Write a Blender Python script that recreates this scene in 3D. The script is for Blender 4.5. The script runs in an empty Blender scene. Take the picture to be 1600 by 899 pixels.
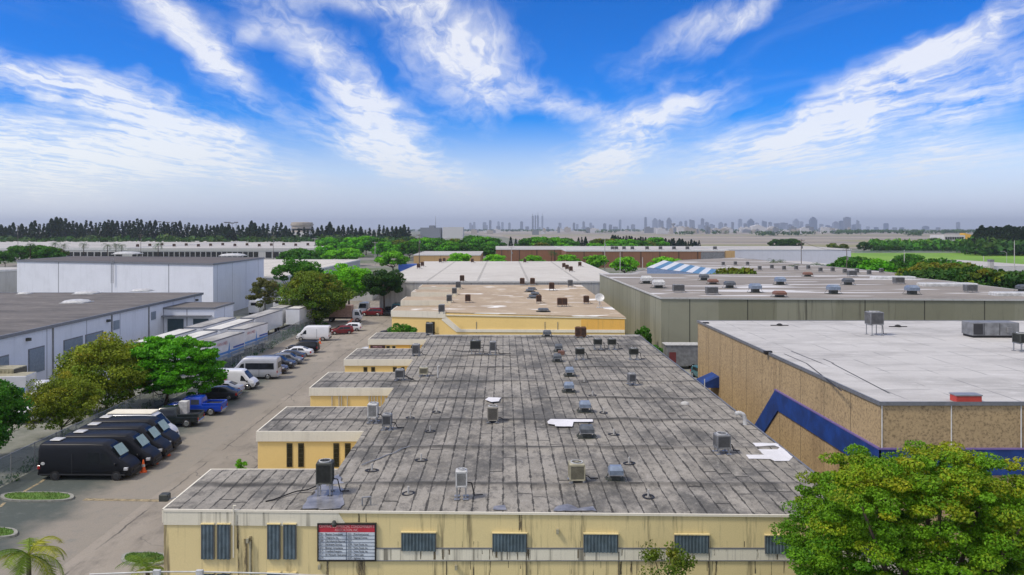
import bpy, math, random
import numpy as np
from mathutils import Vector
R = math.radians
random.seed(7)
HAZE = 0.95e-4
SC = bpy.context.scene
COL = SC.collection
# ---------------------------------------------------------------- camera
H = 18.7          # camera height above the ground (m)
F = 1250.0        # focal length in photo pixels
CX, CY = 786.0, 357.0
cd = bpy.data.cameras.new("camera"); cam = bpy.data.objects.new("camera", cd); COL.objects.link(cam)
cam.location = (0, 0, H); cam.rotation_euler = (R(90), 0, 0)
cd.sensor_width = 36; cd.lens = F / 1600 * 36
cd.shift_x = (800 - CX) / 1600; cd.shift_y = -(449.5 - CY) / 1600
cd.clip_start = 0.3; cd.clip_end = 60000
SC.camera = cam

# ---------------------------------------------------------------- node helper
class T:
    def __init__(s, nt):
        s.nt = nt
    def new(s, t, **k):
        n = s.nt.nodes.new(t)
        for a, v in k.items(): setattr(n, a, v)
        return n
    def put(s, inp, v):
        if v is None: return
        if isinstance(v, bpy.types.NodeSocket): s.nt.links.new(v, inp)
        else:
            if inp.type == 'RGBA' and len(v) == 3: v = (*v, 1)
            inp.default_value = v
    def m(s, op, a, b=None, c=None, clamp=False):
        n = s.new('ShaderNodeMath', operation=op, use_clamp=clamp)
        s.put(n.inputs[0], a); s.put(n.inputs[1], b); s.put(n.inputs[2], c)
        return n.outputs[0]
    def vm(s, op, a, b=None):
        n = s.new('ShaderNodeVectorMath', operation=op)
        s.put(n.inputs[0], a); s.put(n.inputs[1], b)
        return n.outputs[0]
    def sep(s, v):
        n = s.new('ShaderNodeSeparateXYZ'); s.put(n.inputs[0], v); return n.outputs
    def comb(s, x=0., y=0., z=0.):
        n = s.new('ShaderNodeCombineXYZ')
        s.put(n.inputs[0], x); s.put(n.inputs[1], y); s.put(n.inputs[2], z); return n.outputs[0]
    def mix(s, f, a, b, blend='MIX'):
        n = s.new('ShaderNodeMix', data_type='RGBA', blend_type=blend)
        s.put(n.inputs[0], f); s.put(n.inputs[6], a); s.put(n.inputs[7], b); return n.outputs[2]
    def noise(s, v, scale, detail=3., rough=.55, dist=0., col=False):
        n = s.new('ShaderNodeTexNoise')
        s.put(n.inputs['Vector'], v); s.put(n.inputs['Scale'], scale); s.put(n.inputs['Detail'], detail)
        s.put(n.inputs['Roughness'], rough); s.put(n.inputs['Distortion'], dist)
        return n.outputs[1 if col else 0]
    def white(s, v):
        n = s.new('ShaderNodeTexWhiteNoise', noise_dimensions='3D'); s.put(n.inputs[0], v); return n.outputs[0]
    def mr(s, v, a, b, c=0., d=1., smooth=True):
        n = s.new('ShaderNodeMapRange', interpolation_type='SMOOTHSTEP' if smooth else 'LINEAR')
        for i, x in enumerate((v, a, b, c, d)): s.put(n.inputs[i], x)
        return n.outputs[0]
    def pos(s):
        return s.new('ShaderNodeNewGeometry').outputs['Position']
    def obj(s):
        return s.new('ShaderNodeTexCoord').outputs['Object']
    def scale(s, v, k):
        return s.vm('MULTIPLY', v, k)

# ---------------------------------------------------------------- world: daylight sky with thin cirrus
SUN_EL, SUN_AZ = 52, -112      # degrees; azimuth from +Y towards +X
w = bpy.data.worlds.new("World"); SC.world = w; w.use_nodes = True
nt = w.node_tree; nt.nodes.clear(); t = T(nt)
sky = t.new('ShaderNodeTexSky', sky_type='NISHITA', sun_disc=False)
sky.sun_elevation = R(SUN_EL); sky.sun_rotation = R(SUN_AZ)
sky.air_density = 1.1; sky.dust_density = 0.4; sky.ozone_density = 2.2
g = t.new('ShaderNodeTexCoord').outputs['Generated']
d = t.sep(t.vm('NORMALIZE', g))
yy = t.m('MAXIMUM', d[1], .04)
U0 = t.m('DIVIDE', d[0], yy); V0 = t.m('DIVIDE', d[2], yy)
zz = t.m('MAXIMUM', d[2], .015)
P = t.comb(t.m('DIVIDE', d[0], zz), t.m('DIVIDE', d[1], zz), 0.)
UV = t.comb(U0, V0, 0.)
wn = t.noise(UV, 5.5, 4, .6, 0, True)
wn = t.vm('SUBTRACT', wn, (.5, .5, .5))
UVw = t.vm('ADD', UV, t.vm('MULTIPLY', wn, (.13, .09, 0)))
s_ = t.sep(UVw)
def streak(cx, cy, ln, wd, ang, k):
    """one bank of cirrus, placed by its direction in the sky"""
    x0 = (cx - CX) / F; y0 = (CY - cy) / F; c, s = math.cos(R(ang)), math.sin(R(ang))
    dx = t.m('SUBTRACT', s_[0], x0); dy = t.m('SUBTRACT', s_[1], y0)
    a = t.m('ADD', t.m('MULTIPLY', dx, c * F / ln), t.m('MULTIPLY', dy, s * F / ln))
    p = t.m('ADD', t.m('MULTIPLY', dx, -s * F / wd), t.m('MULTIPLY', dy, c * F / wd))
    r2 = t.m('ADD', t.m('MULTIPLY', a, a), t.m('MULTIPLY', p, p))
    return t.m('MULTIPLY', t.m('EXPONENT', t.m('MULTIPLY', r2, -1.)), k)
banks = [(285, 45, 120, 34, -42, .88), (350, 110, 60, 20, -42, .5), (400, 55, 30, 20, 0, .6), (520, 115, 140, 30, -42, .95), (600, 180, 60, 25, -30, .6),
         (700, 45, 110, 60, -20, .8), (725, 115, 70, 60, -30, .72), (560, 10, 120, 18, 0, .7), (610, 235, 150, 26, -22, .85), (690, 285, 80, 20, -25, .5), (820, 150, 110, 24, -14, .4), (900, 175, 70, 14, -10, .35),
         (985, 215, 120, 34, 25, .95), (910, 270, 70, 30, 15, .6), (1085, 45, 110, 30, 28, .65), (1170, 25, 100, 16, 35, .5), (1080, 170, 60, 22, 20, .4),
         (1340, 175, 210, 44, 23, .92), (1480, 80, 200, 30, 24, .8), (1560, 150, 160, 34, 26, .8), (1220, 215, 120, 30, 15, .7), (1250, 265, 260, 28, 4, .45), (1540, 240, 160, 30, 6, .5),
         (60, 110, 150, 24, -14, .8), (200, 180, 190, 24, -22, .8), (80, 205, 240, 42, -8, .8), (20, 270, 260, 50, 0, .85), (330, 260, 220, 30, -12, .6), (330, 200, 120, 24, -20, .6)]
acc = None
for b in banks:
    v = streak(*b); acc = v if acc is None else t.m('ADD', acc, v)
fib = t.noise(t.vm('MULTIPLY', P, (1.5, .42, 1)), 1.0, 8, .62, .5)
fib2 = t.noise(UVw, 16., 6, .6, .3)
f1 = t.mr(fib, .34, .72); f2 = t.mr(fib2, .3, .75)
fib3 = t.noise(t.vm('ADD', t.vm('MULTIPLY', P, (5., 1.1, 1)), t.vm('MULTIPLY', wn, (6, 6, 0))), 1.0, 6, .65, .3)
tex = t.m('ADD', t.m('ADD', t.m('MULTIPLY', f1, .42), t.m('MULTIPLY', f2, .28)), t.m('MULTIPLY', t.mr(fib3, .36, .66), .45))
mask = t.mr(t.m('MULTIPLY', acc, t.m('ADD', t.m('MULTIPLY', tex, 1.5), .12)), .06, 1.0, 0., 1., False)
base = t.m('MULTIPLY', t.mr(fib, .5, .85), .16)
high = t.mr(d[2], .42, .62)          # unseen white cloud added overhead and behind the viewer to neutralise fill light
behind = t.m('MULTIPLY', t.m('MAXIMUM', t.mr(d[1], .15, -.2), high), t.m('ADD', .62, t.m('MULTIPLY', f1, .35)))
mask = t.m('ADD', mask, t.m('ADD', base, behind))
low = t.mr(d[2], -.01, .115, 1., 0.)
lowm = t.m('MULTIPLY', low, .60)
mask = t.m('MAXIMUM', mask, t.m('ADD', t.m('MULTIPLY', mask, .5), lowm))
mask = t.m('MULTIPLY', t.m('MINIMUM', mask, 1.), .80)
hs = t.new('ShaderNodeHueSaturation'); t.put(hs.inputs['Hue'], .526); t.put(hs.inputs['Saturation'], t.mr(d[2], .0, .15, .5, 2.3)); t.put(hs.inputs['Value'], 1.25); t.put(hs.inputs['Color'], sky.outputs[0])
ccol = t.mix(low, (9.8, 9.8, 9.8), (6.1, 6.6, 7.8))
leftw = t.m('MULTIPLY', t.mr(U0, -.15, -.62), t.mr(V0, .32, .03))
ccol = t.mix(leftw, ccol, (10.2, 10.3, 10.))
skyc = t.mix(t.mr(d[2], .02, .32, 1., 0.), hs.outputs[0], (.80, .90, 1.35, 1), 'MULTIPLY')
colr = t.mix(mask, skyc, ccol)
bg = t.new('ShaderNodeBackground'); t.put(bg.inputs[0], colr); bg.inputs[1].default_value = .1
out = t.new('ShaderNodeOutputWorld'); nt.links.new(bg.outputs[0], out.inputs[0])
w.cycles.sampling_method = 'MANUAL'; w.cycles.sample_map_resolution = 512

sl = bpy.data.lights.new("sun", 'SUN'); so = bpy.data.objects.new("sun", sl); COL.objects.link(so)
sl.energy = 2.6; sl.angle = R(10); sl.color = (1., .91, .77)
sd = Vector((math.sin(R(SUN_AZ)) * math.cos(R(SUN_EL)), math.cos(R(SUN_AZ)) * math.cos(R(SUN_EL)), math.sin(R(SUN_EL))))
so.rotation_euler = sd.to_track_quat('Z', 'Y').to_euler(); so.location = (0, 0, 60)
SC.view_settings.view_transform = 'Standard'; SC.view_settings.look = 'None'
SC.view_settings.exposure = 0.1; SC.view_settings.gamma = 1
SC.cycles.max_bounces = 5; SC.cycles.diffuse_bounces = 2; SC.cycles.glossy_bounces = 2; SC.cycles.transparent_max_bounces = 12
SC.cycles.volume_bounces = 0; SC.cycles.use_denoising = True

# ---------------------------------------------------------------- projection helpers (photo pixel + height or distance -> world)
def G(x, y, z=0.):
    k = (H - z) / (y - CY); return ((x - CX) * k, F * k)
def V(x, y, Y):
    return ((x - CX) * Y / F, Y, H - (y - CY) * Y / F)

# ---------------------------------------------------------------- object helpers
LOC = {}
def tag(o, label=None, cat=None, group=None, kind=None):
    if label: o['label'] = label
    if cat: o['category'] = cat
    if group: o['group'] = group
    if kind: o['kind'] = kind
    return o
def thing(name, label, cat, loc=(0, 0, 0), rz=0, group=None):
    o = bpy.data.objects.new(name, None); COL.objects.link(o); o.empty_display_size = .3
    o.location = loc; o.rotation_euler = (0, 0, rz); LOC[o.name] = Vector(loc)
    return tag(o, label, cat, group)
class MB:
    def __init__(s):
        s.v = []; s.f = []; s.mi = []; s.cur = 0
    def mat(s, i): s.cur = i; return s
    def face(s, pts):
        n = len(s.v); s.v += [tuple(p) for p in pts]; s.f.append(tuple(range(n, n + len(pts)))); s.mi.append(s.cur); return s
    def mesh(s, vs, fs):
        n = len(s.v); s.v += [tuple(p) for p in vs]
        for f in fs: s.f.append(tuple(i + n for i in f)); s.mi.append(s.cur)
        return s
    def box(s, x0, x1, y0, y1, z0, z1):
        vs = [(x, y, z) for z in (z0, z1) for (x, y) in ((x0, y0), (x1, y0), (x1, y1), (x0, y1))]
        return s.mesh(vs, [(0, 3, 2, 1), (4, 5, 6, 7), (0, 1, 5, 4), (1, 2, 6, 5), (2, 3, 7, 6), (3, 0, 4, 7)])
    def bbox(s, x0, x1, y0, y1, z0, z1, b=.02):
        """box with chamfered vertical and top edges"""
        def ring(i, z): return [(x0 + i + b, y0 + i, z), (x1 - i - b, y0 + i, z), (x1 - i, y0 + i + b, z), (x1 - i, y1 - i - b, z), (x1 - i - b, y1 - i, z), (x0 + i + b, y1 - i, z), (x0 + i, y1 - i - b, z), (x0 + i, y0 + i + b, z)]
        vs = ring(0, z0) + ring(0, z1 - b) + ring(b, z1)
        fs = [tuple(range(7, -1, -1)), tuple(range(16, 24))]
        for k in (0, 8):
            for i in range(8): fs.append((k + i, k + (i + 1) % 8, k + 8 + (i + 1) % 8, k + 8 + i))
        return s.mesh(vs, fs)
    def prism(s, poly, z0, z1, cap=True, floor=True):
        n = len(poly); ar = sum(poly[i][0] * poly[(i + 1) % n][1] - poly[(i + 1) % n][0] * poly[i][1] for i in range(n))
        if ar < 0: poly = poly[::-1]
        vs = [(x, y, z0) for x, y in poly] + [(x, y, z1) for x, y in poly]
        fs = [(i, (i + 1) % n, n + (i + 1) % n, n + i) for i in range(n)]
        if cap: fs.append(tuple(range(n, 2 * n)))
        if floor: fs.append(tuple(range(n - 1, -1, -1)))
        return s.mesh(vs, fs)
    def tube(s, p0, p1, r0, r1=None, n=8, caps=True):
        r1 = r0 if r1 is None else r1
        p0 = Vector(p0); p1 = Vector(p1); ax = (p1 - p0)
        if ax.length < 1e-6: return s
        ax.normalize(); u = ax.orthogonal().normalized(); w_ = ax.cross(u)
        vs = []
        for p, r in ((p0, r0), (p1, r1)):
            for i in range(n):
                a = 2 * math.pi * i / n; vs.append(tuple(p + u * (r * math.cos(a)) + w_ * (r * math.sin(a))))
        fs = [(i, (i + 1) % n, n + (i + 1) % n, n + i) for i in range(n)]
        if caps: fs += [tuple(range(n - 1, -1, -1)), tuple(range(n, 2 * n))]
        return s.mesh(vs, fs)
    def path(s, pts, r, n=8, r1=None):
        r1 = r if r1 is None else r1; k = len(pts) - 1
        for i in range(k):
            s.tube(pts[i], pts[i + 1], r + (r1 - r) * i / k, r + (r1 - r) * (i + 1) / k, n)
        return s
    def lathe(s, prof, c=(0, 0, 0), n=16):
        vs = []
        for r, z in prof:
            for i in range(n):
                a = 2 * math.pi * i / n; vs.append((c[0] + r * math.cos(a), c[1] + r * math.sin(a), c[2] + z))
        fs = []
        for k in range(len(prof) - 1):
            for i in range(n): fs.append((k * n + i, k * n + (i + 1) % n, (k + 1) * n + (i + 1) % n, (k + 1) * n + i))
        fs.append(tuple(range(n - 1, -1, -1))); fs.append(tuple(range((len(prof) - 1) * n, len(prof) * n)))
        return s.mesh(vs, fs)
    def ring(s, c, r0, r1, z0, z1, n=16):
        vs = []
        for r, z in ((r0, z0), (r1, z0), (r1, z1), (r0, z1)):
            for i in range(n):
                a = 2 * math.pi * i / n; vs.append((c[0] + r * math.cos(a), c[1] + r * math.sin(a), c[2] + z))
        fs = [(k * n + i, k * n + (i + 1) % n, ((k + 1) % 4) * n + (i + 1) % n, ((k + 1) % 4) * n + i) for k in range(4) for i in range(n)]
        return s.mesh(vs, fs)
    def build(s, name, mats, parent=None, smooth=False, world=False):
        me = bpy.data.meshes.new(name)
        vs = s.v
        if parent is not None and world:
            L = LOC[parent.name]; vs = [(a - L[0], b - L[1], c - L[2]) for a, b, c in vs]
        me.from_pydata(vs, [], s.f); me.update()
        if not isinstance(mats, (list, tuple)): mats = [mats]
        for m_ in mats: me.materials.append(m_)
        if len(mats) > 1: me.polygons.foreach_set('material_index', s.mi)
        if smooth: me.polygons.foreach_set('use_smooth', [True] * len(s.f))
        o = bpy.data.objects.new(name, me); COL.objects.link(o)
        if parent is not None:
            o.parent = parent; LOC[o.name] = LOC[parent.name]
        else: LOC[o.name] = Vector((0, 0, 0))
        return o
def solo(mb, name, mats, label, cat, loc=None, group=None, smooth=False, kind=None):
    """a thing that is one mesh; its origin goes to loc when mb is in world coordinates"""
    if loc is not None: mb.v = [(a - loc[0], b - loc[1], c - loc[2]) for a, b, c in mb.v]
    o = mb.build(name, mats, None, smooth)
    if loc is not None: o.location = loc
    return tag(o, label, cat, group, kind)
KIDS = {}
def kids(o): return [c for c in bpy.data.objects if c.parent == o]
def snapshot(o):
    if o.name not in KIDS: KIDS[o.name] = [(c, snapshot(c)) for c in kids(o)]
    return KIDS[o.name]
def dup(o, loc, rz=0, label=None, group=None, scale=None):
    tree = snapshot(o)
    r = o.copy(); COL.objects.link(r); r.location = loc; r.rotation_euler = (0, 0, rz)
    if scale: r.scale = (scale,) * 3 if not isinstance(scale, tuple) else scale
    if label: r['label'] = label
    if group: r['group'] = group
    def rec(tr, par):
        for c, sub in tr:
            k = c.copy(); COL.objects.link(k); k.parent = par; rec(sub, k)
    rec(tree, r)
    return r
class Proto:
    """first place() moves the original, later ones copy it"""
    def __init__(s, o): s.o = o; s.used = False; s.tree = snapshot(o)
    def place(s, loc, rz=0, label=None, group=None, scale=None, mats=None):
        if not s.used:
            s.used = True; o = s.o; o.location = loc; o.rotation_euler = (0, 0, rz)
            if scale: o.scale = (scale,) * 3 if not isinstance(scale, tuple) else scale
            if label: o['label'] = label
            if group: o['group'] = group
            return o
        return dup(s.o, loc, rz, label, group, scale)
ONES = ['', 'first', 'second', 'third', 'fourth', 'fifth', 'sixth', 'seventh', 'eighth', 'ninth', 'tenth', 'eleventh', 'twelfth', 'thirteenth', 'fourteenth', 'fifteenth', 'sixteenth', 'seventeenth', 'eighteenth', 'nineteenth']
TENS = ['', '', 'twenty', 'thirty', 'forty', 'fifty', 'sixty', 'seventy', 'eighty', 'ninety']
def nth(i):
    i += 1
    if i < 20: return ONES[i]
    if i % 10 == 0: return TENS[i // 10][:-1] + 'ieth'
    return TENS[i // 10] + '-' + ONES[i % 10]

# ---------------------------------------------------------------- materials
MATS = {}
def newmat(name):
    m = bpy.data.materials.new(name); m.use_nodes = True; m.node_tree.nodes.clear()
    return m, T(m.node_tree)
def finish(m, t, col, rough=.8, metal=0., bump=None, bstr=.3, bdist=.05, spec=None, alpha=None, coat=0., trans=None):
    p = t.new('ShaderNodeBsdfPrincipled')
    t.put(p.inputs['Base Color'], col); t.put(p.inputs['Roughness'], rough); t.put(p.inputs['Metallic'], metal)
    if spec is not None: t.put(p.inputs['Specular IOR Level'], spec)
    if coat: t.put(p.inputs['Coat Weight'], coat); t.put(p.inputs['Coat Roughness'], .08)
    if alpha is not None: t.put(p.inputs['Alpha'], alpha)
    if bump is not None:
        b = t.new('ShaderNodeBump'); t.put(b.inputs['Strength'], bstr); t.put(b.inputs['Distance'], bdist); t.put(b.inputs['Height'], bump)
        m.node_tree.links.new(b.outputs[0], p.inputs['Normal'])
    o = t.new('ShaderNodeOutputMaterial'); sh = p.outputs[0]
    if trans is not None:
        tr = t.new('ShaderNodeBsdfTranslucent'); t.put(tr.inputs[0], trans[0]); mx = t.new('ShaderNodeMixShader'); t.put(mx.inputs[0], trans[1])
        m.node_tree.links.new(sh, mx.inputs[1]); m.node_tree.links.new(tr.outputs[0], mx.inputs[2]); sh = mx.outputs[0]
    m.node_tree.links.new(sh, o.inputs[0])
    return m
def plain(name, col, rough=.6, metal=0., var=.18, scale=3., local=True, coat=0., grain=.06, spec=None):
    """an even material with soft dirt and a fine grain"""
    if name in MATS: return MATS[name]
    m, t = newmat(name); v = t.obj() if local else t.pos()
    a = t.noise(v, scale, 5, .65); b = t.noise(v, scale * 14, 2, .6)
    k = t.m('ADD', t.mr(a, .3, .75, 1 - var, 1 + var * .35), t.m('MULTIPLY', t.m('SUBTRACT', b, .5), grain * 3))
    c = t.mix(1., (*col, 1), t.comb(k, k, k), 'MULTIPLY')
    MATS[name] = finish(m, t, c, rough, metal, coat=coat, spec=spec); return MATS[name]
def wallmat(name, col, dirt=(.12, .10, .06), amount=.5, streak_=(1.6, 1.6, .12), rough=.85, panel=None, pcol=(.08, .08, .08), speck=0., jw=.05, lo=.52, hi=.66, blot=.3, ribs=None, tone=0.):
    """wall paint or concrete: vertical rain streaks, blotches, grain, optional panel joints"""
    m, t = newmat(name); v = t.pos()
    st = t.noise(t.scale(v, streak_), 1., 5, .7); st2 = t.noise(t.scale(v, (streak_[0] * 4, streak_[1] * 4, streak_[2] * 2)), 1., 3, .6)
    bl = t.noise(v, .35, 5, .65); gr = t.noise(v, 24., 2, .7)
    k = t.m('MULTIPLY', t.mr(st, lo, hi), amount)
    k = t.m('ADD', k, t.m('MULTIPLY', t.mr(st2, lo + .04, hi + .06), amount * .5), clamp=True)
    c = t.mix(t.m('MULTIPLY', t.mr(bl, .4, .8), blot), (*col, 1), tuple(x * .72 for x in col) + (1,))
    if panel:
        s = t.sep(v); L = None
        along = t.m('ADD', s[0], s[1])
        q = t.m('DIVIDE', along, panel)
        if tone:
            wv = t.white(t.comb(t.m('FLOOR', q), 3., 1.)); kk = t.m('ADD', 1 - tone, t.m('MULTIPLY', wv, tone * 1.6))
            c = t.mix(1., c, t.comb(kk, kk, t.m('MULTIPLY', kk, t.m('ADD', .93, t.m('MULTIPLY', wv, .1)))), 'MULTIPLY')
        fr = t.m('ABSOLUTE', t.m('SUBTRACT', t.m('FRACT', q), .5)); L = t.mr(t.m('MULTIPLY', fr, panel), jw, jw * .4)
        L = t.m('MULTIPLY', L, .8)
        c = t.mix(L, c, (*pcol, 1))
    c = t.mix(k, c, (*dirt, 1))
    if speck:
        sp = t.noise(v, 6., 4, .85); c = t.mix(t.m('MULTIPLY', t.mr(sp, .47, .62), speck), c, tuple(x * .32 for x in col) + (1,))
    g2 = t.m('ADD', .86, t.m('MULTIPLY', gr, .28)); c = t.mix(1., c, t.comb(g2, g2, g2), 'MULTIPLY')
    b = gr
    if ribs:
        s = t.sep(v); b = t.m('ADD', t.m('SINE', t.m('MULTIPLY', t.m('ADD', s[0], s[1]), 6.283 / ribs)), t.m('MULTIPLY', gr, .2))
    return finish(m, t, c, rough, bump=b, bstr=.5 if ribs else .25, bdist=.04 if ribs else .01)

def roof_rolls():
    m, t = newmat('roll_roofing'); v0 = t.pos()
    wob = t.vm('MULTIPLY', t.vm('SUBTRACT', t.noise(v0, 1.3, 3, .6, 0, True), (.5, .5, .5)), (.07, .3, 0))
    v = t.vm('ADD', v0, wob); s = t.sep(v); W = .67
    q = t.m('DIVIDE', s[0], W); col = t.m('FLOOR', q); fx = t.m('FRACT', q)
    edge = t.m('MULTIPLY', t.m('MINIMUM', fx, t.m('SUBTRACT', 1., fx)), W)
    thick = t.m('ADD', .014, t.m('MULTIPLY', t.mr(t.noise(v0, 1.6, 3, .7), .38, .68), .055))
    seam = t.m('MULTIPLY', t.m('LESS_THAN', edge, thick), t.mr(t.noise(v0, .55, 3, .7), .2, .4))
    yq = t.m('ADD', t.m('DIVIDE', s[1], 3.2), t.m('MULTIPLY', t.white(t.comb(col, 5., 0.)), 9.))
    row = t.m('FLOOR', yq); fy = t.m('FRACT', yq)
    ey = t.m('MULTIPLY', t.m('MINIMUM', fy, t.m('SUBTRACT', 1., fy)), 3.2)
    has = t.m('GREATER_THAN', t.white(t.comb(col, t.m('ROUND', yq), 2.)), .76)
    cross = t.m('MULTIPLY', t.m('LESS_THAN', ey, .06), has)
    tone = t.white(t.comb(col, row, 7.))
    grime = t.noise(t.scale(v0, (1, .7, 1)), .25, 8, .72); g2 = t.noise(t.scale(v0, (1.2, .6, 1)), 1.9, 6, .78); fine = t.noise(v0, 18, 3, .75)
    a = t.mix(t.m('MULTIPLY', tone, 1.), (.25, .23, .193), (.325, .30, .255))
    a = t.mix(t.m('MULTIPLY', t.mr(grime, .45, .62), .85), a, (.085, .083, .075))
    a = t.mix(t.m('MULTIPLY', t.mr(g2, .49, .64), .65), a, (.085, .08, .072))
    a = t.mix(t.m('MULTIPLY', t.mr(g2, .46, .32), .5), a, (.40, .375, .335))
    # dark bands along the shallow deck ridges: grime plus ridge shadow painted in
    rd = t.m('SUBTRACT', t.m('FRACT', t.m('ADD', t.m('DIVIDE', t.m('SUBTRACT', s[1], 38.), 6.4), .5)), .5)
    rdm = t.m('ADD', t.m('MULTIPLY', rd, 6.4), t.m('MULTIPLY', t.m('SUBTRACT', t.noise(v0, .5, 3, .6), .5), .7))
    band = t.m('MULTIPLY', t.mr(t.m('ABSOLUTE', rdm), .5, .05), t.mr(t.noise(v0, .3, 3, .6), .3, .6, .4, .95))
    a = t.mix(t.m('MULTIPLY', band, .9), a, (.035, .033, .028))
    a = t.mix(t.m('MULTIPLY', t.m('MAXIMUM', seam, cross), .85), a, (.026, .024, .02))
    gg = t.m('ADD', .45, t.m('MULTIPLY', fine, 1.1)); a = t.mix(1., a, t.comb(gg, gg, gg), 'MULTIPLY')
    hgt = t.m('SUBTRACT', t.m('ADD', t.m('MULTIPLY', g2, .5), t.m('MULTIPLY', fine, .15)), t.m('MAXIMUM', seam, cross))
    return finish(m, t, a, .92, bump=hgt, bstr=.6, bdist=.03)

def flatroof(name, base, dark, light, s1=.15, s2=.9, stretch=(1, 1, 1), seams=None, seamcol=(.08, .08, .08), sw=.05, k1=.7, k2=.6, patch=None, seamdir=0, thr=.3):
    m, t = newmat(name); v = t.pos(); vs = t.scale(v, stretch)
    a = t.noise(vs, s1, 6, .68); b = t.noise(vs, s2, 5, .7); f = t.noise(v, 12., 3, .75)
    c = t.mix(t.m('MULTIPLY', t.mr(a, .42, .66), k1), (*base, 1), (*dark, 1))
    c = t.mix(t.m('MULTIPLY', t.mr(b, .52, .72), k2), c, (*light, 1))
    if patch:
        pv = t.noise(t.scale(v, patch[1]), 1., 2, .5); c = t.mix(t.mr(pv, patch[2], patch[2] + .03), c, (*patch[0], 1))
    if seams:
        s = t.sep(t.vm('ADD', v, t.vm('MULTIPLY', t.vm('SUBTRACT', t.noise(v, .6, 2, .5, 0, True), (.5, .5, .5)), (.15, .15, 0))))
        L = None
        for ax in ((0,), (1,), (0, 1))[seamdir]:
            sp = seams if ax == 0 else seams * 2.1
            q = t.m('ABSOLUTE', t.m('SUBTRACT', t.m('FRACT', t.m('DIVIDE', s[ax], sp)), .5))
            l = t.m('LESS_THAN', t.m('MULTIPLY', q, sp), sw); L = l if L is None else t.m('MAXIMUM', L, l)
        L = t.m('MULTIPLY', L, t.mr(t.noise(v, .35, 3, .6), thr, thr + .2)); c = t.mix(L, c, (*seamcol, 1))
    g2 = t.m('ADD', .8, t.m('MULTIPLY', f, .4)); c = t.mix(1., c, t.comb(g2, g2, g2), 'MULTIPLY')
    return finish(m, t, c, .9, bump=f, bstr=.3, bdist=.02)

def leafmat(name, c1, c2, c3, tr=.25):
    m, t = newmat(name)
    at = t.new('ShaderNodeAttribute', attribute_type='GEOMETRY', attribute_name='tint').outputs['Fac']
    at2 = t.new('ShaderNodeAttribute', attribute_type='GEOMETRY', attribute_name='tone').outputs['Fac']
    rnd = t.new('ShaderNodeObjectInfo').outputs['Random']
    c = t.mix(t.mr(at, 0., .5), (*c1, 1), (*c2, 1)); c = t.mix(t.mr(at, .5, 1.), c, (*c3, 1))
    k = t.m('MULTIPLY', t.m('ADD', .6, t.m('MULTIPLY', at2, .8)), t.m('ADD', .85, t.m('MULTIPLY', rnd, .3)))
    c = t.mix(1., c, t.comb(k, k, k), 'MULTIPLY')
    return finish(m, t, c, .65, trans=(c, tr), spec=.25)

M = {}
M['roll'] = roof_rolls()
M['yellow'] = wallmat('yellow_stucco', (.74, .615, .31), dirt=(.16, .13, .07), amount=.85, lo=.54, hi=.7, blot=.25)
M['yellow2'] = wallmat('yellow_paint', (.86, .62, .235), dirt=(.3, .22, .1), amount=.35, lo=.62, hi=.78, blot=.2)
M['orange'] = wallmat('orange_paint', (.82, .47, .10), dirt=(.3, .2, .1), amount=.3)
M['cream'] = wallmat('cream_band', (.74, .70, .56), dirt=(.13, .12, .09), amount=.85, streak_=(2.2, 2.2, .05), lo=.54, hi=.68)
M['cream2'] = wallmat('cream_fascia', (.78, .73, .60), dirt=(.3, .27, .2), amount=.14)
M['white_wall'] = wallmat('white_painted_panels', (.71, .735, .79), dirt=(.35, .37, .4), amount=.14, panel=9.5, pcol=(.16, .17, .2), jw=.11)
M['grey_ribbed'] = wallmat('grey_ribbed_wall', (.47, .47, .46), dirt=(.2, .19, .17), amount=.4, panel=2.4, pcol=(.15, .15, .15), ribs=1.2)
M['concrete'] = wallmat('weathered_concrete_panels', (.25, .25, .18), dirt=(.055, .05, .035), amount=.45, panel=7.4, pcol=(.02, .02, .015), jw=.1, tone=.22, lo=.55, hi=.7, streak_=(1.1, 1.1, .06))
M['pebble'] = wallmat('pebbledash_panels', (.46, .335, .18), dirt=(.13, .08, .04), amount=.5, panel=None, speck=.75, streak_=(.7, .7, .12), lo=.5, hi=.75, blot=.55)
M['brown_wall'] = wallmat('brown_brick', (.235, .115, .06), dirt=(.08, .045, .03), amount=.4, panel=9., pcol=(.02, .02, .02), jw=.35)
M['tan_wall'] = wallmat('tan_wall', (.50, .33, .15), dirt=(.25, .17, .1), amount=.3, panel=10, pcol=(.2, .14, .08), jw=.2)
M['pale_wall'] = wallmat('pale_grey_wall', (.50, .50, .48), dirt=(.25, .24, .22), amount=.3)
M['lilac_wall'] = wallmat('white_far_wall', (.60, .62, .68), dirt=(.35, .35, .38), amount=.2)
M['roof_white'] = flatroof('white_membrane_roof', (.50, .485, .46), (.30, .29, .275), (.62, .61, .59), .11, .6, (1, 2.4, 1), seams=3.1, seamdir=2, sw=.035, k1=.6, seamcol=(.16, .16, .16), thr=.40)
M['roof_white2'] = flatroof('pale_coated_roof', (.55, .52, .46), (.40, .37, .32), (.66, .64, .6), .06, .3, (1, 1, 1), seams=11.2, seamdir=0, sw=.28, k1=.4, seamcol=(.36, .34, .3), thr=.28)
M['roof_tan'] = flatroof('tan_gravel_roof', (.43, .335, .225), (.30, .225, .15), (.62, .54, .42), .1, .35, (1, .8, 1), k1=.5, k2=.7, patch=((.80, .78, .72), (.16, .34, 1), .64))
M['roof_grey'] = flatroof('grey_gravel_roof', (.27, .24, .205), (.16, .14, .12), (.40, .37, .34), .05, .4, (.6, 1.6, 1), k1=.7, k2=.5, patch=((.58, .57, .56), (.035, .22, 1), .57))
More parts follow.
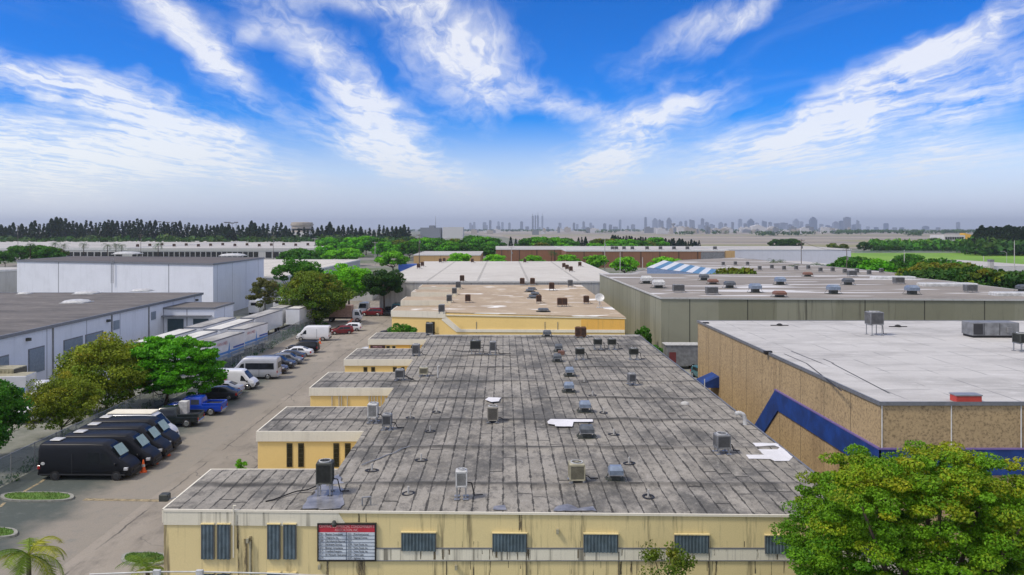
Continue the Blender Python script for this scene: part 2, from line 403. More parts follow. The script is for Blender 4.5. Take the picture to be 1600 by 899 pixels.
M['roof_dark'] = flatroof('dark_gravel_roof', (.15, .135, .12), (.07, .065, .058), (.33, .30, .27), .12, .7, (.5, 1.8, 1), k1=.8, k2=.6)
M['roof_dark2'] = flatroof('brown_black_roof', (.115, .10, .09), (.07, .06, .055), (.2, .18, .16), .08, .5, (.5, 1.4, 1), k1=.6, k2=.4)
M['roof_pale'] = flatroof('far_pale_roof', (.46, .44, .41), (.33, .31, .29), (.56, .54, .52), .03, .2)
M['trim'] = plain('grey_metal_trim', (.22, .23, .25), .5, .4, local=False)
M['trim_white'] = plain('white_trim', (.72, .72, .7), .6, local=False)
M['blue'] = plain('royal_blue_paint', (.006, .048, .24), .6, var=.45, scale=.8, local=False)
M['shutter'] = plain('blue_grey_corrugated_metal', (.15, .205, .235), .5, .3, var=.35, scale=2.2, local=False)
M['rollup'] = plain('dark_teal_door', (.05, .085, .10), .5, .2, local=False)
M['rollup2'] = plain('grey_slat_door', (.26, .31, .36), .5, .3, local=False)
M['darkglass'] = plain('dark_glass', (.012, .014, .018), .08, 0, var=.1, spec=.8)
M['black'] = plain('black_rubber', (.012, .012, .013), .8)
M['galv'] = plain('galvanised_steel', (.36, .37, .38), .45, .6)
M['steelgrey'] = plain('grey_unit_casing', (.24, .245, .25), .55, .2, var=.35, scale=2)
M['beige'] = plain('beige_unit_casing', (.42, .39, .27), .6, .1, var=.3)
M['whiteunit'] = plain('white_unit_casing', (.62, .62, .6), .5, .1, var=.3)
M['brownunit'] = plain('rusty_brown_unit', (.16, .085, .05), .8, .1, var=.4)
M['darkunit'] = plain('dark_green_grey_unit', (.07, .075, .065), .6, .2, var=.3)
M['hoodblue'] = plain('blue_grey_hood_metal', (.27, .33, .42), .45, .4, var=.3)
M['hooddark'] = plain('dark_hood_metal', (.14, .155, .17), .5, .4, var=.4)
M['fins'] = plain('condenser_fins', (.045, .045, .048), .6, .3, grain=.1)
M['tar'] = plain('roof_tar', (.014, .013, .012), .6)
M['patchwhite'] = flatroof('white_roof_patch', (.72, .71, .72), (.5, .5, .5), (.8, .8, .8), .5, 2., k1=.5)
M['puddle'] = plain('standing_water', (.27, .265, .265), .3, 0, var=.5, scale=1.5, local=False, spec=.6)
M['bark'] = plain('bark', (.10, .075, .055), .9, var=.4, scale=6)
M['bark_far'] = plain('far_bark', (.11, .09, .075), .9)
M['red'] = plain('orange_red_plastic', (.75, .06, .02), .5)
M['orangecone'] = plain('orange_plastic', (.85, .13, .02), .5)
M['kerb'] = plain('kerb_concrete', (.30, .30, .26), .85, var=.3, local=False)
M['yellowline'] = plain('worn_yellow_paint', (.36, .29, .17), .85, var=.6, scale=3, local=False)
M['wood'] = plain('pole_timber', (.17, .14, .115), .9, var=.3)
M['concpole'] = plain('pale_concrete_pole', (.5, .49, .46), .8)
M['reddoor'] = plain('red_curb_box', (.5, .055, .04), .6)
M['terracotta'] = plain('rust_unit', (.20, .10, .07), .7)
def paint(name, col, rough=.25, metal=.0):
    return plain(name, col, rough, metal, var=.08, scale=1., coat=.25, grain=.01)

# ================================================================ GROUND
def sheet(name, poly, z, mat, kind='structure', px=False):
    b = MB()
    pts = [(*G(x, y, z), z) for x, y in poly] if px else [(x, y, z) for x, y in poly]
    n = len(pts); ar = sum(pts[i][0] * pts[(i + 1) % n][1] - pts[(i + 1) % n][0] * pts[i][1] for i in range(n))
    if ar < 0: pts = pts[::-1]
    b.face(pts); o = b.build(name, mat); o['kind'] = kind; return o
def groundmat(name, stops, scale, s2, rough=.95, cracks=None, fine=9., bs=.2, stretch=(1, 1, 1)):
    m, t = newmat(name); v = t.pos(); vv = t.scale(v, stretch)
    a = t.noise(vv, scale, 6, .65); b = t.noise(vv, s2, 5, .7); f = t.noise(v, fine, 3, .75)
    c = t.mix(t.mr(a, .38, .6), (*stops[0], 1), (*stops[1], 1)); c = t.mix(t.m('MULTIPLY', t.mr(b, .48, .7), .7), c, (*stops[2], 1))
    if cracks:
        s = t.sep(t.vm('ADD', v, t.vm('MULTIPLY', t.vm('SUBTRACT', t.noise(v, .8, 3, .6, 0, True), (.5, .5, .5)), (.4, .4, 0))))
        q = t.m('ABSOLUTE', t.m('SUBTRACT', t.m('FRACT', t.m('DIVIDE', s[0], cracks)), .5))
        l = t.m('MULTIPLY', t.mr(t.m('MULTIPLY', q, cracks), .09, .03), t.mr(t.noise(v, .25, 3, .6), .38, .58))
        c = t.mix(t.m('MULTIPLY', l, .8), c, (.06, .055, .05))
        vo = t.new('ShaderNodeTexVoronoi', feature='DISTANCE_TO_EDGE'); t.put(vo.inputs['Vector'], t.vm('ADD', v, t.vm('MULTIPLY', t.noise(v, .5, 3, .6, 0, True), (3, 3, 0)))); t.put(vo.inputs['Scale'], .16)
        l = t.m('MULTIPLY', t.mr(vo.outputs[0], .012, .004), t.mr(t.noise(v, .1, 3, .6), .45, .6)); c = t.mix(t.m('MULTIPLY', l, .6), c, (.07, .065, .06))
    g2 = t.m('ADD', .78, t.m('MULTIPLY', f, .44)); c = t.mix(1., c, t.comb(g2, g2, g2), 'MULTIPLY')
    return finish(m, t, c, rough, bump=f, bstr=bs, bdist=.01)
M['ground'] = groundmat('mixed_ground', ((.10, .13, .05), (.20, .19, .17), (.30, .29, .26)), .02, .15)
M['asphalt'] = groundmat('aged_asphalt', ((.24, .212, .17), (.31, .275, .225), (.155, .14, .115)), .10, .5, cracks=4.3, stretch=(1, .45, 1))
M['asphalt_dark'] = groundmat('sealed_asphalt', ((.055, .068, .066), (.085, .10, .095), (.14, .15, .14)), .25, .9)
M['lotconcrete'] = groundmat('yard_concrete', ((.20, .21, .17), (.28, .28, .24), (.12, .13, .1)), .12, .6, cracks=6.)
M['grassgreen'] = groundmat('green_grass', ((.07, .15, .02), (.10, .20, .03), (.16, .20, .05)), .4, 2., fine=25., bs=.6)
M['fieldgreen'] = groundmat('green_field', ((.13, .27, .015), (.17, .33, .02), (.22, .30, .05)), .015, .08)
M['apron'] = groundmat('airfield_concrete', ((.26, .225, .175), (.36, .31, .25), (.15, .16, .10)), .003, .012, stretch=(.25, 1.6, 1))
M['runway'] = groundmat('dark_runway', ((.13, .125, .12), (.18, .17, .16), (.24, .22, .2)), .01, .05)
M['airgrass'] = groundmat('dry_airfield_grass', ((.20, .20, .09), (.26, .24, .13), (.33, .30, .2)), .006, .03, stretch=(.2, 1, 1))
M['farland'] = groundmat('far_city_ground', ((.09, .12, .08), (.30, .29, .27), (.4, .39, .37)), .004, .02)

gb = MB(); gb.face([(-15000, -2500, 0), (15000, -2500, 0), (15000, 20500, 0), (-15000, 20500, 0)])
tag(gb.build('ground', M['ground']), kind='structure')
sheet('road_surface', [(-27.6, 10), (-8, 10), (-8, 175), (-27.6, 175)], .008, M['asphalt'])
sheet('parking_pavement', [(-36.2, 10), (-27.6, 10), (-27.6, 175), (-36.2, 175)], .004, M['asphalt'])
# dark sealed patches, drawn as real patches of newer asphalt
m_, t_ = newmat('patchy_sealed_asphalt')
v_ = t_.pos(); pn = t_.noise(v_, .22, 4, .6)
sx = t_.sep(v_)
edge = t_.mr(t_.m('ADD', sx[0], t_.m('MULTIPLY', pn, 6.)), -24.3, -27.3)
cc = t_.mix(edge, (.26, .232, .188), (.07, .085, .075)); nn = t_.noise(v_, 1.1, 5, .7)
cc = t_.mix(t_.m('MULTIPLY', t_.mr(nn, .5, .75), .5), cc, (.16, .17, .155)); ff = t_.noise(v_, 9, 3, .75); gg_ = t_.m('ADD', .75, t_.m('MULTIPLY', ff, .5))
cc = t_.mix(1., cc, t_.comb(gg_, gg_, gg_), 'MULTIPLY'); finish(m_, t_, cc, .92, bump=ff, bstr=.2, bdist=.01)
sheet('parking_bays', [(-36.2, 10), (-24.4, 10), (-24.4, 112), (-36.2, 112)], .012, m_)
sheet('alley_pavement', [(15.5, 10), (40, 10), (40, 176), (15.5, 176)], .008, M['lotconcrete'])
sheet('yard_pavement', [(-110, 20), (-36.2, 20), (-36.2, 206), (-110, 206)], .006, M['lotconcrete'])
sheet('cross_street', [(-40, 176), (-28, 176), (-28, 395), (-40, 395)], .008, M['asphalt'])
sheet('far_street', [(-420, 395), (420, 395), (420, 425), (-420, 425)], .012, M['asphalt'])
sheet('far_parking', [(60, 180), (330, 180), (330, 392), (60, 392)], .01, M['lotconcrete'])
sheet('grass_field', [(175, 402), (700, 402), (900, 660), (190, 600)], .03, M['fieldgreen'])
sheet('airfield_apron', [(60, 760), (1600, 700), (3300, 5200), (-400, 5200), (0, 1700)], .05, M['apron'])
sheet('airfield_grass_strip', [(60, 800), (560, 780), (700, 900), (60, 930)], .12, M['airgrass'])
sheet('airfield_grass_strip', [(480, 1050), (1300, 1150), (1500, 1500), (520, 1280)], .12, M['airgrass'])
sheet('airfield_grass_strip', [(0, 2000), (1500, 2100), (1600, 2350), (0, 2300)], .12, M['airgrass'])
for k_, (x0_, y0_, x1_, y1_) in enumerate(((100, 1000, 900, 1030), (300, 1350, 1800, 1420), (0, 1700, 1200, 1740), (600, 1900, 1900, 1960), (-100, 2600, 2400, 2750), (200, 3200, 2600, 3350))):
    sheet('runway_surface', [(x0_, y0_), (x1_, y0_ + 60), (x1_, y1_ + 60), (x0_, y1_)], .18, M['runway'])
sheet('distant_land', [(-12000, 5200), (12000, 5200), (14000, 20000), (-14000, 20000)], .2, M['farland'])
# worn paint across the road
def strip(name, p, q, wd, mat, z=.02):
    a = Vector((*p, 0)); b_ = Vector((*q, 0)); n = (b_ - a).normalized().cross(Vector((0, 0, 1))) * wd / 2
    o = MB().face([(a + n)[:2] + (z,), (b_ + n)[:2] + (z,), (b_ - n)[:2] + (z,), (a - n)[:2] + (z,)][::-1]).build(name, mat); o['kind'] = 'structure'
    if o.data.polygons[0].normal.z < 0: o.data.flip_normals()
    return o
strip('painted_stop_line', G(131, 781), G(264, 783), .45, M['yellowline'])
for a_, b_ in (((37, 769), (60, 756)), ((62, 755), (70, 749)), ((0, 793), (7, 786))):
    strip('painted_bay_line', G(*a_), G(*b_), .22, M['yellowline'])

def island(pts, label):
    """raised kerbed bed with a rounded outline: kerb ring and grass inside"""
    th = thing('kerbed_island', label, 'planting bed', (*pts[0], 0)); L = LOC[th.name]
    cx = sum(p[0] for p in pts) / len(pts); cy = sum(p[1] for p in pts) / len(pts)
    ins = [(p[0] + (cx - p[0]) * .06 + (.12 if cx > p[0] else -.12), p[1] + (cy - p[1]) * .14) for p in pts]
    b = MB(); n = len(pts)
    for i in range(n):
        j = (i + 1) % n
        b.face([(*pts[i], .0), (*pts[j], .0), (*pts[j], .14), (*pts[i], .14)]); b.face([(*pts[i], .14), (*pts[j], .14), (*ins[j], .14), (*ins[i], .14)])
    b.build('kerb', M['kerb'], th, world=True)
    g_ = MB(); g_.face([(*p, .12) for p in ins]); g_.build('grass', M['grassgreen'], th, world=True)
    rng = random.Random(3); tb = MB()
    for k in range(900):
        u = rng.random(); i = rng.randrange(n); a, c = ins[i], ins[(i + 1) % n]; q = math.sqrt(rng.random())
        x = cx + ((a[0] * u + c[0] * (1 - u)) - cx) * q; y = cy + ((a[1] * u + c[1] * (1 - u)) - cy) * q
        h = rng.uniform(.05, .14); r = rng.uniform(-.06, .06); tb.face([(x - .02, y, .12), (x + .02, y, .12), (x + r, y + rng.uniform(-.05, .05), .12 + h)])
    tag(tb.build('grass_blades', M['grassgreen'], th, world=True), kind='stuff')
def oval(x0, x1, y0, y1):
    P_ = []
    for i in range(20):
        a = 2 * math.pi * i / 20; c, s = math.cos(a), math.sin(a)
        P_.append(((x0 + x1) / 2 + (x1 - x0) / 2 * math.copysign(abs(c) ** .6, c), (y0 + y1) / 2 + (y1 - y0) / 2 * math.copysign(abs(s) ** .8, s)))
    return [G(x, y, .1) for x, y in P_]
island(oval(0, 116, 769, 783), 'long kerbed grass island beside the nearest black van')
island(oval(-70, 28, 824, 840), 'kerbed grass island at the left edge above the palm')
island(oval(189, 262, 863, 882), 'kerbed grass bed beside the corner of the yellow building')

# ================================================================ MAIN YELLOW BUILDING (front)
ZR = 6.5; DR = H - ZR
YF = 34.66; XL = -530 * YF / F; K = -.0253
XR = 15.45; MXL = -8.35; YB = 90.8
def wy(X): return YF + K * (X - XL)
def W(x):
    a = (x - CX) / F; Y = (YF - K * XL) / (1 - K * a); return (a * Y, Y)
NRM = Vector((K, -1, 0)).normalized()
main = thing('warehouse_building', 'long yellow warehouse in front with grey seamed roof and shuttered windows', 'building', (XL, YF, 0))
def fbox(b, x0, x1, yt, yb, t0, t1):
    """box on the front wall between photo columns and rows, from t0 to t1 in front of the wall"""
    p, q = W(x0), W(x1); ps = []
    zs = [H - (yb - CY) * p[1] / F, H - (yt - CY) * p[1] / F, H - (yb - CY) * q[1] / F, H - (yt - CY) * q[1] / F]
    for tt in (t0, t1):
        o = NRM * tt
        ps += [(p[0] + o.x, p[1] + o.y, zs[0]), (q[0] + o.x, q[1] + o.y, zs[2]), (q[0] + o.x, q[1] + o.y, zs[3]), (p[0] + o.x, p[1] + o.y, zs[1])]
    b.mesh(ps, [(0, 3, 2, 1), (4, 5, 6, 7), (0, 1, 5, 4), (1, 2, 6, 5), (2, 3, 7, 6), (3, 0, 4, 7)]); return b
def fz(b, x0, x1, z0, z1, t0, t1):
    p, q = W(x0), W(x1); ps = []
    for tt in (t0, t1):
        o = NRM * tt; ps += [(p[0] + o.x, p[1] + o.y, z0), (q[0] + o.x, q[1] + o.y, z0), (q[0] + o.x, q[1] + o.y, z1), (p[0] + o.x, p[1] + o.y, z1)]
    b.mesh(ps, [(0, 3, 2, 1), (4, 5, 6, 7), (0, 1, 5, 4), (1, 2, 6, 5), (2, 3, 7, 6), (3, 0, 4, 7)]); return b
WF = [YF, 47.95, 61.0, 74.3, 87.6]; WD = [40.35, 54.5, 67.6, 80.9, 93.4]
foot = [(XL, YF), (XR, wy(XR)), (XR, YB), (MXL + .1, YB)]
# outline with the five wings stepping out towards the road
outl = [(XR, wy(XR)), (XR, YB), (MXL, YB)]
wb = MB()
wb.prism([(MXL, wy(MXL)), (XR, wy(XR)), (XR, YB), (MXL, YB)], 0, ZR - .02, cap=False)
wb.build('wall', M['yellow'], main, world=True)
# main roof deck: a fine grid so the shallow ridges of the deck are real
rb = MB(); NXg, NYg = 60, 170; vs = []; rng = random.Random(5)
def rough(x, y): return .018 * math.sin(x * 1.7 + math.sin(y * .9)) + .02 * math.sin(y * 1.1 + 2 * math.sin(x * .35))
for j in range(NYg + 1):
    for i in range(NXg + 1):
        X = MXL + (XR - MXL) * i / NXg; y0 = wy(X) - .06; Y = y0 + (YB - y0) * j / NYg
        r = ((Y - 38 + .15 * math.sin(X * .6)) / 6.4 + .5) % 1 - .5; h = .09 * math.exp(-(r * 6.4 / .3) ** 2)
        e = min(1, (Y - y0) / .4, (YB - Y) / .4, (XR - X) / .4)
        vs.append((X, Y, ZR + .03 + (h + rough(X, Y)) * e))
fs = [(j * (NXg + 1) + i, j * (NXg + 1) + i + 1, (j + 1) * (NXg + 1) + i + 1, (j + 1) * (NXg + 1) + i) for j in range(NYg) for i in range(NXg)]
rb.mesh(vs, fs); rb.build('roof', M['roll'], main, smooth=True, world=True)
eb = MB()
fz(eb, 256, 1352, ZR - .05, ZR + .045, .0, .07)
eb.build('roof_edge', M['cream2'], main, world=True)
eb = MB(); eb.box(XR, XR + .09, wy(XR) + .1, YB, ZR - .14, ZR + .06); eb.build('roof_edge', M['trim'], main, world=True)
eb = MB(); eb.box(MXL, XR + .09, YB, YB + .12, ZR - .12, ZR + .1); eb.build('roof_edge', M['trim_white'], main, world=True)
def louvre_window(par, x0, x1, z0, z1, Y):
    """narrow window of glass slats in the wall facing -Y: frame, panes"""
    f = MB(); f.box(x0, x1, Y - .03, Y - .002, z0, z1); o = f.build('window', M['brownframe'], par, world=True)
    g_ = MB(); n = 5; hh = (z1 - z0 - .08) / n
    for i in range(n): g_.box(x0 + .05, x1 - .05, Y - .045, Y - .032, z0 + .05 + i * hh, z0 + .01 + (i + 1) * hh)
    g_.build('pane', M['amberglass'], o, world=True)
    return o
M['brownframe'] = plain('dark_bronze_frame', (.09, .075, .04), .5, .3, local=False)
M['amberglass'] = plain('amber_tinted_glass', (.03, .03, .018), .12, 0, var=.5, local=False)
for i, (y0, y1) in enumerate(zip(WF, WD)):
    yfa = y0 if i else wy(XL); yfb = y0 if i else wy(MXL)
    b = MB(); b.prism([(XL, yfa), (MXL, yfb), (MXL, y1), (XL, y1)], 0, ZR - .03, cap=False)
    b.build('wing_wall', M['yellow'] if i == 0 else M['yellow2'], main, world=True)
    # wing roof
    n = 24; m2 = 26; vs = []
    for j in range(m2 + 1):
        for k in range(n + 1):
            X = XL - .05 + (MXL - XL + .05) * k / n; a = (yfa + (yfb - yfa) * k / n) - .06; Y = a + (y1 - a) * j / m2
            e = min(1, k / 2, (m2 - j) / 2, j / 2); vs.append((X, Y, ZR + .03 + rough(X, Y) * e))
    b = MB(); b.mesh(vs, [(j * (n + 1) + k, j * (n + 1) + k + 1, (j + 1) * (n + 1) + k + 1, (j + 1) * (n + 1) + k) for j in range(m2) for k in range(n)])
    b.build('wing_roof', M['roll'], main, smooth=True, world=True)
    b = MB()
    if i: b.box(XL - .08, MXL, y0 - .10, y0, ZR - .55, ZR + .05)
    b.box(XL - .08, XL, yfa, y1, ZR - .55, ZR + .05); b.box(XL - .08, MXL, y1, y1 + .08, ZR - .3, ZR + .05)
    b.build('fascia', M['cream2'], main, world=True)
    if i: 
        sc_ = y0 / F
        wins = {1: ((448, 457), (466, 475), (521, 530), (539, 548)), 3: ((568, 574), (580, 586), (614, 620), (627, 632)), 4: ((604, 609), (613, 618), (642, 647), (651, 656))}.get(i, ())
        for a, c in wins: louvre_window(main, (a - CX) * sc_, (c - CX) * sc_, ZR - 2.1, ZR - .68, y0)
        if i == 2:
            b = MB()
            for x in (519, 530, 534, 543, 577, 581, 585, 590, 596, 602): b.tube(((x - CX) * sc_, y0 - .06, 0), ((x - CX) * sc_, y0 - .06, ZR - .56), .035, n=6)
            b.build('conduit', M['concpole'], main, world=True)
        if i == 4:
            b = MB(); b.box((619 - CX) * sc_, (641 - CX) * sc_, y0 - .02, y0 - .004, ZR - 1.6, ZR - .56); b.build('orange_panel', M['orange'], main, world=True)
# bands, windows and stains of the front wall
zb = ZR - .63
b = MB()
p = W(256); q = W(529); q2 = W(543)
for tt in (0,):
    o0 = NRM * .045
    A = [(p[0], p[1], zb), (q2[0], q2[1], zb), (q[0], q[1], ZR - .055), (p[0], p[1], ZR - .055)]
    vs = [(a + 0, c + 0, e) for a, c, e in A] + [(a + o0.x, c + o0.y, e) for a, c, e in A]
    b.mesh(vs, [(0, 3, 2, 1), (4, 5, 6, 7), (0, 1, 5, 4), (1, 2, 6, 5), (2, 3, 7, 6), (3, 0, 4, 7)])
b.build('upper_band', M['cream'], main, world=True)
b = MB(); fbox(b, 588, 1352, 857.5, 875, 0, .045); b.build('lower_band', M['cream'], main, world=True)
b = MB(); fbox(b, 588, 1352, 855.8, 857.4, 0, .06); fbox(b, 588, 1352, 875.1, 876.4, 0, .06); b.build('band_edge', M['trim'], main, world=True)
def corrug(par, x0, x1, yt, yb):
    """corrugated storm shutter over a window, with its top rail"""
    p, q = W(x0), W(x1); z1 = H - (yt - CY) * p[1] / F; z0 = H - (yb - CY) * p[1] / F
    L = math.hypot(q[0] - p[0], q[1] - p[1]); n = max(3, int(L / .135)) * 4; ux = (q[0] - p[0]) / L; uy = (q[1] - p[1]) / L
    b = MB(); vs = []; prof = (.065, .065, .11, .11)
    for i in range(n + 1):
        o = NRM * prof[i % 4]; u = L * (i + (.35 if i % 2 else 0)) / (n + .4)
        for z in (z0, z1): vs.append((p[0] + ux * u + o.x, p[1] + uy * u + o.y, z))
    b.mesh(vs, [(2 * i, 2 * i + 2, 2 * i + 3, 2 * i + 1) for i in range(n)])
    o = b.build('shuttered_window', M['shutter'], par, world=True)
    r = MB(); fz(r, x0 - 1, x1 + 1, z1 - .01, z1 + .035, .01, .13); r.build('top_rail', M['yellow'], o, world=True)
    r = MB(); fz(r, x0 - .6, x0, z0, z1, .0, .1); r.build('side_rail', M['trim'], o, world=True); r = MB(); fz(r, x1, x1 + .6, z0, z1, .0, .1); r.build('side_rail', M['trim'], o, world=True)
for a, c in ((316, 335), (341, 360), (419, 438), (444, 463)):
    corrug(main, a, c, 818, 873); corrug(main, a, c, 894, 949)
for i, a in enumerate((628, 770, 912, 1054, 1195, 1337)):
    dy = i * 1.1; corrug(main, a, a + 53, 831 + dy, 860 + dy)
# streaks running down the wall (dirt below pipes and joints)
M['stain'] = plain('black_mould', (.13, .11, .07), .9, var=.4, local=False)
rs = random.Random(11)
m_, t_ = newmat('rain_streak'); v_ = t_.pos(); s1 = t_.noise(t_.scale(v_, (9, 9, .8)), 1., 4, .7)
finish(m_, t_, (.17, .14, .085), .9, alpha=t_.m('MULTIPLY', t_.mr(s1, .42, .62), .85)); M['streak'] = m_
b = MB()
def st(x, y0, y1, wd=1.2):
    fbox(b, x - wd / 2, x + wd / 2, y0, y1, .002, .006 if y0 > 876 or y1 < 857 else .05)
for x, y0, y1, wd in ((372, 805, 857, 3), (384, 842, 895, 5), (392, 838, 895, 4), (373, 845, 899, 2), (378, 812, 818, 2), (564, 876, 905, 14), (512, 876, 899, 4), (561, 802, 816, 3), (573, 802, 816, 3), (813, 804, 829, 5)):
    st(x, y0, y1, wd)
for k in range(130):
    x = rs.choice((694, 760, 797, 822, 966, 1000, 1107, 1135, 1150, 1248, 1266)) + rs.gauss(0, 12) if k % 2 else rs.uniform(600, 1330)
    top = rs.choice((858, 877, 877, 858, 830)); ln = rs.uniform(6, 35); wd = rs.choice((.7, .9, 1.3, 2.2, 3.5))
    if top == 830: fbox(b, x, x + wd * .6, 846, 855, .002, .005)
    elif top == 858: fbox(b, x, x + wd, 858, 858 + min(ln, 16), .046, .049)
    else: fbox(b, x, x + wd, 877, 877 + ln * 1.2, .002, .005)
b.build('rain_stains', M['streak'], main, world=True)
b = MB(); fbox(b, 697, 698, 858, 920, 0, .02)
for x in (821.5, 966, 1107, 1248): b.build('wall_joint', M['stain'], main, world=True); b = MB(); fbox(b, x, x + 1.4, 862, 960, 0, .055)
b.build('wall_joint', M['stain'], main, world=True)
for x in (388, 500, 713, 871):
    y = {388: 840, 500: 881, 713: 882, 871: 826}[x]
    b = MB(); fbox(b, x - 2, x + 2, y, y + 7, 0, .16); o = b.build('wall_light', M['beige'], main, world=True)
b = MB(); P0 = W(524); c0 = H - (803 - CY) * P0[1] / F
b.tube((P0[0], P0[1] - .02, c0 - .35), (P0[0], P0[1] - .2, c0 - .3), .03); b.lathe([(.09, -.1), (.12, 0), (.06, .14)], (P0[0], P0[1] - .25, c0 - .35), 10)
b.build('wall_light', M['darkunit'], main, world=True)
# downpipe fitting by the tall windows
b = MB(); P0 = W(392); b.tube((P0[0], P0[1] - .09, 0), (P0[0], P0[1] - .09, H - (845 - CY) * P0[1] / F), .05); b.build('downpipe', M['beige'], main, world=True)
b = MB(); P0 = W(366); b.tube((P0[0], P0[1] - .1, ZR - 2), (P0[0], P0[1] - .1, ZR + .25), .03, n=6); b.tube((P0[0], P0[1] - .1, ZR + .25), (P0[0] + .12, P0[1] - .1, ZR + .25), .03, n=6); b.build('vent_pipe', M['cream2'], main, world=True)

# ---- directory sign on the front wall
sign = thing('directory_sign', 'framed red and white tenant directory board on the yellow front wall', 'sign', (*W(542), 0))
b = MB(); fbox(b, 498.6, 586.2, 831, 873.6, .055, .075); b.build('board', plain('pale_board', (.62, .68, .74), .5, var=.08, local=False), sign, world=True)
b = MB(); fbox(b, 498.6, 586.2, 819, 831, .055, .075); b.build('header_board', plain('red_header', (.55, .035, .06), .5, local=False), sign, world=True)
b = MB()
for a in ((496.6, 588.4, 816.8, 819), (496.6, 588.4, 873.6, 876), (496.6, 498.6, 819, 873.6), (586.2, 588.4, 819, 873.6)): fbox(b, *a, .0, .11)
b.build('frame', plain('black_frame', (.02, .02, .022), .4, local=False), sign, world=True)
b = MB(); rows = [831 + 42.6 * i / 8 for i in range(9)]
for y in rows[1:-1]: fbox(b, 498.6, 586.2, y - .35, y + .35, .0752, .082)
fbox(b, 541.3, 542.3, 831, 873.6, .0752, .084); b.build('divider', plain('dark_slat', (.10, .13, .18), .5, local=False), sign, world=True)
def letters(cu, par):
    """lettering as a mesh child"""
    tmp = bpy.data.objects.new('tmp', cu); COL.objects.link(tmp); dg = bpy.context.evaluated_depsgraph_get(); me = bpy.data.meshes.new_from_object(tmp.evaluated_get(dg)); bpy.data.objects.remove(tmp)
    me.name = 'lettering'; o = bpy.data.objects.new('lettering', me); COL.objects.link(o); o.parent = par; return o
def text(s, x, y, size, mat, par, align='LEFT', t0=.088, squeeze=1.):
    cu = bpy.data.curves.new('lettering', 'FONT'); cu.body = s; cu.size = size; cu.align_x = align; cu.align_y = 'CENTER'; cu.materials.append(mat); cu.extrude = .002
    o = letters(cu, par)
    p = W(x); L = LOC[par.name]; n = NRM * t0
    o.location = (p[0] + n.x - L[0], p[1] + n.y - L[1], H - (y - CY) * p[1] / F - L[2]); o.rotation_euler = (R(90), 0, math.atan(K)); o.scale = (squeeze, 1, 1)
    return o
ink = plain('sign_ink', (.03, .035, .05), .6, local=False); inkr = plain('header_lettering', (.80, .45, .45), .6, local=False)
text('CENTRAL COMMERCIAL CONDOMINIUM II', 542.4, 821.9, .17, inkr, sign, 'CENTER', squeeze=.72)
text('ASSOCIATION, INC.', 542.4, 827.4, .16, inkr, sign, 'CENTER', squeeze=.72)
LT = ['2201 - Bluestar Consultants', '2205 - Telephonix, Inc.', '2209 - City Industrial Electrical', '2211 - Declarative Services', '2213 - Bluestar Consultants', '2215 - Crestfield Freedom', '2217 - Air Mosquito Operations', '2219 -']
RT = ['2221 - JPrid International', '2223 - Regional Canvas', '2227 -', '2229 - Voice Foods, Inc.', '2231 - Voice Foods, Inc.', '2233 - Voice Foods, Inc.', '2235 - Clemy Lube', '2237 - Agilmass, Inc.']
for i in range(8):
    y = (rows[i] + rows[i + 1]) / 2
    text(LT[i], 499.6, y, .115, ink, sign, squeeze=.78); text(RT[i], 543.6, y, .115, ink, sign, squeeze=.78)
# small tenant sign on the fourth wing
Y4 = WF[4]; s2 = thing('tenant_sign', 'small dark sign on the farthest wing of the front warehouse', 'sign', ((590 - CX) * Y4 / F, Y4, 0))
b = MB(); b.box((579 - CX) * Y4 / F, (602 - CX) * Y4 / F, Y4 - .16, Y4 - .11, ZR - 1.15, ZR - .6); b.build('board', plain('maroon_board', (.05, .02, .02), .5, local=False), s2, world=True)
for k, (s, z) in enumerate((('MARBLE TILE', -.76), ('INTERNATIONAL', -1.0))):
    cu = bpy.data.curves.new('lettering', 'FONT'); cu.body = s; cu.size = .24; cu.align_x = 'CENTER'; cu.align_y = 'CENTER'; cu.materials.append(inkr)
    o = letters(cu, s2); o.location = (0, -.17, ZR + z); o.rotation_euler = (R(90), 0, 0); o.scale = (.75, 1, 1)

# ================================================================ SECOND YELLOW BUILDING
b2 = thing('warehouse_building', 'yellow warehouse with tan roof and diagonal cream band behind the front one', 'building', (-16, 116, 0))
Z2 = 6.5; y2 = [(-16.3, 116.4), (-17.0, 133.8), (-17.2, 150.5), (-17.2, 164)]
b = MB(); b.prism([(MXL, 115.6), (16.6, 108.9), (16.6, 171), (MXL, 171)], 0, Z2, cap=False); b.build('wall', M['yellow2'], b2, world=True)
b = MB(); b.prism([(MXL, 115.55), (16.68, 108.8), (16.68, 171), (MXL, 171)], Z2, Z2 + .12); b.build('roof', M['roof_tan'], b2, world=True)
for i, (x, y) in enumerate(y2):
    yb_ = y + 7.5
    b = MB(); b.prism([(x, y + (.0 if i else .9)), (MXL, y - (0 if i else .8)), (MXL, yb_), (x, yb_)], 0, Z2, cap=False); b.build('wing_wall', M['yellow2'], b2, world=True)
    b = MB(); b.prism([(x - .1, y + (-.1 if i else .8)), (MXL, y - (.1 if not i else .1) - (0 if i else .8)), (MXL, yb_), (x - .1, yb_)], Z2, Z2 + .13); b.build('wing_roof', M['roof_tan'], b2, world=True)
    b = MB(); b.prism([(x - .12, y - (.12 if i else -.78)), (MXL, y - .12 - (0 if i else .8)), (MXL, y - (0 if i else .8) - .01), (x - .12, y + (0 if i else .9) - .01)], Z2 - .75, Z2 + .16); b.box(x - .12, x, y + .9, yb_, Z2 - .75, Z2 + .16)
    b.build('fascia', M['cream2'], b2, world=True)
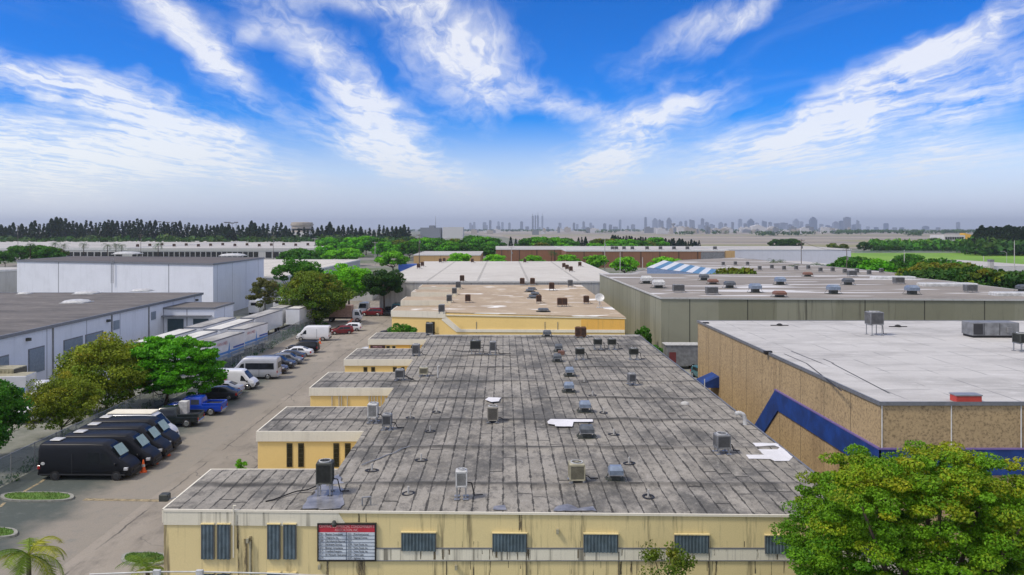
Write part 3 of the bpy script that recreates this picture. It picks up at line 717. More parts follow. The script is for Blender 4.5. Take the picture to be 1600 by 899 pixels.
def f2(b, pts, t=.1, s=(0, 0)):
    """flat shape on the second building's slanted front wall; pts are photo pixels"""
    def w(x, y):
        a = (x - CX) / F; k = (108.9 - 115.6) / (16.6 - MXL); Y = (115.6 - k * MXL) / (1 - k * a); return (a * Y, Y, H - (y - CY) * Y / F)
    A = [w(*p) for p in pts]; n = len(A); Bk = [(a, c - t, e) for a, c, e in A]
    b.mesh(A + Bk, [tuple(range(n))[::-1], tuple(range(n, 2 * n))] + [(i, (i + 1) % n, n + (i + 1) % n, n + i) for i in range(n)]); return b
b = MB(); f2(b, [(690, 500), (694, 492), (720, 514.5), (713, 519)]); f2(b, [(713, 519), (720, 514.5), (976, 515.5), (976, 520)], .1); b.build('cream_band', M['cream2'], b2, world=True)
b = MB(); f2(b, [(908, 499), (976, 498.6), (976, 515.5), (908, 515.2)], .04); b.build('orange_panel', M['orange'], b2, world=True)
b = MB(); f2(b, [(690, 491.5), (978, 497), (978, 498.4), (690, 493)], .12); b.build('roof_edge', M['cream2'], b2, world=True)
b = MB()
for x in (744, 851, 871): f2(b, [(x, 503), (x + .7, 503), (x + .7, 520), (x, 520)], .06)
b.build('conduit', M['trim'], b2, world=True)
for a, c in ((665.5, 670.5), (673.5, 679)): louvre_window(b2, (a - CX) * 115.2 / F, (c - CX) * 115.2 / F, 2.7, 5.2, 115.95 - .35)

# ================================================================ generic flat buildings
def flat(name, label, cat, poly, z, wall, roof, fascia=None, lip=.15, fh=.35, group=None, rname='roof'):
    cx = sum(p[0] for p in poly) / len(poly); cy = sum(p[1] for p in poly) / len(poly)
    th = thing(name, label, cat, (cx, cy, 0), group=group)
    b = MB(); b.prism(poly, 0, z - .01, cap=False); b.build('wall', wall, th, world=True)
    b = MB(); b.prism(poly, z - .005, z + .05); b.build(rname, roof, th, world=True)
    if fascia is not None:
        n = len(poly); b = MB()
        ar = sum(poly[i][0] * poly[(i + 1) % n][1] - poly[(i + 1) % n][0] * poly[i][1] for i in range(n)); P_ = poly if ar > 0 else poly[::-1]
        for i in range(n):
            a = Vector(P_[i]); c = Vector(P_[(i + 1) % n]); d_ = (c - a).normalized(); nn = Vector((d_.y, -d_.x))
            q = [a - d_ * 0, c + d_ * lip, c + d_ * lip + nn * lip, a + nn * lip]; q = [(p.x, p.y) for p in (a + nn * .01, c + d_ * (lip - .002) + nn * .01, c + d_ * (lip - .002) + nn * lip, a + nn * lip)]
            b.prism(q, z - fh + .01 * i * .1, z + .10 + .002 * i)
        b.build('roof_edge', fascia, th, world=True)
    return th
def gp(pts, z): return [G(x, y, z) for x, y in pts]
ww = flat('warehouse_building', 'wide grey ribbed warehouse with seamed white roof behind the tan roof', 'building', gp([(593, 440), (980, 440), (908, 409), (664, 409)], 7.), 7., M['grey_ribbed'], M['roof_white2'], M['trim_white'], fh=.25)
gc = flat('warehouse_building', 'huge weathered grey concrete panel warehouse with gravel roof at right', 'building', gp([(1033, 466), (1690, 469.5), (1600, 455), (1480, 440), (1392, 431), (937, 428)], 9.), 9., M['concrete'], M['roof_grey'], M['pale_wall'], fh=.12)
tanpoly = [(21.35, 45.3), (75, 45.3), (75, 85.2), (20.75, 85.2)]
tb_ = flat('warehouse_building', 'tan pebbledash warehouse with white roof and royal blue band at right', 'building', tanpoly, 8.8, M['pebble'], M['roof_white'], M['trim'], lip=.1, fh=.12)
# blue band: level on the front face, climbing and falling on the side face
b = MB()
def side(px, py):  # side face of the tan building: photo pixel -> (X, Y, z)
    for _ in range(1):
        X = 21.1; Y = X * F / (px - CX); X = 21.35 - .6 * (Y - 45.3) / 39.9; Y = X * F / (px - CX)
    return Y, H - (py - CY) * Y / F
def sideshape(b, pts, t=.12):
    A = []
    for Y, z in pts:
        X = 21.35 - .6 * (Y - 45.3) / 39.9; A.append((X, Y, z))
    n = len(A); B = [(x - t, y, z) for x, y, z in A]
    b.mesh(A + B, [tuple(range(n)), tuple(range(n, 2 * n))[::-1]] + [(i, (i + 1) % n, n + (i + 1) % n, n + i) for i in range(n)])
ytop, ztop = side(1213, 615); yin, zin = side(1217, 644); ylo, zlo = side(1186, 680); yli, zli = side(1199, 688)
zt_, zi_ = 6.2, 4.75
sideshape(b, [(45.18, zi_), (45.18, zt_), (ytop, zt_), (yin, zi_)]); sideshape(b, [(yin, zi_), (ytop, zt_), (ylo + 3, zt_ - (zt_ - zlo) * 1.25), (yli + 3, zi_ - (zi_ - zli) * 1.5)])
b.box(21.23, 75, 45.18, 45.295, zi_, zt_); b.build('blue_band', M['blue'], tb_, world=True)
M['mauve'] = plain('mauve_edge_strip', (.18, .13, .34), .5, local=False)
b = MB(); b.box(21.2, 75, 45.14, 45.29, zt_ + .002, zt_ + .08); sideshape(b, [(45.2, zt_ + .002), (45.2, zt_ + .08), (ytop + .1, zt_ + .08), (ytop + .1, zt_ + .002)], .15); b.build('band_edge', M['mauve'], tb_, world=True)
b = MB()
for x in (21.42, 25.35, 29.3, 33.3, 37.3): b.box(x, x + .05, 45.26, 45.298, 0, 8.7)
b.build('panel_joint', M['trim_white'], tb_, world=True)
b = MB(); 
for Y in (49, 52.9, 56.9, 61, 65, 69, 73, 77, 81): sideshape(b, [(Y, 0), (Y, 8.65), (Y + .035, 8.65), (Y + .035, 0)], .01)
b.build('panel_joint', M['stain'], tb_, world=True)
for y_ in (1105, 1203):
    Y = 21.1 * F / (y_ - CX); b = MB(); b.box(20.7, 21.3, Y, Y + .35, 8.72, 8.98); b.build('roof_scupper', M['tar'], tb_, world=True)
b = MB(); Z_ = 8.852
for (x0, y0_, x1, y1_) in ((1236, 549, 1284, 568), (1286, 561, 1303, 568), (1300, 568, 1390, 615), (1225, 553, 1260, 568), (1260, 568, 1315, 611)):
    a = G(x0, y0_, Z_); c = G(x1, y1_, Z_); d_ = Vector((c[0] - a[0], c[1] - a[1])); n_ = Vector((d_.y, -d_.x)).normalized() * .05
    b.face([(a[0] - n_.x, a[1] - n_.y, Z_ + .004), (a[0] + n_.x, a[1] + n_.y, Z_ + .004), (c[0] + n_.x, c[1] + n_.y, Z_ + .004), (c[0] - n_.x, c[1] - n_.y, Z_ + .004)])
b.build('roof_seam', M['tar'], tb_, world=True)
# blue awning at the far end of the alley wall
aw = thing('entrance_awning', 'royal blue sloping awning at the far end of the tan alley wall', 'awning', (20, 79, 0))
b = MB(); ya, yb_ = 77.2, 79.8
b.mesh([(20.88, ya, 4.4), (20.88, yb_, 4.4), (19.3, yb_, 3.7), (19.3, ya, 3.7), (19.3, ya, 3.3), (19.3, yb_, 3.3), (20.88, ya, 3.3), (20.88, yb_, 3.3)], [(0, 1, 2, 3), (3, 2, 5, 4), (0, 3, 4, 6), (1, 7, 5, 2)])
b.build('canopy', M['blue'], aw, world=True)
for yy_ in (ya + .1, yb_ - .1):
    b = MB(); b.tube((19.4, yy_, 0), (19.4, yy_, 3.4), .05); b.build('pole', M['galv'], aw, world=True)

# ---- left side: white buildings
lw = flat('warehouse_building', 'low white warehouse with dark roof and dock doors at the left edge', 'building', [(-56.7, 60), (-56.7, 150.6), (-175, 150.6), (-175, 60)], 6.5, M['white_wall'], M['roof_dark'], M['trim'], lip=.25, fh=.3)
def dockdoor(par, x0, x1, xw, z0, z1, mat):
    Y0, Y1 = sorted((-xw * F / (CX - x0), -xw * F / (CX - x1)))
    b = MB(); b.box(xw, xw + .06, Y0 - .15, Y1 + .15, z0 - .02, z1 + .15); f = b.build('dock_door', M['trim'], par, world=True)
    b = MB()
    n = 12
    for i in range(n): b.box(xw + .062, xw + .09 + (.02 if i % 2 else 0), Y0, Y1, z0 + (z1 - z0) * i / n, z0 + (z1 - z0) * (i + 1) / n - .003)
    b.build('slat_panel', mat, f, world=True)
XW = -56.7
for a, c in ((-28, 12), (45, 68), (100, 128), (134, 160)): dockdoor(lw, a, c, XW, 1.2, 4.1, M['rollup2'])
for a, c in ((177, 186), (236, 243)):
    Y0, Y1 = 56.7 * F / (CX - a), 56.7 * F / (CX - c); b = MB(); b.box(XW, XW + .08, Y0, Y1, 3.9, 5.2); b.build('louvre_vent', M['rollup2'], lw, world=True)
for px in (82, 174, 232): b = MB(); Y0 = 56.7 * F / (CX - px); b.tube((XW + .1, Y0, 0), (XW + .1, Y0, 6.3), .09, n=6); b.build('downpipe', M['steelgrey'], lw, world=True)
for px in (40, 166, 305):
    Y0 = 56.7 * F / (CX - px); b = MB(); b.box(XW, XW + .45, Y0, Y0 + .45, 5.3, 5.65); b.build('wall_light', M['darkunit'], lw, world=True)
tw = flat('warehouse_building', 'tall white panelled warehouse with a dark flat roof behind the low one', 'building', [(-60.7, 167.5), (-60.7, 203), (-114, 212), (-113, 186)], 11.25, M['white_wall'], M['roof_dark2'], M['trim'], lip=.2, fh=.25)
tw_pts = None
b = MB(); Y0 = 197.5; b.box(-60.7, -60.6, Y0, Y0 + 3.2, 0, 5.0); b.build('door', M['rollup'], tw, world=True)
b = MB()
for k in range(2): b.tube((-86.2 + k * .5, 175.9, 6.6), (-86.2 + k * .5, 175.9, 12.2), .05, n=5)
for k in range(14): b.tube((-86.2, 175.9, 6.8 + k * .4), (-85.7, 175.9, 6.8 + k * .4), .03, n=4)
b.build('roof_ladder', M['galv'], tw, world=True)
an = flat('loading_dock_annex', 'small white dock annex with two dark green roll doors', 'building', [(-56.6, 133.5), (-48.2, 133.5), (-48.2, 143), (-56.6, 143)], 5.4, M['white_wall'], M['roof_dark'], M['trim'], fh=.2)
for a, c in ((262, 287), (302, 326)):
    x0, x1 = (a - CX) * 133.5 / F, (c - CX) * 133.5 / F; b = MB(); b.box(x0, x1, 133.42, 133.49, .6, 3.6); o = b.build('roll_door', M['rollup'], an, world=True)
b = MB(); b.box(-56.6, -48.6, 132.5, 133.49, 4.0, 4.2); b.build('door_canopy', M['trim'], an, world=True)
lb = flat('low_building', 'low pale building at the left edge beside the tall white warehouse', 'building', [(-128, 196), (-118, 214), (-190, 214), (-190, 196)], 8.2, M['pale_wall'], M['roof_pale'], M['trim_white'])
mw = flat('warehouse_building', 'low white roofed warehouse behind the trees right of the tall one', 'building', [(-57, 205.6), (-57, 319), (-122, 319), (-122, 214)], 6.2, M['grey_ribbed'], M['roof_white2'], M['trim_white'])
mw2 = flat('warehouse_building', 'pale flat roofed warehouse left of the lone round tree', 'building', gp([(470, 440), (582, 440), (600, 428), (540, 425)], 5.), 5., M['pale_wall'], M['roof_pale'], M['trim_white'])

# ---- far long warehouses, left
def winrow(par, x0, x1, Y, z0, z1, n, mat, name='window'):
    for i in range(n):
        a = x0 + (x1 - x0) * i / n; c = a + (x1 - x0) / n * .82
        b = MB(); b.box(a, c, Y - .12, Y - .01, z0, z1); b.build(name, mat, par, world=True)
fl1 = flat('long_warehouse', 'very long low pale warehouse with window row, far left', 'building', [(-420, 496), (-233, 496), (-233, 760), (-520, 760)], 6.6, M['pale_wall'], M['roof_pale'], M['trim_white'], fh=1.4)
fl2 = flat('long_warehouse', 'very long white roofed warehouse with dark window row beyond the tall one', 'building', [(-231, 492), (-112, 492), (-140, 740), (-330, 740)], 6.4, M['pale_wall'], M['roof_pale'], M['pale_wall'], fh=1.6)
winrow(fl1, -330, -236, 496, 1.2, 4.0, 22, M['darkglass']); winrow(fl2, -228, -150, 492, 1.0, 4.2, 24, M['darkglass']); winrow(fl2, -146, -115, 492, .6, 4.2, 7, M['darkglass'])
# ---- brown, tan and white ones, centre
br1 = flat('brick_building', 'dark brown brick building with white roof behind the white warehouse', 'building', gp([(775, 389), (905, 389), (905, 385), (775, 385)], 8.2), 8.2, M['brown_wall'], M['roof_pale'], M['trim_white'], fh=.5)
br2 = flat('brick_building', 'long brown panelled building with rooftop units left of the white one', 'building', [(30, 380), (107, 380), (107, 462), (30, 462)], 8.3, M['brown_wall'], M['roof_pale'], M['trim_white'], fh=.6)
b = MB(); b.box(94, 105.2, 379.8, 379.99, .5, 7.4); b.build('dark_panel', M['steelgrey'], br2, world=True)
b = MB(); b.box(105.3, 110, 379.5, 383, 0, 8); b.build('end_pier', M['tan_wall'], br2, world=True)
tan2 = flat('tan_building', 'small tan panelled building with white roof left of the brown brick one', 'building', [(-43, 385), (-11, 385), (-11, 440), (-43, 440)], 6.0, M['tan_wall'], M['roof_pale'], M['trim_white'], fh=.4)
wl = flat('long_warehouse', 'long plain white warehouse before the airfield, right of the brown building', 'building', [(112, 400), (174, 400), (178, 470), (112, 470)], 8.2, M['lilac_wall'], M['roof_pale'], M['trim_white'], fh=.4)
wl2 = flat('low_building', 'low white building with framed bays in front of the long white warehouse', 'building', [(80, 318), (128, 312), (128, 345), (80, 345)], 4.6, M['lilac_wall'], M['roof_pale'], M['trim_white'], fh=.3)
for i in range(9):
    b = MB(); b.box(84 + i * 4.9, 87.5 + i * 4.9, 311., 318.5 - .9 * i * .1, .2, 3.6)
    b.v = [(x, y if y > 312 else 317.2 - (x - 80) * .125, z) for x, y, z in b.v]; b.build('bay_opening', M['steelgrey'], wl2, world=True)
gr = flat('warehouse_building', 'low grey gravel roofed building behind the concrete one', 'building', gp([(962, 434), (1424, 434), (1402, 427), (1150, 403), (1062, 407)], 7.4), 7.4, M['pale_wall'], M['roof_grey'], M['trim'], fh=.2)
sr = thing('striped_roof_building', 'building with slanting roof striped in blue and white', 'building', (35, 180, 0))
def SRP(u, v):  # u along, v up the slope
    A = Vector(V(1011, 418, 182)); B = Vector(V(1112, 430, 182)); C = Vector(V(1120, 421.5, 196)); D = Vector(V(1037, 407, 196))
    return tuple((A * (1 - u) + B * u) * (1 - v) + (D * (1 - u) + C * u) * v)
b = MB(); bs_ = MB()
for i in range(10):
    u0, u1 = i / 10, (i + 1) / 10
    sh = .1
    (bs_ if i % 2 else b).face([SRP(u0, 0), SRP(u1 , 0), SRP(min(1, u1), 1), SRP(min(1, u0), 1)])
b.build('roof', plain('white_sheet_roof', (.7, .72, .74), .5, local=False), sr, world=True); bs_.build('roof_stripes', plain('blue_sheet_roof', (.10, .24, .40), .5, local=False), sr, world=True)
b = MB(); A, B, C, D = [SRP(*k) for k in ((0, 0), (1, 0), (1, 1), (0, 1))]
b.mesh([A, B, C, D] + [(p[0], p[1], 0) for p in (A, B, C, D)], [(0, 4, 5, 1), (1, 5, 6, 2), (2, 6, 7, 3), (3, 7, 4, 0)]); b.v = [(x, y, z - .05 if z else z) for x, y, z in b.v]
b.build('wall', plain('blue_white_wall', (.3, .4, .6), .6, local=False), sr, world=True)

# ================================================================ TREES
def set_attr(me, name, arr):
    a = me.attributes.new(name, 'FLOAT', 'FACE'); a.data.foreach_set('value', arr.astype(np.float32))
def crown_mesh(name, mat, rng, clumps, per, leaf, flat_=.6, up=.35, tri=False, bright_top=.35, zlo=0., zhi=1., aspect=1.7):
    """clumps: list of (x, y, z, r). Leaves are small quads spread through every clump's outer shell."""
    cs = np.array(clumps); n = len(cs); k = per
    idx = np.repeat(np.arange(n), k); N = n * k
    d = rng.normal(size=(N, 3)); d /= np.linalg.norm(d, axis=1)[:, None]
    rad = rng.uniform(.35, 1.0, N) ** .45
    c = cs[idx]; p = c[:, :3] + d * (rad * c[:, 3])[:, None] * np.array([1, 1, flat_])
    nr = d * .55 + np.array([0, 0, up]) + rng.normal(size=(N, 3)) * .55; nr /= np.linalg.norm(nr, axis=1)[:, None]
    u = np.cross(nr, rng.normal(size=(N, 3))); u /= np.linalg.norm(u, axis=1)[:, None]; v = np.cross(nr, u)
    s = leaf * rng.uniform(.6, 1.3, N)
    u *= s[:, None]; v *= (s / aspect)[:, None]
    if tri: vs = np.stack([p - u, p + v, p + u * .9 - v * .4], 1); m = 3
    else: vs = np.stack([p - u, p - v, p + u, p + v], 1); m = 4
    me = bpy.data.meshes.new(name); me.vertices.add(N * m); me.vertices.foreach_set('co', vs.reshape(-1).astype(np.float32))
    me.loops.add(N * m); me.loops.foreach_set('vertex_index', np.arange(N * m, dtype=np.int32)); me.polygons.add(N)
    me.polygons.foreach_set('loop_start', np.arange(0, N * m, m, dtype=np.int32)); me.update(calc_edges=True)
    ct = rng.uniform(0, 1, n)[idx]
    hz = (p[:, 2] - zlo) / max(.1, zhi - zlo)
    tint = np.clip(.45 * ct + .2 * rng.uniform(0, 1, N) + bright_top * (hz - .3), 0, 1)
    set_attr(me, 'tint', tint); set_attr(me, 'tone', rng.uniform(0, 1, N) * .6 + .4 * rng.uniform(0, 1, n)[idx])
    me.materials.append(mat)
    return me
def tree(name, label, cat, mat, Rx, Hh, zc, ncl, per, leaf, seed, group=None, trunk=(.16, 1.0), lean=(0, 0), Ry=None, cr=.30, bark='bark', flat_=.6, bright_top=.35, lobes=5, gap=.0, limbs=8, shell=.55, zflat=1.0, openb=0., sup=2.):
    """broadleaf tree: crown from zc to Hh with radius Rx, limbs reaching into it"""
    rng = np.random.default_rng(seed); Ry = Ry or Rx; hc = (Hh - zc) / 2; mid = (Hh + zc) / 2
    cl = []; tries = 0
    ph = rng.uniform(0, 6.28, 4)
    while len(cl) < ncl and tries < ncl * 30:
        tries += 1
        d = rng.normal(size=3); d /= np.linalg.norm(d); d0 = d; d = d / (np.abs(d) ** sup).sum() ** (1 / sup)
        if d[2] < -.55 and rng.random() < .75: continue
        az = math.atan2(d[1], d[0]); lob = 1 + .16 * math.sin(lobes * az + ph[0]) + .10 * math.sin(2 * az + ph[1]) + .10 * math.sin(3 * d[2] * 2 + ph[2])
        r = (shell + (1 - shell) * rng.random() ** .5) * lob * (1 - cr * .6)
        if gap and rng.random() < gap: continue
        x, y, z = d[0] * Rx * r + lean[0], d[1] * Ry * r + lean[1], mid + d[2] * hc * min(1, r + .04)
        cl.append((x, y, z, cr * (Rx + Ry) / 2 * rng.uniform(.55, 1.15)))
    me = crown_mesh(name + '_crown', mat, rng, cl, per, leaf, flat_, zlo=zc, zhi=Hh, bright_top=bright_top)
    th = thing(name, label, cat, group=group)
    o = bpy.data.objects.new('crown', me); COL.objects.link(o); o.parent = th; LOC[o.name] = Vector((0, 0, 0))
    b = MB(); fork = zc + (mid - zc) * .15; r0, k_ = trunk
    tp = [(0, 0, 0), (lean[0] * .15 + .05, lean[1] * .15, fork * .5), (lean[0] * .4, lean[1] * .4, fork)]
    b.path(tp, r0, 8, r0 * .72)
    for i in range(limbs):
        e = cl[int(rng.integers(len(cl)))]; m_ = ((tp[2][0] * .45 + e[0] * .55), (tp[2][1] * .45 + e[1] * .55), fork * .5 + e[2] * .5 - .15 * hc)
        b.path([tp[2], m_, e[:3]], r0 * .5, 6, r0 * .12)
    b.build('trunk', M[bark], th, smooth=True)
    return th
M['leaf_olive'] = leafmat('olive_leaves', (.05, .13, .009), (.13, .20, .012), (.28, .22, .018))
M['leaf_yellow'] = leafmat('yellow_green_leaves', (.09, .19, .01), (.21, .27, .012), (.40, .32, .02))
M['leaf_bright'] = leafmat('bright_green_leaves', (.04, .20, .004), (.10, .38, .006), (.24, .58, .012))
M['leaf_lime'] = leafmat('lime_leaves', (.07, .30, .006), (.16, .46, .01), (.25, .58, .02))
M['leaf_green'] = leafmat('green_leaves', (.02, .10, .006), (.05, .19, .008), (.12, .26, .015))
M['leaf_dark'] = leafmat('dark_green_leaves', (.014, .055, .006), (.03, .10, .010), (.08, .14, .015))
M['leaf_red'] = leafmat('russet_leaves', (.08, .12, .02), (.16, .17, .04), (.27, .19, .05))
M['leaf_mix'] = leafmat('green_leaves_with_bronze_tips', (.03, .13, .005), (.12, .27, .007), (.34, .32, .012))
M['leaf_pine'] = leafmat('casuarina_needles', (.012, .03, .012), (.02, .05, .018), (.035, .07, .02), .1)
M['leaf_palm'] = leafmat('palm_fronds', (.05, .12, .01), (.14, .22, .015), (.35, .34, .03))

def at(px, py, z=0.): x, y = G(px, py, z); return (x, y, z)
# foreground right tree
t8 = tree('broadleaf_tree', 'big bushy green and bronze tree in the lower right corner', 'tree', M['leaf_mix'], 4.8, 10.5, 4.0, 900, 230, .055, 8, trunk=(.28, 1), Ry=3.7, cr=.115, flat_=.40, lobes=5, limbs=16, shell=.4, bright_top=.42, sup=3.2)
t8.location = (15.1, 28.6, 0)
t9 = tree('shrubby_tree', 'sparse olive treetop rising before the front wall between two shutters', 'tree', M['leaf_olive'], 1.3, 6.0, 4.1, 34, 70, .06, 19, trunk=(.07, 1), cr=.28, gap=.2, flat_=.8)
t9.location = (6.6, 32.4, 0)
# trees along the chain link fence
t1 = tree('broadleaf_tree', 'dark green tree cut by the left edge of the picture', 'tree', M['leaf_green'], 3.6, 6.9, .8, 130, 160, .13, 21, trunk=(.16, 1), cr=.26); t1.location = (-41.6, 63.5, 0)
t2 = tree('broadleaf_tree', 'small yellow green tree by the fence behind the black vans', 'tree', M['leaf_yellow'], 3.5, 5.6, .5, 190, 130, .09, 22, trunk=(.11, 1), cr=.22, shell=.35); t2.location = at(96, 684)
t3 = tree('broadleaf_tree', 'olive brown tree left of the bright green one', 'tree', M['leaf_yellow'], 4.9, 7.7, .3, 260, 160, .13, 23, trunk=(.16, 1), cr=.24, shell=.5); t3.location = at(166, 646)
t4 = tree('broadleaf_tree', 'spreading bright green tree above the pickup trucks', 'tree', M['leaf_bright'], 5.2, 7.3, .9, 300, 150, .15, 24, trunk=(.17, 1), cr=.16, flat_=.35, lean=(.8, 0), lobes=6, limbs=12); t4.location = at(258, 634)
t5 = tree('broadleaf_tree', 'wide olive tree with russet top beside the white cargo van', 'tree', M['leaf_olive'], 6.2, 10.2, .8, 230, 140, .2, 25, trunk=(.28, 1), cr=.22, lobes=4); t5.location = at(491, 508)
t6 = tree('broadleaf_tree', 'lime green tree right behind the wide olive tree', 'tree', M['leaf_lime'], 6.2, 10.4, 3.0, 80, 170, .26, 26, trunk=(.25, 1), cr=.24); t6.location = at(545, 490)
t6b = tree('broadleaf_tree', 'green tree partly hidden at the back of the wide olive tree', 'tree', M['leaf_green'], 6.2, 11.8, 3.0, 70, 150, .26, 31, trunk=(.25, 1), cr=.24); t6b.location = (-47.5, 185, 0)
t5b = tree('broadleaf_tree', 'thin russet tree left of the wide olive tree', 'tree', M['leaf_red'], 3.6, 8.6, 2.2, 46, 120, .2, 27, trunk=(.12, 1), cr=.24, gap=.2); t5b.location = (-50, 168, 0)
t7 = tree('broadleaf_tree', 'lone round dark green tree with forked trunk before the grey wall', 'tree', M['leaf_dark'], 4.8, 9.6, 4.3, 90, 190, .22, 28, trunk=(.22, 1), cr=.22, limbs=12); t7.location = (-25.6, 172, 0)
sh = tree('shrub', 'rounded grey green shrub between the yellow wings', 'shrub', M['leaf_green'], 2.6, 6.6, 3.6, 40, 130, .12, 29, trunk=(.1, 1), cr=.26, bright_top=.6); sh.location = (-12.3, 101, 0)
sh = tree('shrub', 'small dark russet shrub behind the olive tree at the white wall', 'shrub', M['leaf_red'], 2.2, 3.6, .6, 26, 90, .12, 30, trunk=(.06, 1), gap=.2); sh.location = (-52.8, 107, 0)
sh = dup(sh, (-50.5, 112, 0), 1, 'low bare shrub by the white wall next to the dock annex')
sh2 = tree('shrub', 'small bright green shrub behind the first grey wing roof', 'shrub', M['leaf_lime'], .55, 1.6, .2, 14, 60, .07, 32, trunk=(.03, 1)); sh2.location = at(378, 747)
dup(sh2, (-14.9, 70.5, 0), 2, 'small green bush at the corner of the third wing', scale=1.2)
hd = tree('shrub', 'green hedge bush in the alley beside the concrete wall', 'shrub', M['leaf_green'], 1.6, 3.6, .4, 30, 90, .14, 33, trunk=(.06, 1)); hd.location = (19.8, 106.5, 0)
dup(hd, (19.7, 113, 0), 2, 'tall narrow bush at the corner of the second yellow building', scale=(1, 1, 1.5))
# corner shrub, bottom left of the main wall
def frond(b, base, az, L, droop, w, rng, seg=9, rise=.5, leafn=26):
    """one palm frond: arching midrib with paired leaflets"""
    pts = []; x, y, z = base; el = rise
    for i in range(seg + 1):
        pts.append(Vector((x, y, z))); el -= droop / seg; s = L / seg
        x += math.cos(az) * math.cos(el) * s; y += math.sin(az) * math.cos(el) * s; z += math.sin(el) * s
    for i in range(seg): b.tube(pts[i], pts[i + 1], .018 * (1 - i / seg) + .006, .018 * (1 - (i + 1) / seg) + .006, 4, caps=False)
    for k in range(leafn):
        u = .12 + .88 * k / leafn; q = u * seg; i = min(seg - 1, int(q)); p = pts[i].lerp(pts[i + 1], q - i); dr = (pts[i + 1] - pts[i]).normalized()
        sd_ = dr.cross(Vector((0, 0, 1)))
        if sd_.length < .05: sd_ = Vector((1, 0, 0))
        sd_.normalize(); ln = w * math.sin(math.pi * (.12 + .8 * u)) * rng.uniform(.85, 1.1)
        for sgn in (-1, 1):
            tip = p + sd_ * sgn * ln + dr * ln * .55 - Vector((0, 0, ln * rng.uniform(.15, .5))); wd = dr * .022 * L / 2
            b.face([p - wd, p + wd, tip])
def palm(label, h, L, n, seed, group=None, rise=.75, name='palm_tree', far=False, w=.42, leafn=26, r=.13, droop=1.9):
    rng = random.Random(seed); th = thing(name, label, 'palm tree', group=group)
    b = MB(); b.path([(0, 0, 0), (.05, 0, h * .5), (0, .04, h)], r, 7, r * .7); b.build('trunk', M['bark'], th, smooth=True)
    one = MB()
    for i in range(n):
        b = one if far else MB()
        frond(b, (0, 0, h), i * 2.4 + rng.uniform(-.2, .2), L * rng.uniform(.8, 1.1), droop * rng.uniform(.8, 1.2), w, rng, 6 if far else 9, rise * rng.uniform(.2, 1.5), leafn)
        if not far:
            o = b.build('frond', M['leaf_palm'], th)
            nf = len(o.data.polygons); set_attr(o.data, 'tint', np.full(nf, rng.uniform(.2, .9))); set_attr(o.data, 'tone', np.random.default_rng(i).uniform(.2, 1, nf))
    if far:
        o = one.build('crown', M['leaf_dark'], th); nf = len(o.data.polygons); set_attr(o.data, 'tint', np.full(nf, .4)); set_attr(o.data, 'tone', np.full(nf, .6))
    return th
pm = palm('feathery palm at the bottom left corner of the picture', 4.7, 2.1, 17, 4, w=.55, leafn=34); pm.location = (-20.3, 34.2, 0)
pm2 = palm('small palm against the left corner of the yellow front wall', 3.3, 1.5, 13, 6, w=.42, rise=.9); pm2.location = (-16.1, 36.2, 0)
pm3 = palm('short green palm in the bottom left corner bed', 2.0, 1.3, 10, 9, w=.35, rise=1.0); pm3.location = (-22.3, 33.4, 0)

# ---- mid distance trees
pr = {}
for k, (mt, rx, hh, zc, n, per, lf) in {'dome_lime': ('leaf_lime', 5.5, 7.5, 1.6, 46, 80, .42), 'dome_green': ('leaf_bright', 8.5, 11.5, 2.0, 60, 80, .6), 'dome_dark': ('leaf_green', 9., 12.5, 2.0, 60, 80, .62), 'dome_olive': ('leaf_olive', 8, 11, 1.6, 60, 80, .55), 'wall_dark': ('leaf_dark', 9., 11.5, .6, 70, 90, .55)}.items():
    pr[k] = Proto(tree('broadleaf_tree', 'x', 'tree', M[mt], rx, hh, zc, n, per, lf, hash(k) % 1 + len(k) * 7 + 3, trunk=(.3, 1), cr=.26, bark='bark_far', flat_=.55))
def putpx(p, x, ytop, Y, hnom, label, group=None, rz=0, wscale=None):
    """stand a tree at photo column x and distance Y so that its top reaches row ytop"""
    h = H - (ytop - CY) * Y / F; s = h / hnom
    return p.place(((x - CX) * Y / F, Y, 0), rz, label, group, (s * (wscale or 1), s * (wscale or 1), s))
# right cluster between the concrete roof and the field
GR = 'trees behind the gravel roof at the right'
for i, (x, yt, Y, k, hn, lb) in enumerate((
    (1345, 402, 250, 'dome_dark', 12.5, 'round green tree right of the white warehouse end'), (1368, 405, 238, 'dome_green', 11.5, 'green tree with brighter leaves beside the white warehouse end'), (1326, 401, 262, 'dome_dark', 12.5, 'dark tree partly behind a utility pole at the warehouse end'),
    (1395, 409, 240, 'dome_dark', 12.5, 'small dark round tree standing alone among parked cars'), (1411, 399, 330, 'dome_dark', 12.5, 'small tree at the near edge of the green field'), (1424, 397, 335, 'dome_dark', 12.5, 'second small tree at the near edge of the green field'),
    (1430, 417, 190, 'dome_olive', 11, 'olive tree at the left end of the dark clump'), (1463, 410, 205, 'dome_olive', 11, 'olive tree in the middle of the dark clump'), (1456, 404, 230, 'dome_dark', 12.5, 'tree rising behind the dark clump near the field'), (1452, 420, 178, 'wall_dark', 11.5, 'low dark tree at the front of the clump'),
    (1490, 411, 190, 'dome_olive', 11, 'olive tree at the right end of the dark clump'), (1502, 409, 215, 'dome_dark', 12.5, 'dark tree behind the right end of the clump'),
    (1522, 417, 168, 'wall_dark', 11.5, 'broad bushy tree standing apart right of the clump'), (1545, 419, 165, 'dome_olive', 11, 'bushy tree right of the broad one'), (1508, 421, 172, 'wall_dark', 11.5, 'dark tree joining the clump to the broad one'), (1597, 425, 160, 'wall_dark', 11.5, 'dark bushy tree cut by the right edge of the picture'))):
    putpx(pr[k], x, yt, Y, hn, lb, GR, i * 1.3)
putpx(pr['dome_olive'], 1143, 418, 178, 11, 'olive bush behind the concrete parapet', None, .4)
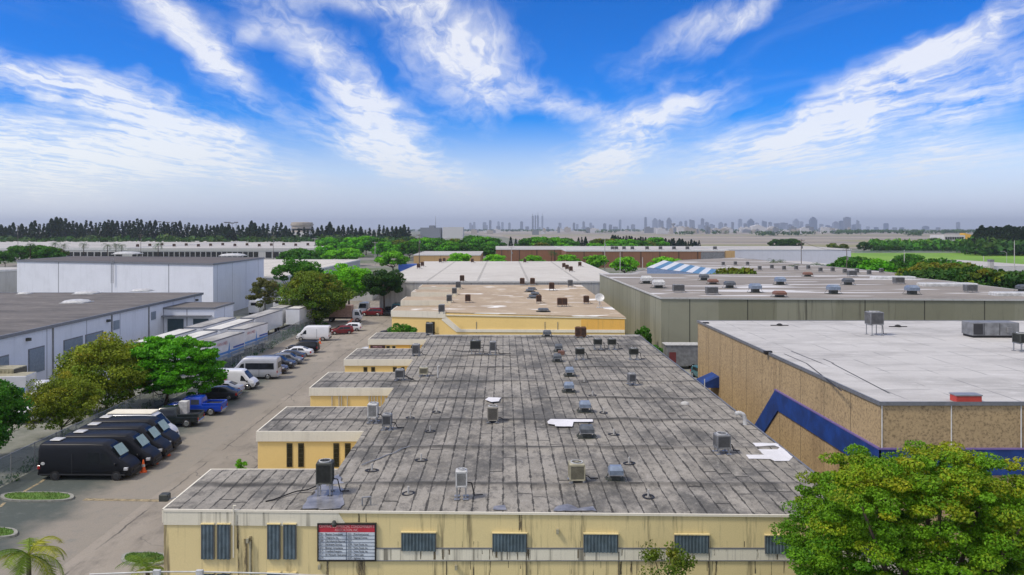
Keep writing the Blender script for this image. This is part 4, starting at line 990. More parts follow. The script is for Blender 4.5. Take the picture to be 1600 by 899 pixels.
# lime domes before the brown buildings
GL = 'small lime trees before the brown buildings'
for i, (x, yt, Y) in enumerate(((614, 393, 330), (719, 396, 340), (776, 398, 345), (832, 399, 335), (886, 398, 340), (929, 399, 330), (976, 402, 300), (1038, 402, 300), (1050, 404, 310))):
    putpx(pr['dome_lime'], x, yt, Y, 7.5, nth(i).capitalize() + ' from the left of the small lime trees before the brown buildings', GL, i * .9)
# green belt behind
GB = 'green tree belt across the middle distance'
belt = [(508, 384, 420, 'dome_green', 11.5), (522, 391, 400, 'dome_lime', 7.5), (548, 388, 400, 'dome_lime', 7.5), (556, 371, 520, 'dome_green', 11.5), (572, 369, 560, 'dome_green', 11.5), (590, 372, 520, 'dome_dark', 12.5), (604, 378, 460, 'dome_green', 11.5),
        (622, 375, 500, 'dome_olive', 11), (640, 377, 470, 'dome_dark', 12.5), (655, 373, 520, 'dome_green', 11.5), (672, 372, 540, 'dome_green', 11.5), (690, 374, 500, 'dome_dark', 12.5), (705, 378, 470, 'dome_green', 11.5), (722, 379, 470, 'dome_dark', 12.5), (738, 368, 560, 'dome_dark', 12.5), (752, 370, 540, 'dome_green', 11.5), (762, 384, 450, 'dome_dark', 12.5), (768, 372, 560, 'dome_dark', 12.5),
        (825, 372, 560, 'dome_dark', 12.5), (840, 370, 560, 'dome_green', 11.5), (856, 375, 540, 'dome_dark', 12.5), (874, 373, 560, 'dome_green', 11.5), (892, 376, 540, 'dome_dark', 12.5), (936, 373, 560, 'dome_olive', 11), (958, 376, 540, 'dome_green', 11.5), (982, 374, 560, 'dome_green', 11.5), (1000, 376, 560, 'dome_dark', 12.5), (930, 380, 520, 'dome_green', 11.5), (880, 380, 500, 'dome_green', 11.5), (846, 379, 500, 'dome_olive', 11)]
belt += [(x_, 371 + (i_ * 7) % 6, 560 + (i_ * 13) % 60, ('dome_green', 'dome_dark', 'dome_olive')[i_ % 3], (11.5, 12.5, 11)[i_ % 3]) for i_, x_ in enumerate((512, 528, 541, 581, 613, 631, 664, 681, 713, 730, 745, 848, 865, 884, 947, 970, 991, 1012, 1024))]
belt.sort()
for i, (x, yt, Y, k, hn) in enumerate(belt):
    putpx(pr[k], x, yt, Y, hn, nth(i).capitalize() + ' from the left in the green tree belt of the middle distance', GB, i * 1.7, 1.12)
edge_trees = sorted([(30, 384, 400, 'dome_dark', 12.5), (62, 383, 390, 'dome_dark', 12.5), (76, 386, 385, 'dome_dark', 12.5), (88, 388, 390, 'dome_olive', 11), (8, 392, 380, 'dome_dark', 12.5), (450, 392, 380, 'dome_dark', 12.5), (468, 388, 385, 'dome_dark', 12.5), (486, 391, 380, 'dome_dark', 12.5), (1350, 378, 640, 'wall_dark', 11.5), (1375, 384, 620, 'wall_dark', 11.5), (1390, 382, 630, 'dome_dark', 12.5), (1402, 384, 620, 'wall_dark', 11.5), (1462, 372, 800, 'wall_dark', 11.5), (1480, 386, 640, 'wall_dark', 11.5), (1500, 387, 640, 'dome_dark', 12.5), (1515, 385, 650, 'wall_dark', 11.5), (1222, 374, 700, 'wall_dark', 11.5), (1212, 374, 700, 'wall_dark', 11.5), (1235, 373, 700, 'wall_dark', 11.5), (1244, 375, 700, 'wall_dark', 11.5), (1300, 380, 640, 'dome_olive', 11), (1318, 381, 640, 'dome_olive', 11)])
seen = {'left': 0, 'right': 0}
for i, (x, yt, Y, k, hn) in enumerate(edge_trees):
    sd_ = 'left' if x < 500 else 'right'; where = 'before the long pale warehouse' if x < 500 else 'standing at the edge of the airfield'
    putpx(pr[k], x, yt, Y, hn, nth(seen[sd_]).capitalize() + ' from the left of the dark trees ' + where, 'dark trees ' + where, i * 1.1); seen[sd_] += 1
# casuarina lines
def pine(label, seed, hh, rr, n, leaf=.42):
    rng = np.random.default_rng(seed); cl = []
    for i in range(n):
        u = rng.random() ** .8; r = rr * (1 - u) ** .7 * rng.uniform(.4, 1.05) + .2; a = rng.uniform(0, 6.28)
        cl.append((r * math.cos(a), r * math.sin(a), 1.2 + (hh - 1.2) * u, rr * .27 * (1.2 - u)))
    me = crown_mesh('pine_crown', M['leaf_pine'], rng, cl, 44, leaf, 1.5, zlo=0, zhi=hh)
    th = thing('pine_tree', label, 'pine tree'); o = bpy.data.objects.new('crown', me); COL.objects.link(o); o.parent = th; LOC[o.name] = Vector((0, 0, 0))
    b = MB(); b.path([(0, 0, 0), (.1, 0, hh * .5), (0, 0, hh * .97)], .25, 6, .04); b.build('trunk', M['bark_far'], th)
    return Proto(th)
pines = [pine('x', s, 20, r, n) for s, r, n in ((1, 3.2, 120), (2, 2.5, 100), (3, 4.0, 130))]
rr = random.Random(9)
px_list = []
x = 2
while x < 640:
    px_list.append(x); x += rr.uniform(5.2, 8.5)
GPn = 'dark pine line along the far left horizon'
def toprow(x):
    for a, b_, v in ((0, 20, 352), (20, 45, 351), (45, 80, 349), (80, 108, 342), (108, 160, 347), (160, 250, 347), (250, 300, 347), (300, 360, 352), (360, 400, 352), (400, 450, 350), (450, 490, 356), (490, 560, 353), (560, 590, 357), (590, 645, 353)):
        if a <= x < b_: return v
    return 354
for i, x in enumerate(px_list):
    Y = rr.uniform(760, 900); p = pines[rr.randrange(3)]; yt = toprow(x) + rr.gauss(0, 2.2)
    h = H - (yt - CY) * Y / F; s = h / 20
    p.place(((x - CX) * Y / F, Y, 0), rr.uniform(0, 6), nth(i).capitalize() + ' from the left in the long dark pine line on the left horizon', GPn, (s * 1.25, s * 1.25, s))
nn_ = 0
for i in range(34):
    x = 1524 + i * 2.7 + rr.uniform(-1, 1); Y = rr.uniform(560, 640); yt = 357 - min(1, (x - 1518) / 12) * 2 - rr.uniform(-2, 3) + (5 if x < 1530 else 0)
    h = H - (yt - CY) * Y / F; s = h / 20
    pines[rr.randrange(3)].place(((x - CX) * Y / F, Y, 0), rr.uniform(0, 6), nth(i).capitalize() + ' from the left in the dense dark pine block at the right edge', 'dense pine block at the right edge', (s * 1.3, s * 1.3, s))
for i in range(34):
    x = 948 + i * 4.4 + rr.uniform(-1, 1); Y = rr.uniform(620, 680); yt = 369 + (x - 948) * .05 + rr.uniform(-2, 2)
    if x < 955: yt = 374
    h = H - (yt - CY) * Y / F; s = h / 20
    pines[rr.randrange(3)].place(((x - CX) * Y / F, Y, 0), rr.uniform(0, 6), nth(i).capitalize() + ' from the left in the low pine row before the runways', 'low pine row before the runways', (s * 1.5, s * 1.5, s))
for i, x in enumerate((806, 812, 818, 904, 909, 915, 798, 872)):
    Y = 640; h = H - (372 + rr.uniform(-2, 3) - CY) * Y / F; s = h / 20
    pines[i % 3].place(((x - CX) * Y / F, Y, 0), i, nth(sorted((806, 812, 818, 904, 909, 915, 798, 872)).index(x)) .capitalize() + ' from the left of the scattered pines behind the green belt', 'scattered pines behind the green belt', (s * 1.2, s * 1.2, s))
# far low woods that read as one mass
def woods(name, label, spots, mat, seed, hh, per=26, leaf=2.2):
    rng = np.random.default_rng(seed); cl = []
    for x, Y in spots:
        r = rng.uniform(5, 9); cl.append(((x - CX) * Y / F, Y, hh * rng.uniform(.45, .8), r))
    me = crown_mesh(name, mat, rng, cl, per, leaf, .7, zlo=0, zhi=hh); o = bpy.data.objects.new(name, me); COL.objects.link(o)
    tag(o, label, 'woods', kind='stuff')
woods('distant_woods', 'dark green undergrowth below the left pine line', [(rr.uniform(-20, 645), rr.uniform(700, 900)) for _ in range(420)], M['leaf_dark'], 5, 9)
woods('distant_woods', 'low dark scrub below the pines at the right edge', [(rr.uniform(1505, 1640), rr.uniform(540, 640)) for _ in range(130)], M['leaf_dark'], 6, 9)
woods('distant_woods', 'thin dark line of far trees below the skyline', [(rr.uniform(1300, 1640), rr.uniform(2600, 3600)) for _ in range(330)] + [(rr.uniform(640, 1300), rr.uniform(4300, 5200)) for _ in range(420)], M['leaf_dark'], 7, 12, 14, 4.)
woods('distant_woods', 'dark patches of far trees between the runways and the skyline', [(x_ + rr.gauss(0, 12), Y_ + rr.gauss(0, 60)) for x_, Y_ in [(rr.uniform(860, 1500), rr.uniform(1500, 4200)) for _ in range(16)] for _ in range(14)], M['leaf_dark'], 12, 9, 12, 3.)
woods('distant_woods', 'scrub strip between the airfield and the green field', [(rr.uniform(1365, 1520), rr.uniform(640, 720)) for _ in range(110)], M['leaf_green'], 8, 6)
# small palms by the far warehouses
fp = Proto(palm('x', 7.5, 2.4, 14, 3, far=True, rise=.8, leafn=12, w=.7, r=.16))
for i, (x, yt, Y) in enumerate(((47, 377, 380), (86, 375, 385), (100, 378, 390), (131, 377, 385), (168, 378, 370), (181, 377, 375), (190, 379, 380), (247, 376, 360), (689, 376, 480), (862, 390, 360), (868, 392, 362), (1208, 402, 260), (1219, 403, 262), (1239, 410, 235), (1262, 411, 240), (1276, 408, 245), (1283, 409, 242))):
    h = H - (yt - CY) * Y / F; s = h / 8.6
    lb = ('before the far left warehouses' if x < 300 else 'before the brown buildings' if x < 1000 else 'beside the low white bay building')
    fp.place(((x - CX) * Y / F, Y, 0), i, f'{nth(i if x < 300 else i - 8 if x < 1000 else i - 11).capitalize()} of the small palms {lb}, counted from the left', 'small palms ' + lb, s)

# ================================================================ SKYLINE AND FAR BUILDINGS
m_, t_ = newmat('hazy_tower_facade'); v_ = t_.obj(); s_z = t_.sep(v_); rn_ = t_.new('ShaderNodeObjectInfo').outputs['Random']
fl_ = t_.m('LESS_THAN', t_.m('FRACT', t_.m('DIVIDE', s_z[2], 7.)), .5); c_ = t_.mix(t_.m('MULTIPLY', fl_, .6), (.26, .30, .37), (.04, .06, .10)); kk_ = t_.m('ADD', .35, t_.m('MULTIPLY', rn_, .9))
c_ = t_.mix(1., c_, t_.comb(kk_, kk_, kk_), 'MULTIPLY'); M['tower'] = finish(m_, t_, c_, .5)
M['tower_dark'] = plain('dark_tower_glass', (.05, .09, .16), .3, .2, local=False, scale=.02)
def tower(i, x, yt, wd, Y=9000, shape=0, dark=False):
    h = H - (yt - CY) * Y / F; w_ = wd * Y / F; b = MB(); h = max(h, 30); d_ = w_ * .8
    if shape == 1:   # stepped crown
        b.box(-w_ / 2, w_ / 2, 0, d_, 0, h * .8); b.box(-w_ * .33, w_ * .33, d_ * .1, d_ * .9, h * .8, h * .92); b.box(-w_ * .15, w_ * .15, d_ * .3, d_ * .7, h * .92, h)
    elif shape == 2: # slanted top
        b.mesh([(-w_ / 2, 0, 0), (w_ / 2, 0, 0), (w_ / 2, d_, 0), (-w_ / 2, d_, 0), (-w_ / 2, 0, h), (w_ / 2, 0, h * .88), (w_ / 2, d_, h * .88), (-w_ / 2, d_, h)], [(0, 3, 2, 1), (4, 5, 6, 7), (0, 1, 5, 4), (1, 2, 6, 5), (2, 3, 7, 6), (3, 0, 4, 7)])
    elif shape == 3: # mast
        b.box(-w_ / 2, w_ / 2, 0, d_, 0, h * .86); b.tube((0, d_ / 2, h * .86), (0, d_ / 2, h), w_ * .12, n=5)
    elif shape == 4: # rounded head
        b.prism([(w_ / 2 * math.cos(a), d_ / 2 + d_ / 2 * math.sin(a)) for a in [k * math.pi / 5 for k in range(10)]], 0, h * .93); b.box(-w_ * .3, w_ * .3, d_ * .2, d_ * .8, h * .93, h)
    else: b.box(-w_ / 2, w_ / 2, 0, d_, 0, h * .95); b.box(-w_ * .25, w_ * .2, d_ * .2, d_ * .8, h * .95, h)
    o = b.build('skyscraper', M['tower_dark'] if dark else M['tower']); o.location = ((x - CX) * Y / F, Y, 0)
    return o
tw_ = [(735, 348, 4), (741, 347, 4), (757, 347, 6), (766, 344, 4), (779, 346, 4), (785, 347, 4), (796, 348, 4), (815, 346, 5), (832.5, 334, 3, 3), (836.5, 336, 2.4), (840.5, 333, 3, 3), (847.5, 334, 3, 3), (875, 348, 5), (897, 348, 4), (902, 350, 4), (912, 346, 4), (923, 348, 4), (945, 349, 5), (954, 351, 5), (969, 343, 4), (1009, 339, 4), (1024, 341, 9, 1), (1031, 343, 4), (1035, 345, 4), (1046, 340, 8, 1), (1064, 346, 5), (1072, 345, 4), (1082, 343, 8, 2), (1098, 341, 5), (1105, 347, 6), (1112, 350, 5), (1127, 347, 7, 1), (1134, 349, 4), (1145, 347, 4), (1157, 342, 6), (1165, 349, 5), (1174, 342, 10, 1), (1183, 348, 6), (1195, 345, 7, 2), (1204, 347, 5), (1214, 349, 7), (1225, 348, 13, 0), (1245, 342, 9, 1), (1253, 346, 5), (1262, 350, 5), (1272, 339, 11, 1), (1284, 350, 6), (1294, 352, 6), (1307, 346, 9, 1), (1315, 345, 6), (1325, 339, 10, 0), (1335, 351, 6), (1341, 344, 4, 2), (1357, 354, 5), (1370, 355, 6), (1386, 349, 9, 4), (1399, 356, 6), (1410, 357, 6), (1448, 353, 9, 1), (1467, 356, 6), (1498, 347, 5, 0)]
xr = random.Random(31)
for k in range(22): tw_.append((xr.uniform(985, 1345), xr.uniform(350, 356), xr.uniform(4, 10)))
for k in range(12): tw_.append((xr.uniform(728, 985), xr.uniform(351, 356), xr.uniform(3, 8)))
tw_.sort()
for i, a in enumerate(tw_):
    hgt = 'slim tall' if a[2] <= 4 and a[1] < 345 else 'broad tall' if a[1] < 346 else 'middling' if a[1] < 350 else 'low'
    o = tower(i, a[0], a[1], a[2] * .92, 9000 + (i * 137 % 7) * 120, a[3] if len(a) > 3 else 0, dark=a[0] > 1170 and i % 3 != 0 and a[2] > 5)
    tag(o, f'{hgt} hazy tower, {nth(i)} from the left in the far city skyline', 'tower', 'towers of the far city skyline')
# airport and low far buildings
far = []
xr = random.Random(77)
for k in range(95):
    x = xr.choice((xr.uniform(1005, 1330), xr.uniform(850, 1330), xr.uniform(1010, 1180))); Y = xr.uniform(2600, 4800); w_ = xr.uniform(3, 14); h_ = xr.uniform(9, 24)
    far.append((x, Y, w_, h_))
for k in range(16): far.append((xr.uniform(645, 850), xr.uniform(1500, 3500), xr.uniform(4, 12), xr.uniform(7, 14)))
for k in range(12): far.append((xr.uniform(20, 640), xr.uniform(905, 1100), xr.uniform(8, 24), xr.uniform(8, 12)))
far.sort()
wm = [plain('far_white_block', (.62, .61, .6), .7, local=False), plain('far_beige_block', (.42, .38, .33), .7, local=False), plain('far_grey_block', (.22, .24, .27), .7, local=False)]
for i, (x, Y, w_, h_) in enumerate(far):
    W_ = w_ * Y / F; D_ = W_ * .6; b = MB(); b.box(-W_ / 2, W_ / 2, 0, D_, 0, h_); b.box(-W_ * .3, W_ * .1, D_ * .2, D_ * .7, h_, h_ * 1.18)
    if i % 3 == 0: b.box(W_ * .5, W_ * .8, 0, D_ * .7, 0, h_ * .6)
    o = b.build('low_block', wm[i % 3]); o.location = ((x - CX) * Y / F, Y, 0)
    tag(o, f'{("white", "beige", "grey")[i % 3]} low flat block, {nth(i) if i < 99 else "one hundred and " + nth(i - 100) if i > 99 else "hundredth"} from the left in the distance', 'building', 'low blocks of the distance')
def V0(x, y, Y): return (x - CX) * Y / F
# round topped beige building behind the pines
Y = 1000; rb_ = thing('office_building', 'round topped beige building rising behind the left pine line', 'building', ((472 - CX) * Y / F, Y, 0))
b = MB(); b.lathe([(13, 0), (13, 22), (14.2, 22.1), (14.2, 24.2), (13.2, 24.3), (13.2, 26), (8, 26.6)], n=24); b.build('drum', wm[1], rb_, smooth=False)
b = MB(); b.box(-13, 13, -16, 0, 0, 14); b.build('podium', wm[0], rb_)
b = MB()
for k in range(3): b.ring((0, 0, 0), 13.02, 13.06, 4 + k * 6, 6.4 + k * 6, 24)
b.build('window_band', M['darkglass'], rb_)
Y = 1500; h1 = thing('hangar', 'long grey hangar with mast tower on the horizon left of the skyline', 'building', ((690 - CX) * Y / F, Y, 0))
b = MB(); b.box(-40, -2, 0, 40, 0, 20); b.box(-24, -14, 5, 25, 20, 24); b.build('hall', wm[2], h1); b = MB(); b.box(2, 40, 0, 40, 0, 21); b.build('hall', wm[0], h1)
b = MB(); b.tube((-12, 10, 20), (-12, 10, 42), .7, .2, 6); b.build('mast', M['galv'], h1)
Y = 4200; hg = thing('hangar', 'white terminal with slanting roof below the right skyline', 'building', ((1188 - CX) * Y / F, Y, 0))
b = MB(); b.mesh([(-40, 0, 0), (50, 0, 0), (50, 50, 0), (-40, 50, 0), (-40, 0, 30), (50, 0, 14), (50, 50, 14), (-40, 50, 30), (-8, 0, 38), (-8, 50, 38)], [(0, 1, 5, 8, 4), (2, 3, 7, 9, 6), (4, 8, 9, 7), (8, 5, 6, 9), (0, 4, 7, 3), (1, 2, 6, 5)]); b.build('hall', wm[0], hg)
Y = 4300; ct = thing('control_tower', 'airport control tower standing before the skyline', 'tower', ((1052 - CX) * Y / F, Y, 0))
b = MB(); b.lathe([(5, 0), (4, 34)], n=8); b.build('shaft', wm[1], ct); b = MB(); b.lathe([(6, 34), (11, 38), (12, 44), (8, 47)], n=8); b.build('cab', wm[2], ct)
Y = 1300; yb1 = thing('yellow_hangar', 'low bright yellow hangar beside the right pine block', 'building', ((1514 - CX) * Y / F, Y, 0))
b = MB(); b.mesh([(-7, 0, 0), (9, 0, 0), (9, 14, 0), (-7, 14, 0), (-7, 0, 11), (9, 0, 7), (9, 14, 7), (-7, 14, 11)], [(4, 5, 6, 7), (0, 1, 5, 4), (1, 2, 6, 5), (2, 3, 7, 6), (3, 0, 4, 7)]); b.build('hall', plain('bright_yellow', (.8, .45, .02), .5), yb1)
Y = 900; wb1 = flat('low_building', 'white two storey building between pines and the field at right', 'building', [((1475 - CX) * Y / F, Y), ((1508 - CX) * Y / F, Y), ((1508 - CX) * Y / F, Y + 30), ((1475 - CX) * Y / F, Y + 30)], 11, wm[0], M['roof_pale'])
winrow(wb1, (1477 - CX) * Y / F, (1506 - CX) * Y / F, Y, 6, 9, 8, M['darkglass'])
Y = 690; wb2 = flat('low_building', 'long low grey white building above the green field', 'building', [((1412 - CX) * Y / F, Y), ((1476 - CX) * Y / F, Y), ((1476 - CX) * Y / F, Y + 60), ((1412 - CX) * Y / F, Y + 60)], 4.5, wm[2], M['roof_pale'])
# white lot buildings right of the dark clump
for i, (x0, x1, y0, y1, z, lb) in enumerate(((1512, 1640, 398, 424, 4.5, 'pale flat roofed building at the right edge before the field'), (1410, 1436, 418, 424, 4, 'small white shed behind the olive clump'), (1366, 1384, 404, 412, 4.2, 'white box building beside the green trees'))):
    Y = {0: 300, 1: 290, 2: 330}[i]
    th = flat('low_building', lb, 'building', [((x0 - CX) * Y / F, Y), ((x1 - CX) * Y / F, Y), ((x1 - CX) * Y / F, Y + (60 if i == 0 else 15)), ((x0 - CX) * Y / F, Y + (60 if i == 0 else 15))], z, wm[0], M['roof_pale'])
    winrow(th, (x0 + 2 - CX) * Y / F, (x1 - 2 - CX) * Y / F, Y, 1.2, 2.6, 8 if i == 0 else 2, M['darkglass'])

# ================================================================ VEHICLES
M['chrome'] = plain('bright_metal', (.55, .56, .58), .25, .9)
M['lamp'] = plain('headlamp_lens', (.55, .57, .6), .15, .2, coat=.6)
M['tail'] = plain('tail_lamp_lens', (.38, .01, .01), .2, coat=.5)
M['glass'] = plain('car_glass', (.014, .017, .02), .12, 0, var=.1, spec=.45)
M['plastic'] = plain('dark_bumper_plastic', (.03, .032, .036), .6)
class Car:
    """car body lofted through stations (x, z0, zbelt, ztop, half width at belt, half width at roof)"""
    def __init__(s, st): s.st = st
    def q(s, x):
        st = s.st
        for a, b in zip(st, st[1:]):
            if a[0] <= x <= b[0]:
                u = (x - a[0]) / max(1e-6, b[0] - a[0]); return [p * (1 - u) + r * u for p, r in zip(a, b)]
        return st[-1] if x > st[-1][0] else st[0]
    def ring(s, S):
        x, z0, zb, zt, wb, wt = S; h = zt - zb
        half = [(wb * .90, z0), (wb * .985, z0 + (zb - z0) * .3), (wb, z0 + (zb - z0) * .75), (wb * .985, zb), (wb * .985 + (wt - wb * .985) * .75, zb + h * .72), (wt * .92, zb + h * .93), (wt * .6, zt)]
        return [(x, y, z) for y, z in half] + [(x, -y, z) for y, z in half[::-1]]
    def body(s):
        b = MB(); vs = []; n = 14
        for S in s.st: vs += s.ring(S)
        fs = [(k * n + i, k * n + (i + 1) % n, (k + 1) * n + (i + 1) % n, (k + 1) * n + i) for k in range(len(s.st) - 1) for i in range(n)]
        fs = [f[::-1] for f in fs]
        fs += [tuple(range(n)), tuple(range((len(s.st) - 1) * n, len(s.st) * n))[::-1]]
        return b.mesh(vs, fs)
    def side(s, x, u):
        S = s.q(x); x, z0, zb, zt, wb, wt = S; h = zt - zb
        w0 = wb * .985; w1 = w0 + (wt - w0) * .75
        return (w0 + (w1 - w0) * u, zb + h * .72 * u)
    def win(s, b, sgn, x0, x1, u0=.08, u1=.95, cut0=0, cut1=0, off=.012):
        n = 5
        for i in range(n):
            A = []
            for (t_, u) in ((i / n, u0), ((i + 1) / n, u0), ((i + 1) / n, u1), (i / n, u1)):
                xx = x0 + (x1 - x0) * t_
                if u == u1: xx = (x0 + cut0) + (x1 - cut1 - x0 - cut0) * t_
                y, z = s.side(xx, u); A.append((xx, sgn * (y + off), z))
            b.face(A if sgn < 0 else A[::-1])
    def screen(s, b, x0, x1, k=.86, off=.015, n=3):
        """glass lying on the top surface between two stations"""
        d = 1 if s.q(x1)[3] < s.q(x0)[3] else -1
        for i in range(n):
            xa = x0 + (x1 - x0) * i / n; xb = x0 + (x1 - x0) * (i + 1) / n; A = s.q(xa); B = s.q(xb)
            sl = math.atan2(abs(A[3] - B[3]), xb - xa); ox, oz = d * math.sin(sl) * off, math.cos(sl) * off
            def row(S, x):
                h = S[3] - S[2]; wa = S[5] * .6; wb_ = S[5] * .92; zz = S[2] + h * .93
                return [(x + ox, -wb_ * k * 1.05, zz + oz), (x + ox, -wa, S[3] + oz), (x + ox, wa, S[3] + oz), (x + ox, wb_ * k * 1.05, zz + oz)]
            ra, rb_ = row(A, xa), row(B, xb)
            for j in range(3): b.face([ra[j], rb_[j], rb_[j + 1], ra[j + 1]])
def wheel(par, x, y, r, w=.22, rimm='chrome'):
    sg = 1 if y > 0 else -1
    b = MB(); b.tube((x, y - sg * w, r), (x, y, r), r, n=18); o = b.build('wheel', M['black'], par)
    b = MB(); b.tube((x, y, r), (x, y + sg * .012, r), r * .62, r * .58, n=14); b.tube((x, y + sg * .012, r), (x, y + sg * .03, r), r * .18, n=8); b.build('rim', M[rimm], o)
    b = MB(); n = 14; rr_ = r * 1.17
    vs = [(x + rr_ * math.cos(math.pi * k / n), y - sg * .0, r + rr_ * math.sin(math.pi * k / n)) for k in range(n + 1)]
    vs2 = [(a, y - sg * .06, c) for a, _, c in vs]; 
    return o
SPR = [(-3.48, .5, 1.1, 2.45, .90, .84), (-3.40, .34, 1.15, 2.70, .97, .90), (-3.2, .30, 1.15, 2.76, .99, .92), (.4, .30, 1.15, 2.78, 1.0, .92), (1.35, .3, 1.15, 2.74, 1.0, .90), (1.75, .3, 1.15, 2.52, 1.0, .88), (2.62, .3, 1.12, 1.55, .98, .92), (3.05, .32, 1.0, 1.34, .95, .86), (3.35, .34, .85, 1.08, .90, .78), (3.48, .42, .7, .84, .82, .70)]
def scaled(st, L, W, Hh):
    l0 = st[-1][0] - st[0][0]; w0 = max(s_[4] for s_ in st); h0 = max(s_[3] for s_ in st)
    return [(s_[0] * L / l0, s_[1], s_[2] * Hh / h0, s_[3] * Hh / h0, s_[4] * W / 2 / w0, s_[5] * W / 2 / w0) for s_ in st]
SED = [(-2.33, .42, .72, .86, .78, .66), (-2.22, .28, .86, .98, .86, .72), (-1.75, .22, .92, 1.08, .90, .70), (-1.0, .20, .93, 1.39, .91, .60), (-.5, .20, .93, 1.45, .91, .60), (.25, .20, .92, 1.43, .91, .60), (.45, .20, .92, 1.38, .91, .62), (1.2, .20, .90, .99, .90, .74), (1.9, .22, .80, .87, .88, .72), (2.22, .28, .62, .72, .82, .66), (2.33, .36, .52, .6, .74, .6)]
SUV = [(-2.38, .48, .9, 1.25, .84, .72), (-2.30, .32, 1.0, 1.55, .92, .70), (-2.05, .28, 1.02, 1.70, .94, .70), (-.5, .26, 1.03, 1.76, .95, .71), (.3, .26, 1.02, 1.73, .95, .70), (.5, .26, 1.02, 1.66, .95, .70), (1.2, .26, 1.0, 1.12, .94, .80), (1.95, .28, .92, 1.02, .92, .78), (2.28, .34, .75, .86, .87, .74), (2.40, .42, .6, .7, .8, .66)]
HAT = [(-2.0, .42, .85, 1.1, .78, .66), (-1.92, .3, .9, 1.38, .85, .62), (-1.6, .24, .92, 1.48, .87, .62), (-.3, .22, .92, 1.52, .88, .62), (.3, .22, .92, 1.48, .88, .62), (1.0, .22, .9, 1.02, .87, .72), (1.6, .25, .8, .88, .85, .7), (1.92, .3, .65, .72, .8, .64), (2.0, .38, .52, .6, .72, .58)]
def car(name, label, cat, st, col, win, ws, rw, wheels, r, group=None, lamps=True, rim='chrome', bumper=None, roofcol=None, rough=.25):
    th = thing(name, label, cat, group=group); c = Car(st)
    body = c.body().build('body', col, th, smooth=False)
    m_ = body.modifiers.new('bevel', 'BEVEL'); m_.width = .05; m_.segments = 2; m_.limit_method = 'ANGLE'; m_.angle_limit = R(22)
    for i in range(len(body.data.polygons)): body.data.polygons[i].use_smooth = True
    for sg in (-1, 1):
        for (x0, x1, u0, u1, c0, c1) in win:
            b = MB(); c.win(b, sg, x0, x1, u0, u1, c0, c1); b.build('side_window', M['glass'], th)
    b = MB(); c.screen(b, *ws); b.build('windscreen', M['glass'], th)
    if rw: b = MB(); c.screen(b, *rw); b.build('rear_window', M['glass'], th)
    x1 = st[-1][0]; x0 = st[0][0]; wd = max(s_[4] for s_ in st)
    for sg in (-1, 1):
        S = st[-3]; b = MB(); b.bbox(S[0] - .06, S[0] + .24, sg * wd * .83 - .2, sg * wd * .83 + .11, S[2] - .2, S[2] + .0, .03); b.build('headlight', M['lamp'], th)
        S = st[1]; b = MB(); b.bbox(S[0] - .09, S[0] + .14, sg * wd * .9 - .1, sg * wd * .9 + .06, S[2] - .3, S[2] - .02, .03); b.build('tail_light', M['tail'], th)
        b = MB(); S = c.q(ws[1] - .2); b.bbox(S[0] - .08, S[0] + .06, sg * (S[4] + .1) - .09, sg * (S[4] + .1) + .09, S[2] + .02, S[2] + .2, .02); b.build('wing_mirror', bumper or col, th)
    z0 = .25
    b = MB(); b.bbox(x1 - .16, x1 + .04, -wd * .84, wd * .84, z0 + .08, z0 + .34, .04); b.build('front_bumper', bumper or col, th)
    b = MB(); b.bbox(x0 - .06, x0 + .12, -wd * .88, wd * .88, z0 + .12, z0 + .38, .04); b.build('rear_bumper', bumper or col, th)
    b = MB(); b.box(x1 - .04, x1 + .05, -wd * .5, wd * .5, z0 + .36, z0 + .5); b.build('grille', M['plastic'], th)
    for x in wheels:
        for sg in (-1, 1): wheel(th, x, sg * (wd + .015), r, rimm=rim)
    return th
def bigvan(label, col, group=None, L=6.95, W=2.02, Hh=2.76, glazed=False, cargo=True, bumper=None, rim='plastic', name='van', rear=True):
    st = scaled(SPR, L, W, Hh); k = L / 6.96
    win = [(1.25 * k, 2.25 * k, .12, .78, .06, .48)]
    if glazed: win += [(-3.0 * k, 1.1 * k, .12, .80, .03, .0)]
    else: win += [(.3 * k, 1.1 * k, .12, .78, .0, .0)] if not cargo else []
    th = car(name, label, 'van', st, col, win, (1.72 * k, 2.6 * k), None, (-2.15 * k, 2.45 * k), .36, group, bumper=bumper, rim=rim)
    if rear: b = MB(); b.box(st[0][0] - .02, st[0][0] - .0 + .06, -.7, .7, 1.35, 2.1); b.build('rear_window', M['glass'], th)
    b = MB()
    for sg in (-1, 1): b.box(-.9 * k, -.86 * k, sg * W / 2 - .002 if sg > 0 else -W / 2 - .006, sg * W / 2 + .006 if sg > 0 else -W / 2 + .002, .5, 2.0)
    b.build('door_seam', M['plastic'], th); return th
P_black = plain('navy_black_paint', (.006, .007, .010), .42, 0, var=.1, scale=1., grain=.01, spec=.3); P_white = paint('white_paint', (.74, .75, .77)); P_silver = paint('silver_paint', (.52, .53, .56), .3, .3)
P_char = paint('charcoal_paint', (.035, .037, .045)); P_blue = paint('bright_blue_paint', (.006, .05, .42)); P_green = paint('dark_pickup_paint', (.015, .022, .024)); P_red = paint('dark_red_paint', (.17, .01, .015)); P_teal = paint('teal_paint', (.04, .13, .15)); P_purple = paint('purple_paint', (.10, .08, .22)); P_grey = paint('grey_paint', (.16, .17, .19)); P_brown = paint('bronze_paint', (.07, .055, .045))
def put(o, x, y, z=0, rz=0): o.location = (x, y, z); o.rotation_euler = (0, 0, R(rz)); return o
vb = bigvan('x', P_black, 'black vans parked side by side', cargo=False, rim='plastic')
b = MB(); b.bbox(-2.9, -2.1, -.42, .42, 2.80, 2.86, .03); b.build('roof_hatch', M['whiteunit'], vb)
b = MB(); b.box(-3.3, 3.1, -1.025, -1.0, .42, .5); b.build('sill_strip', M['plastic'], vb)
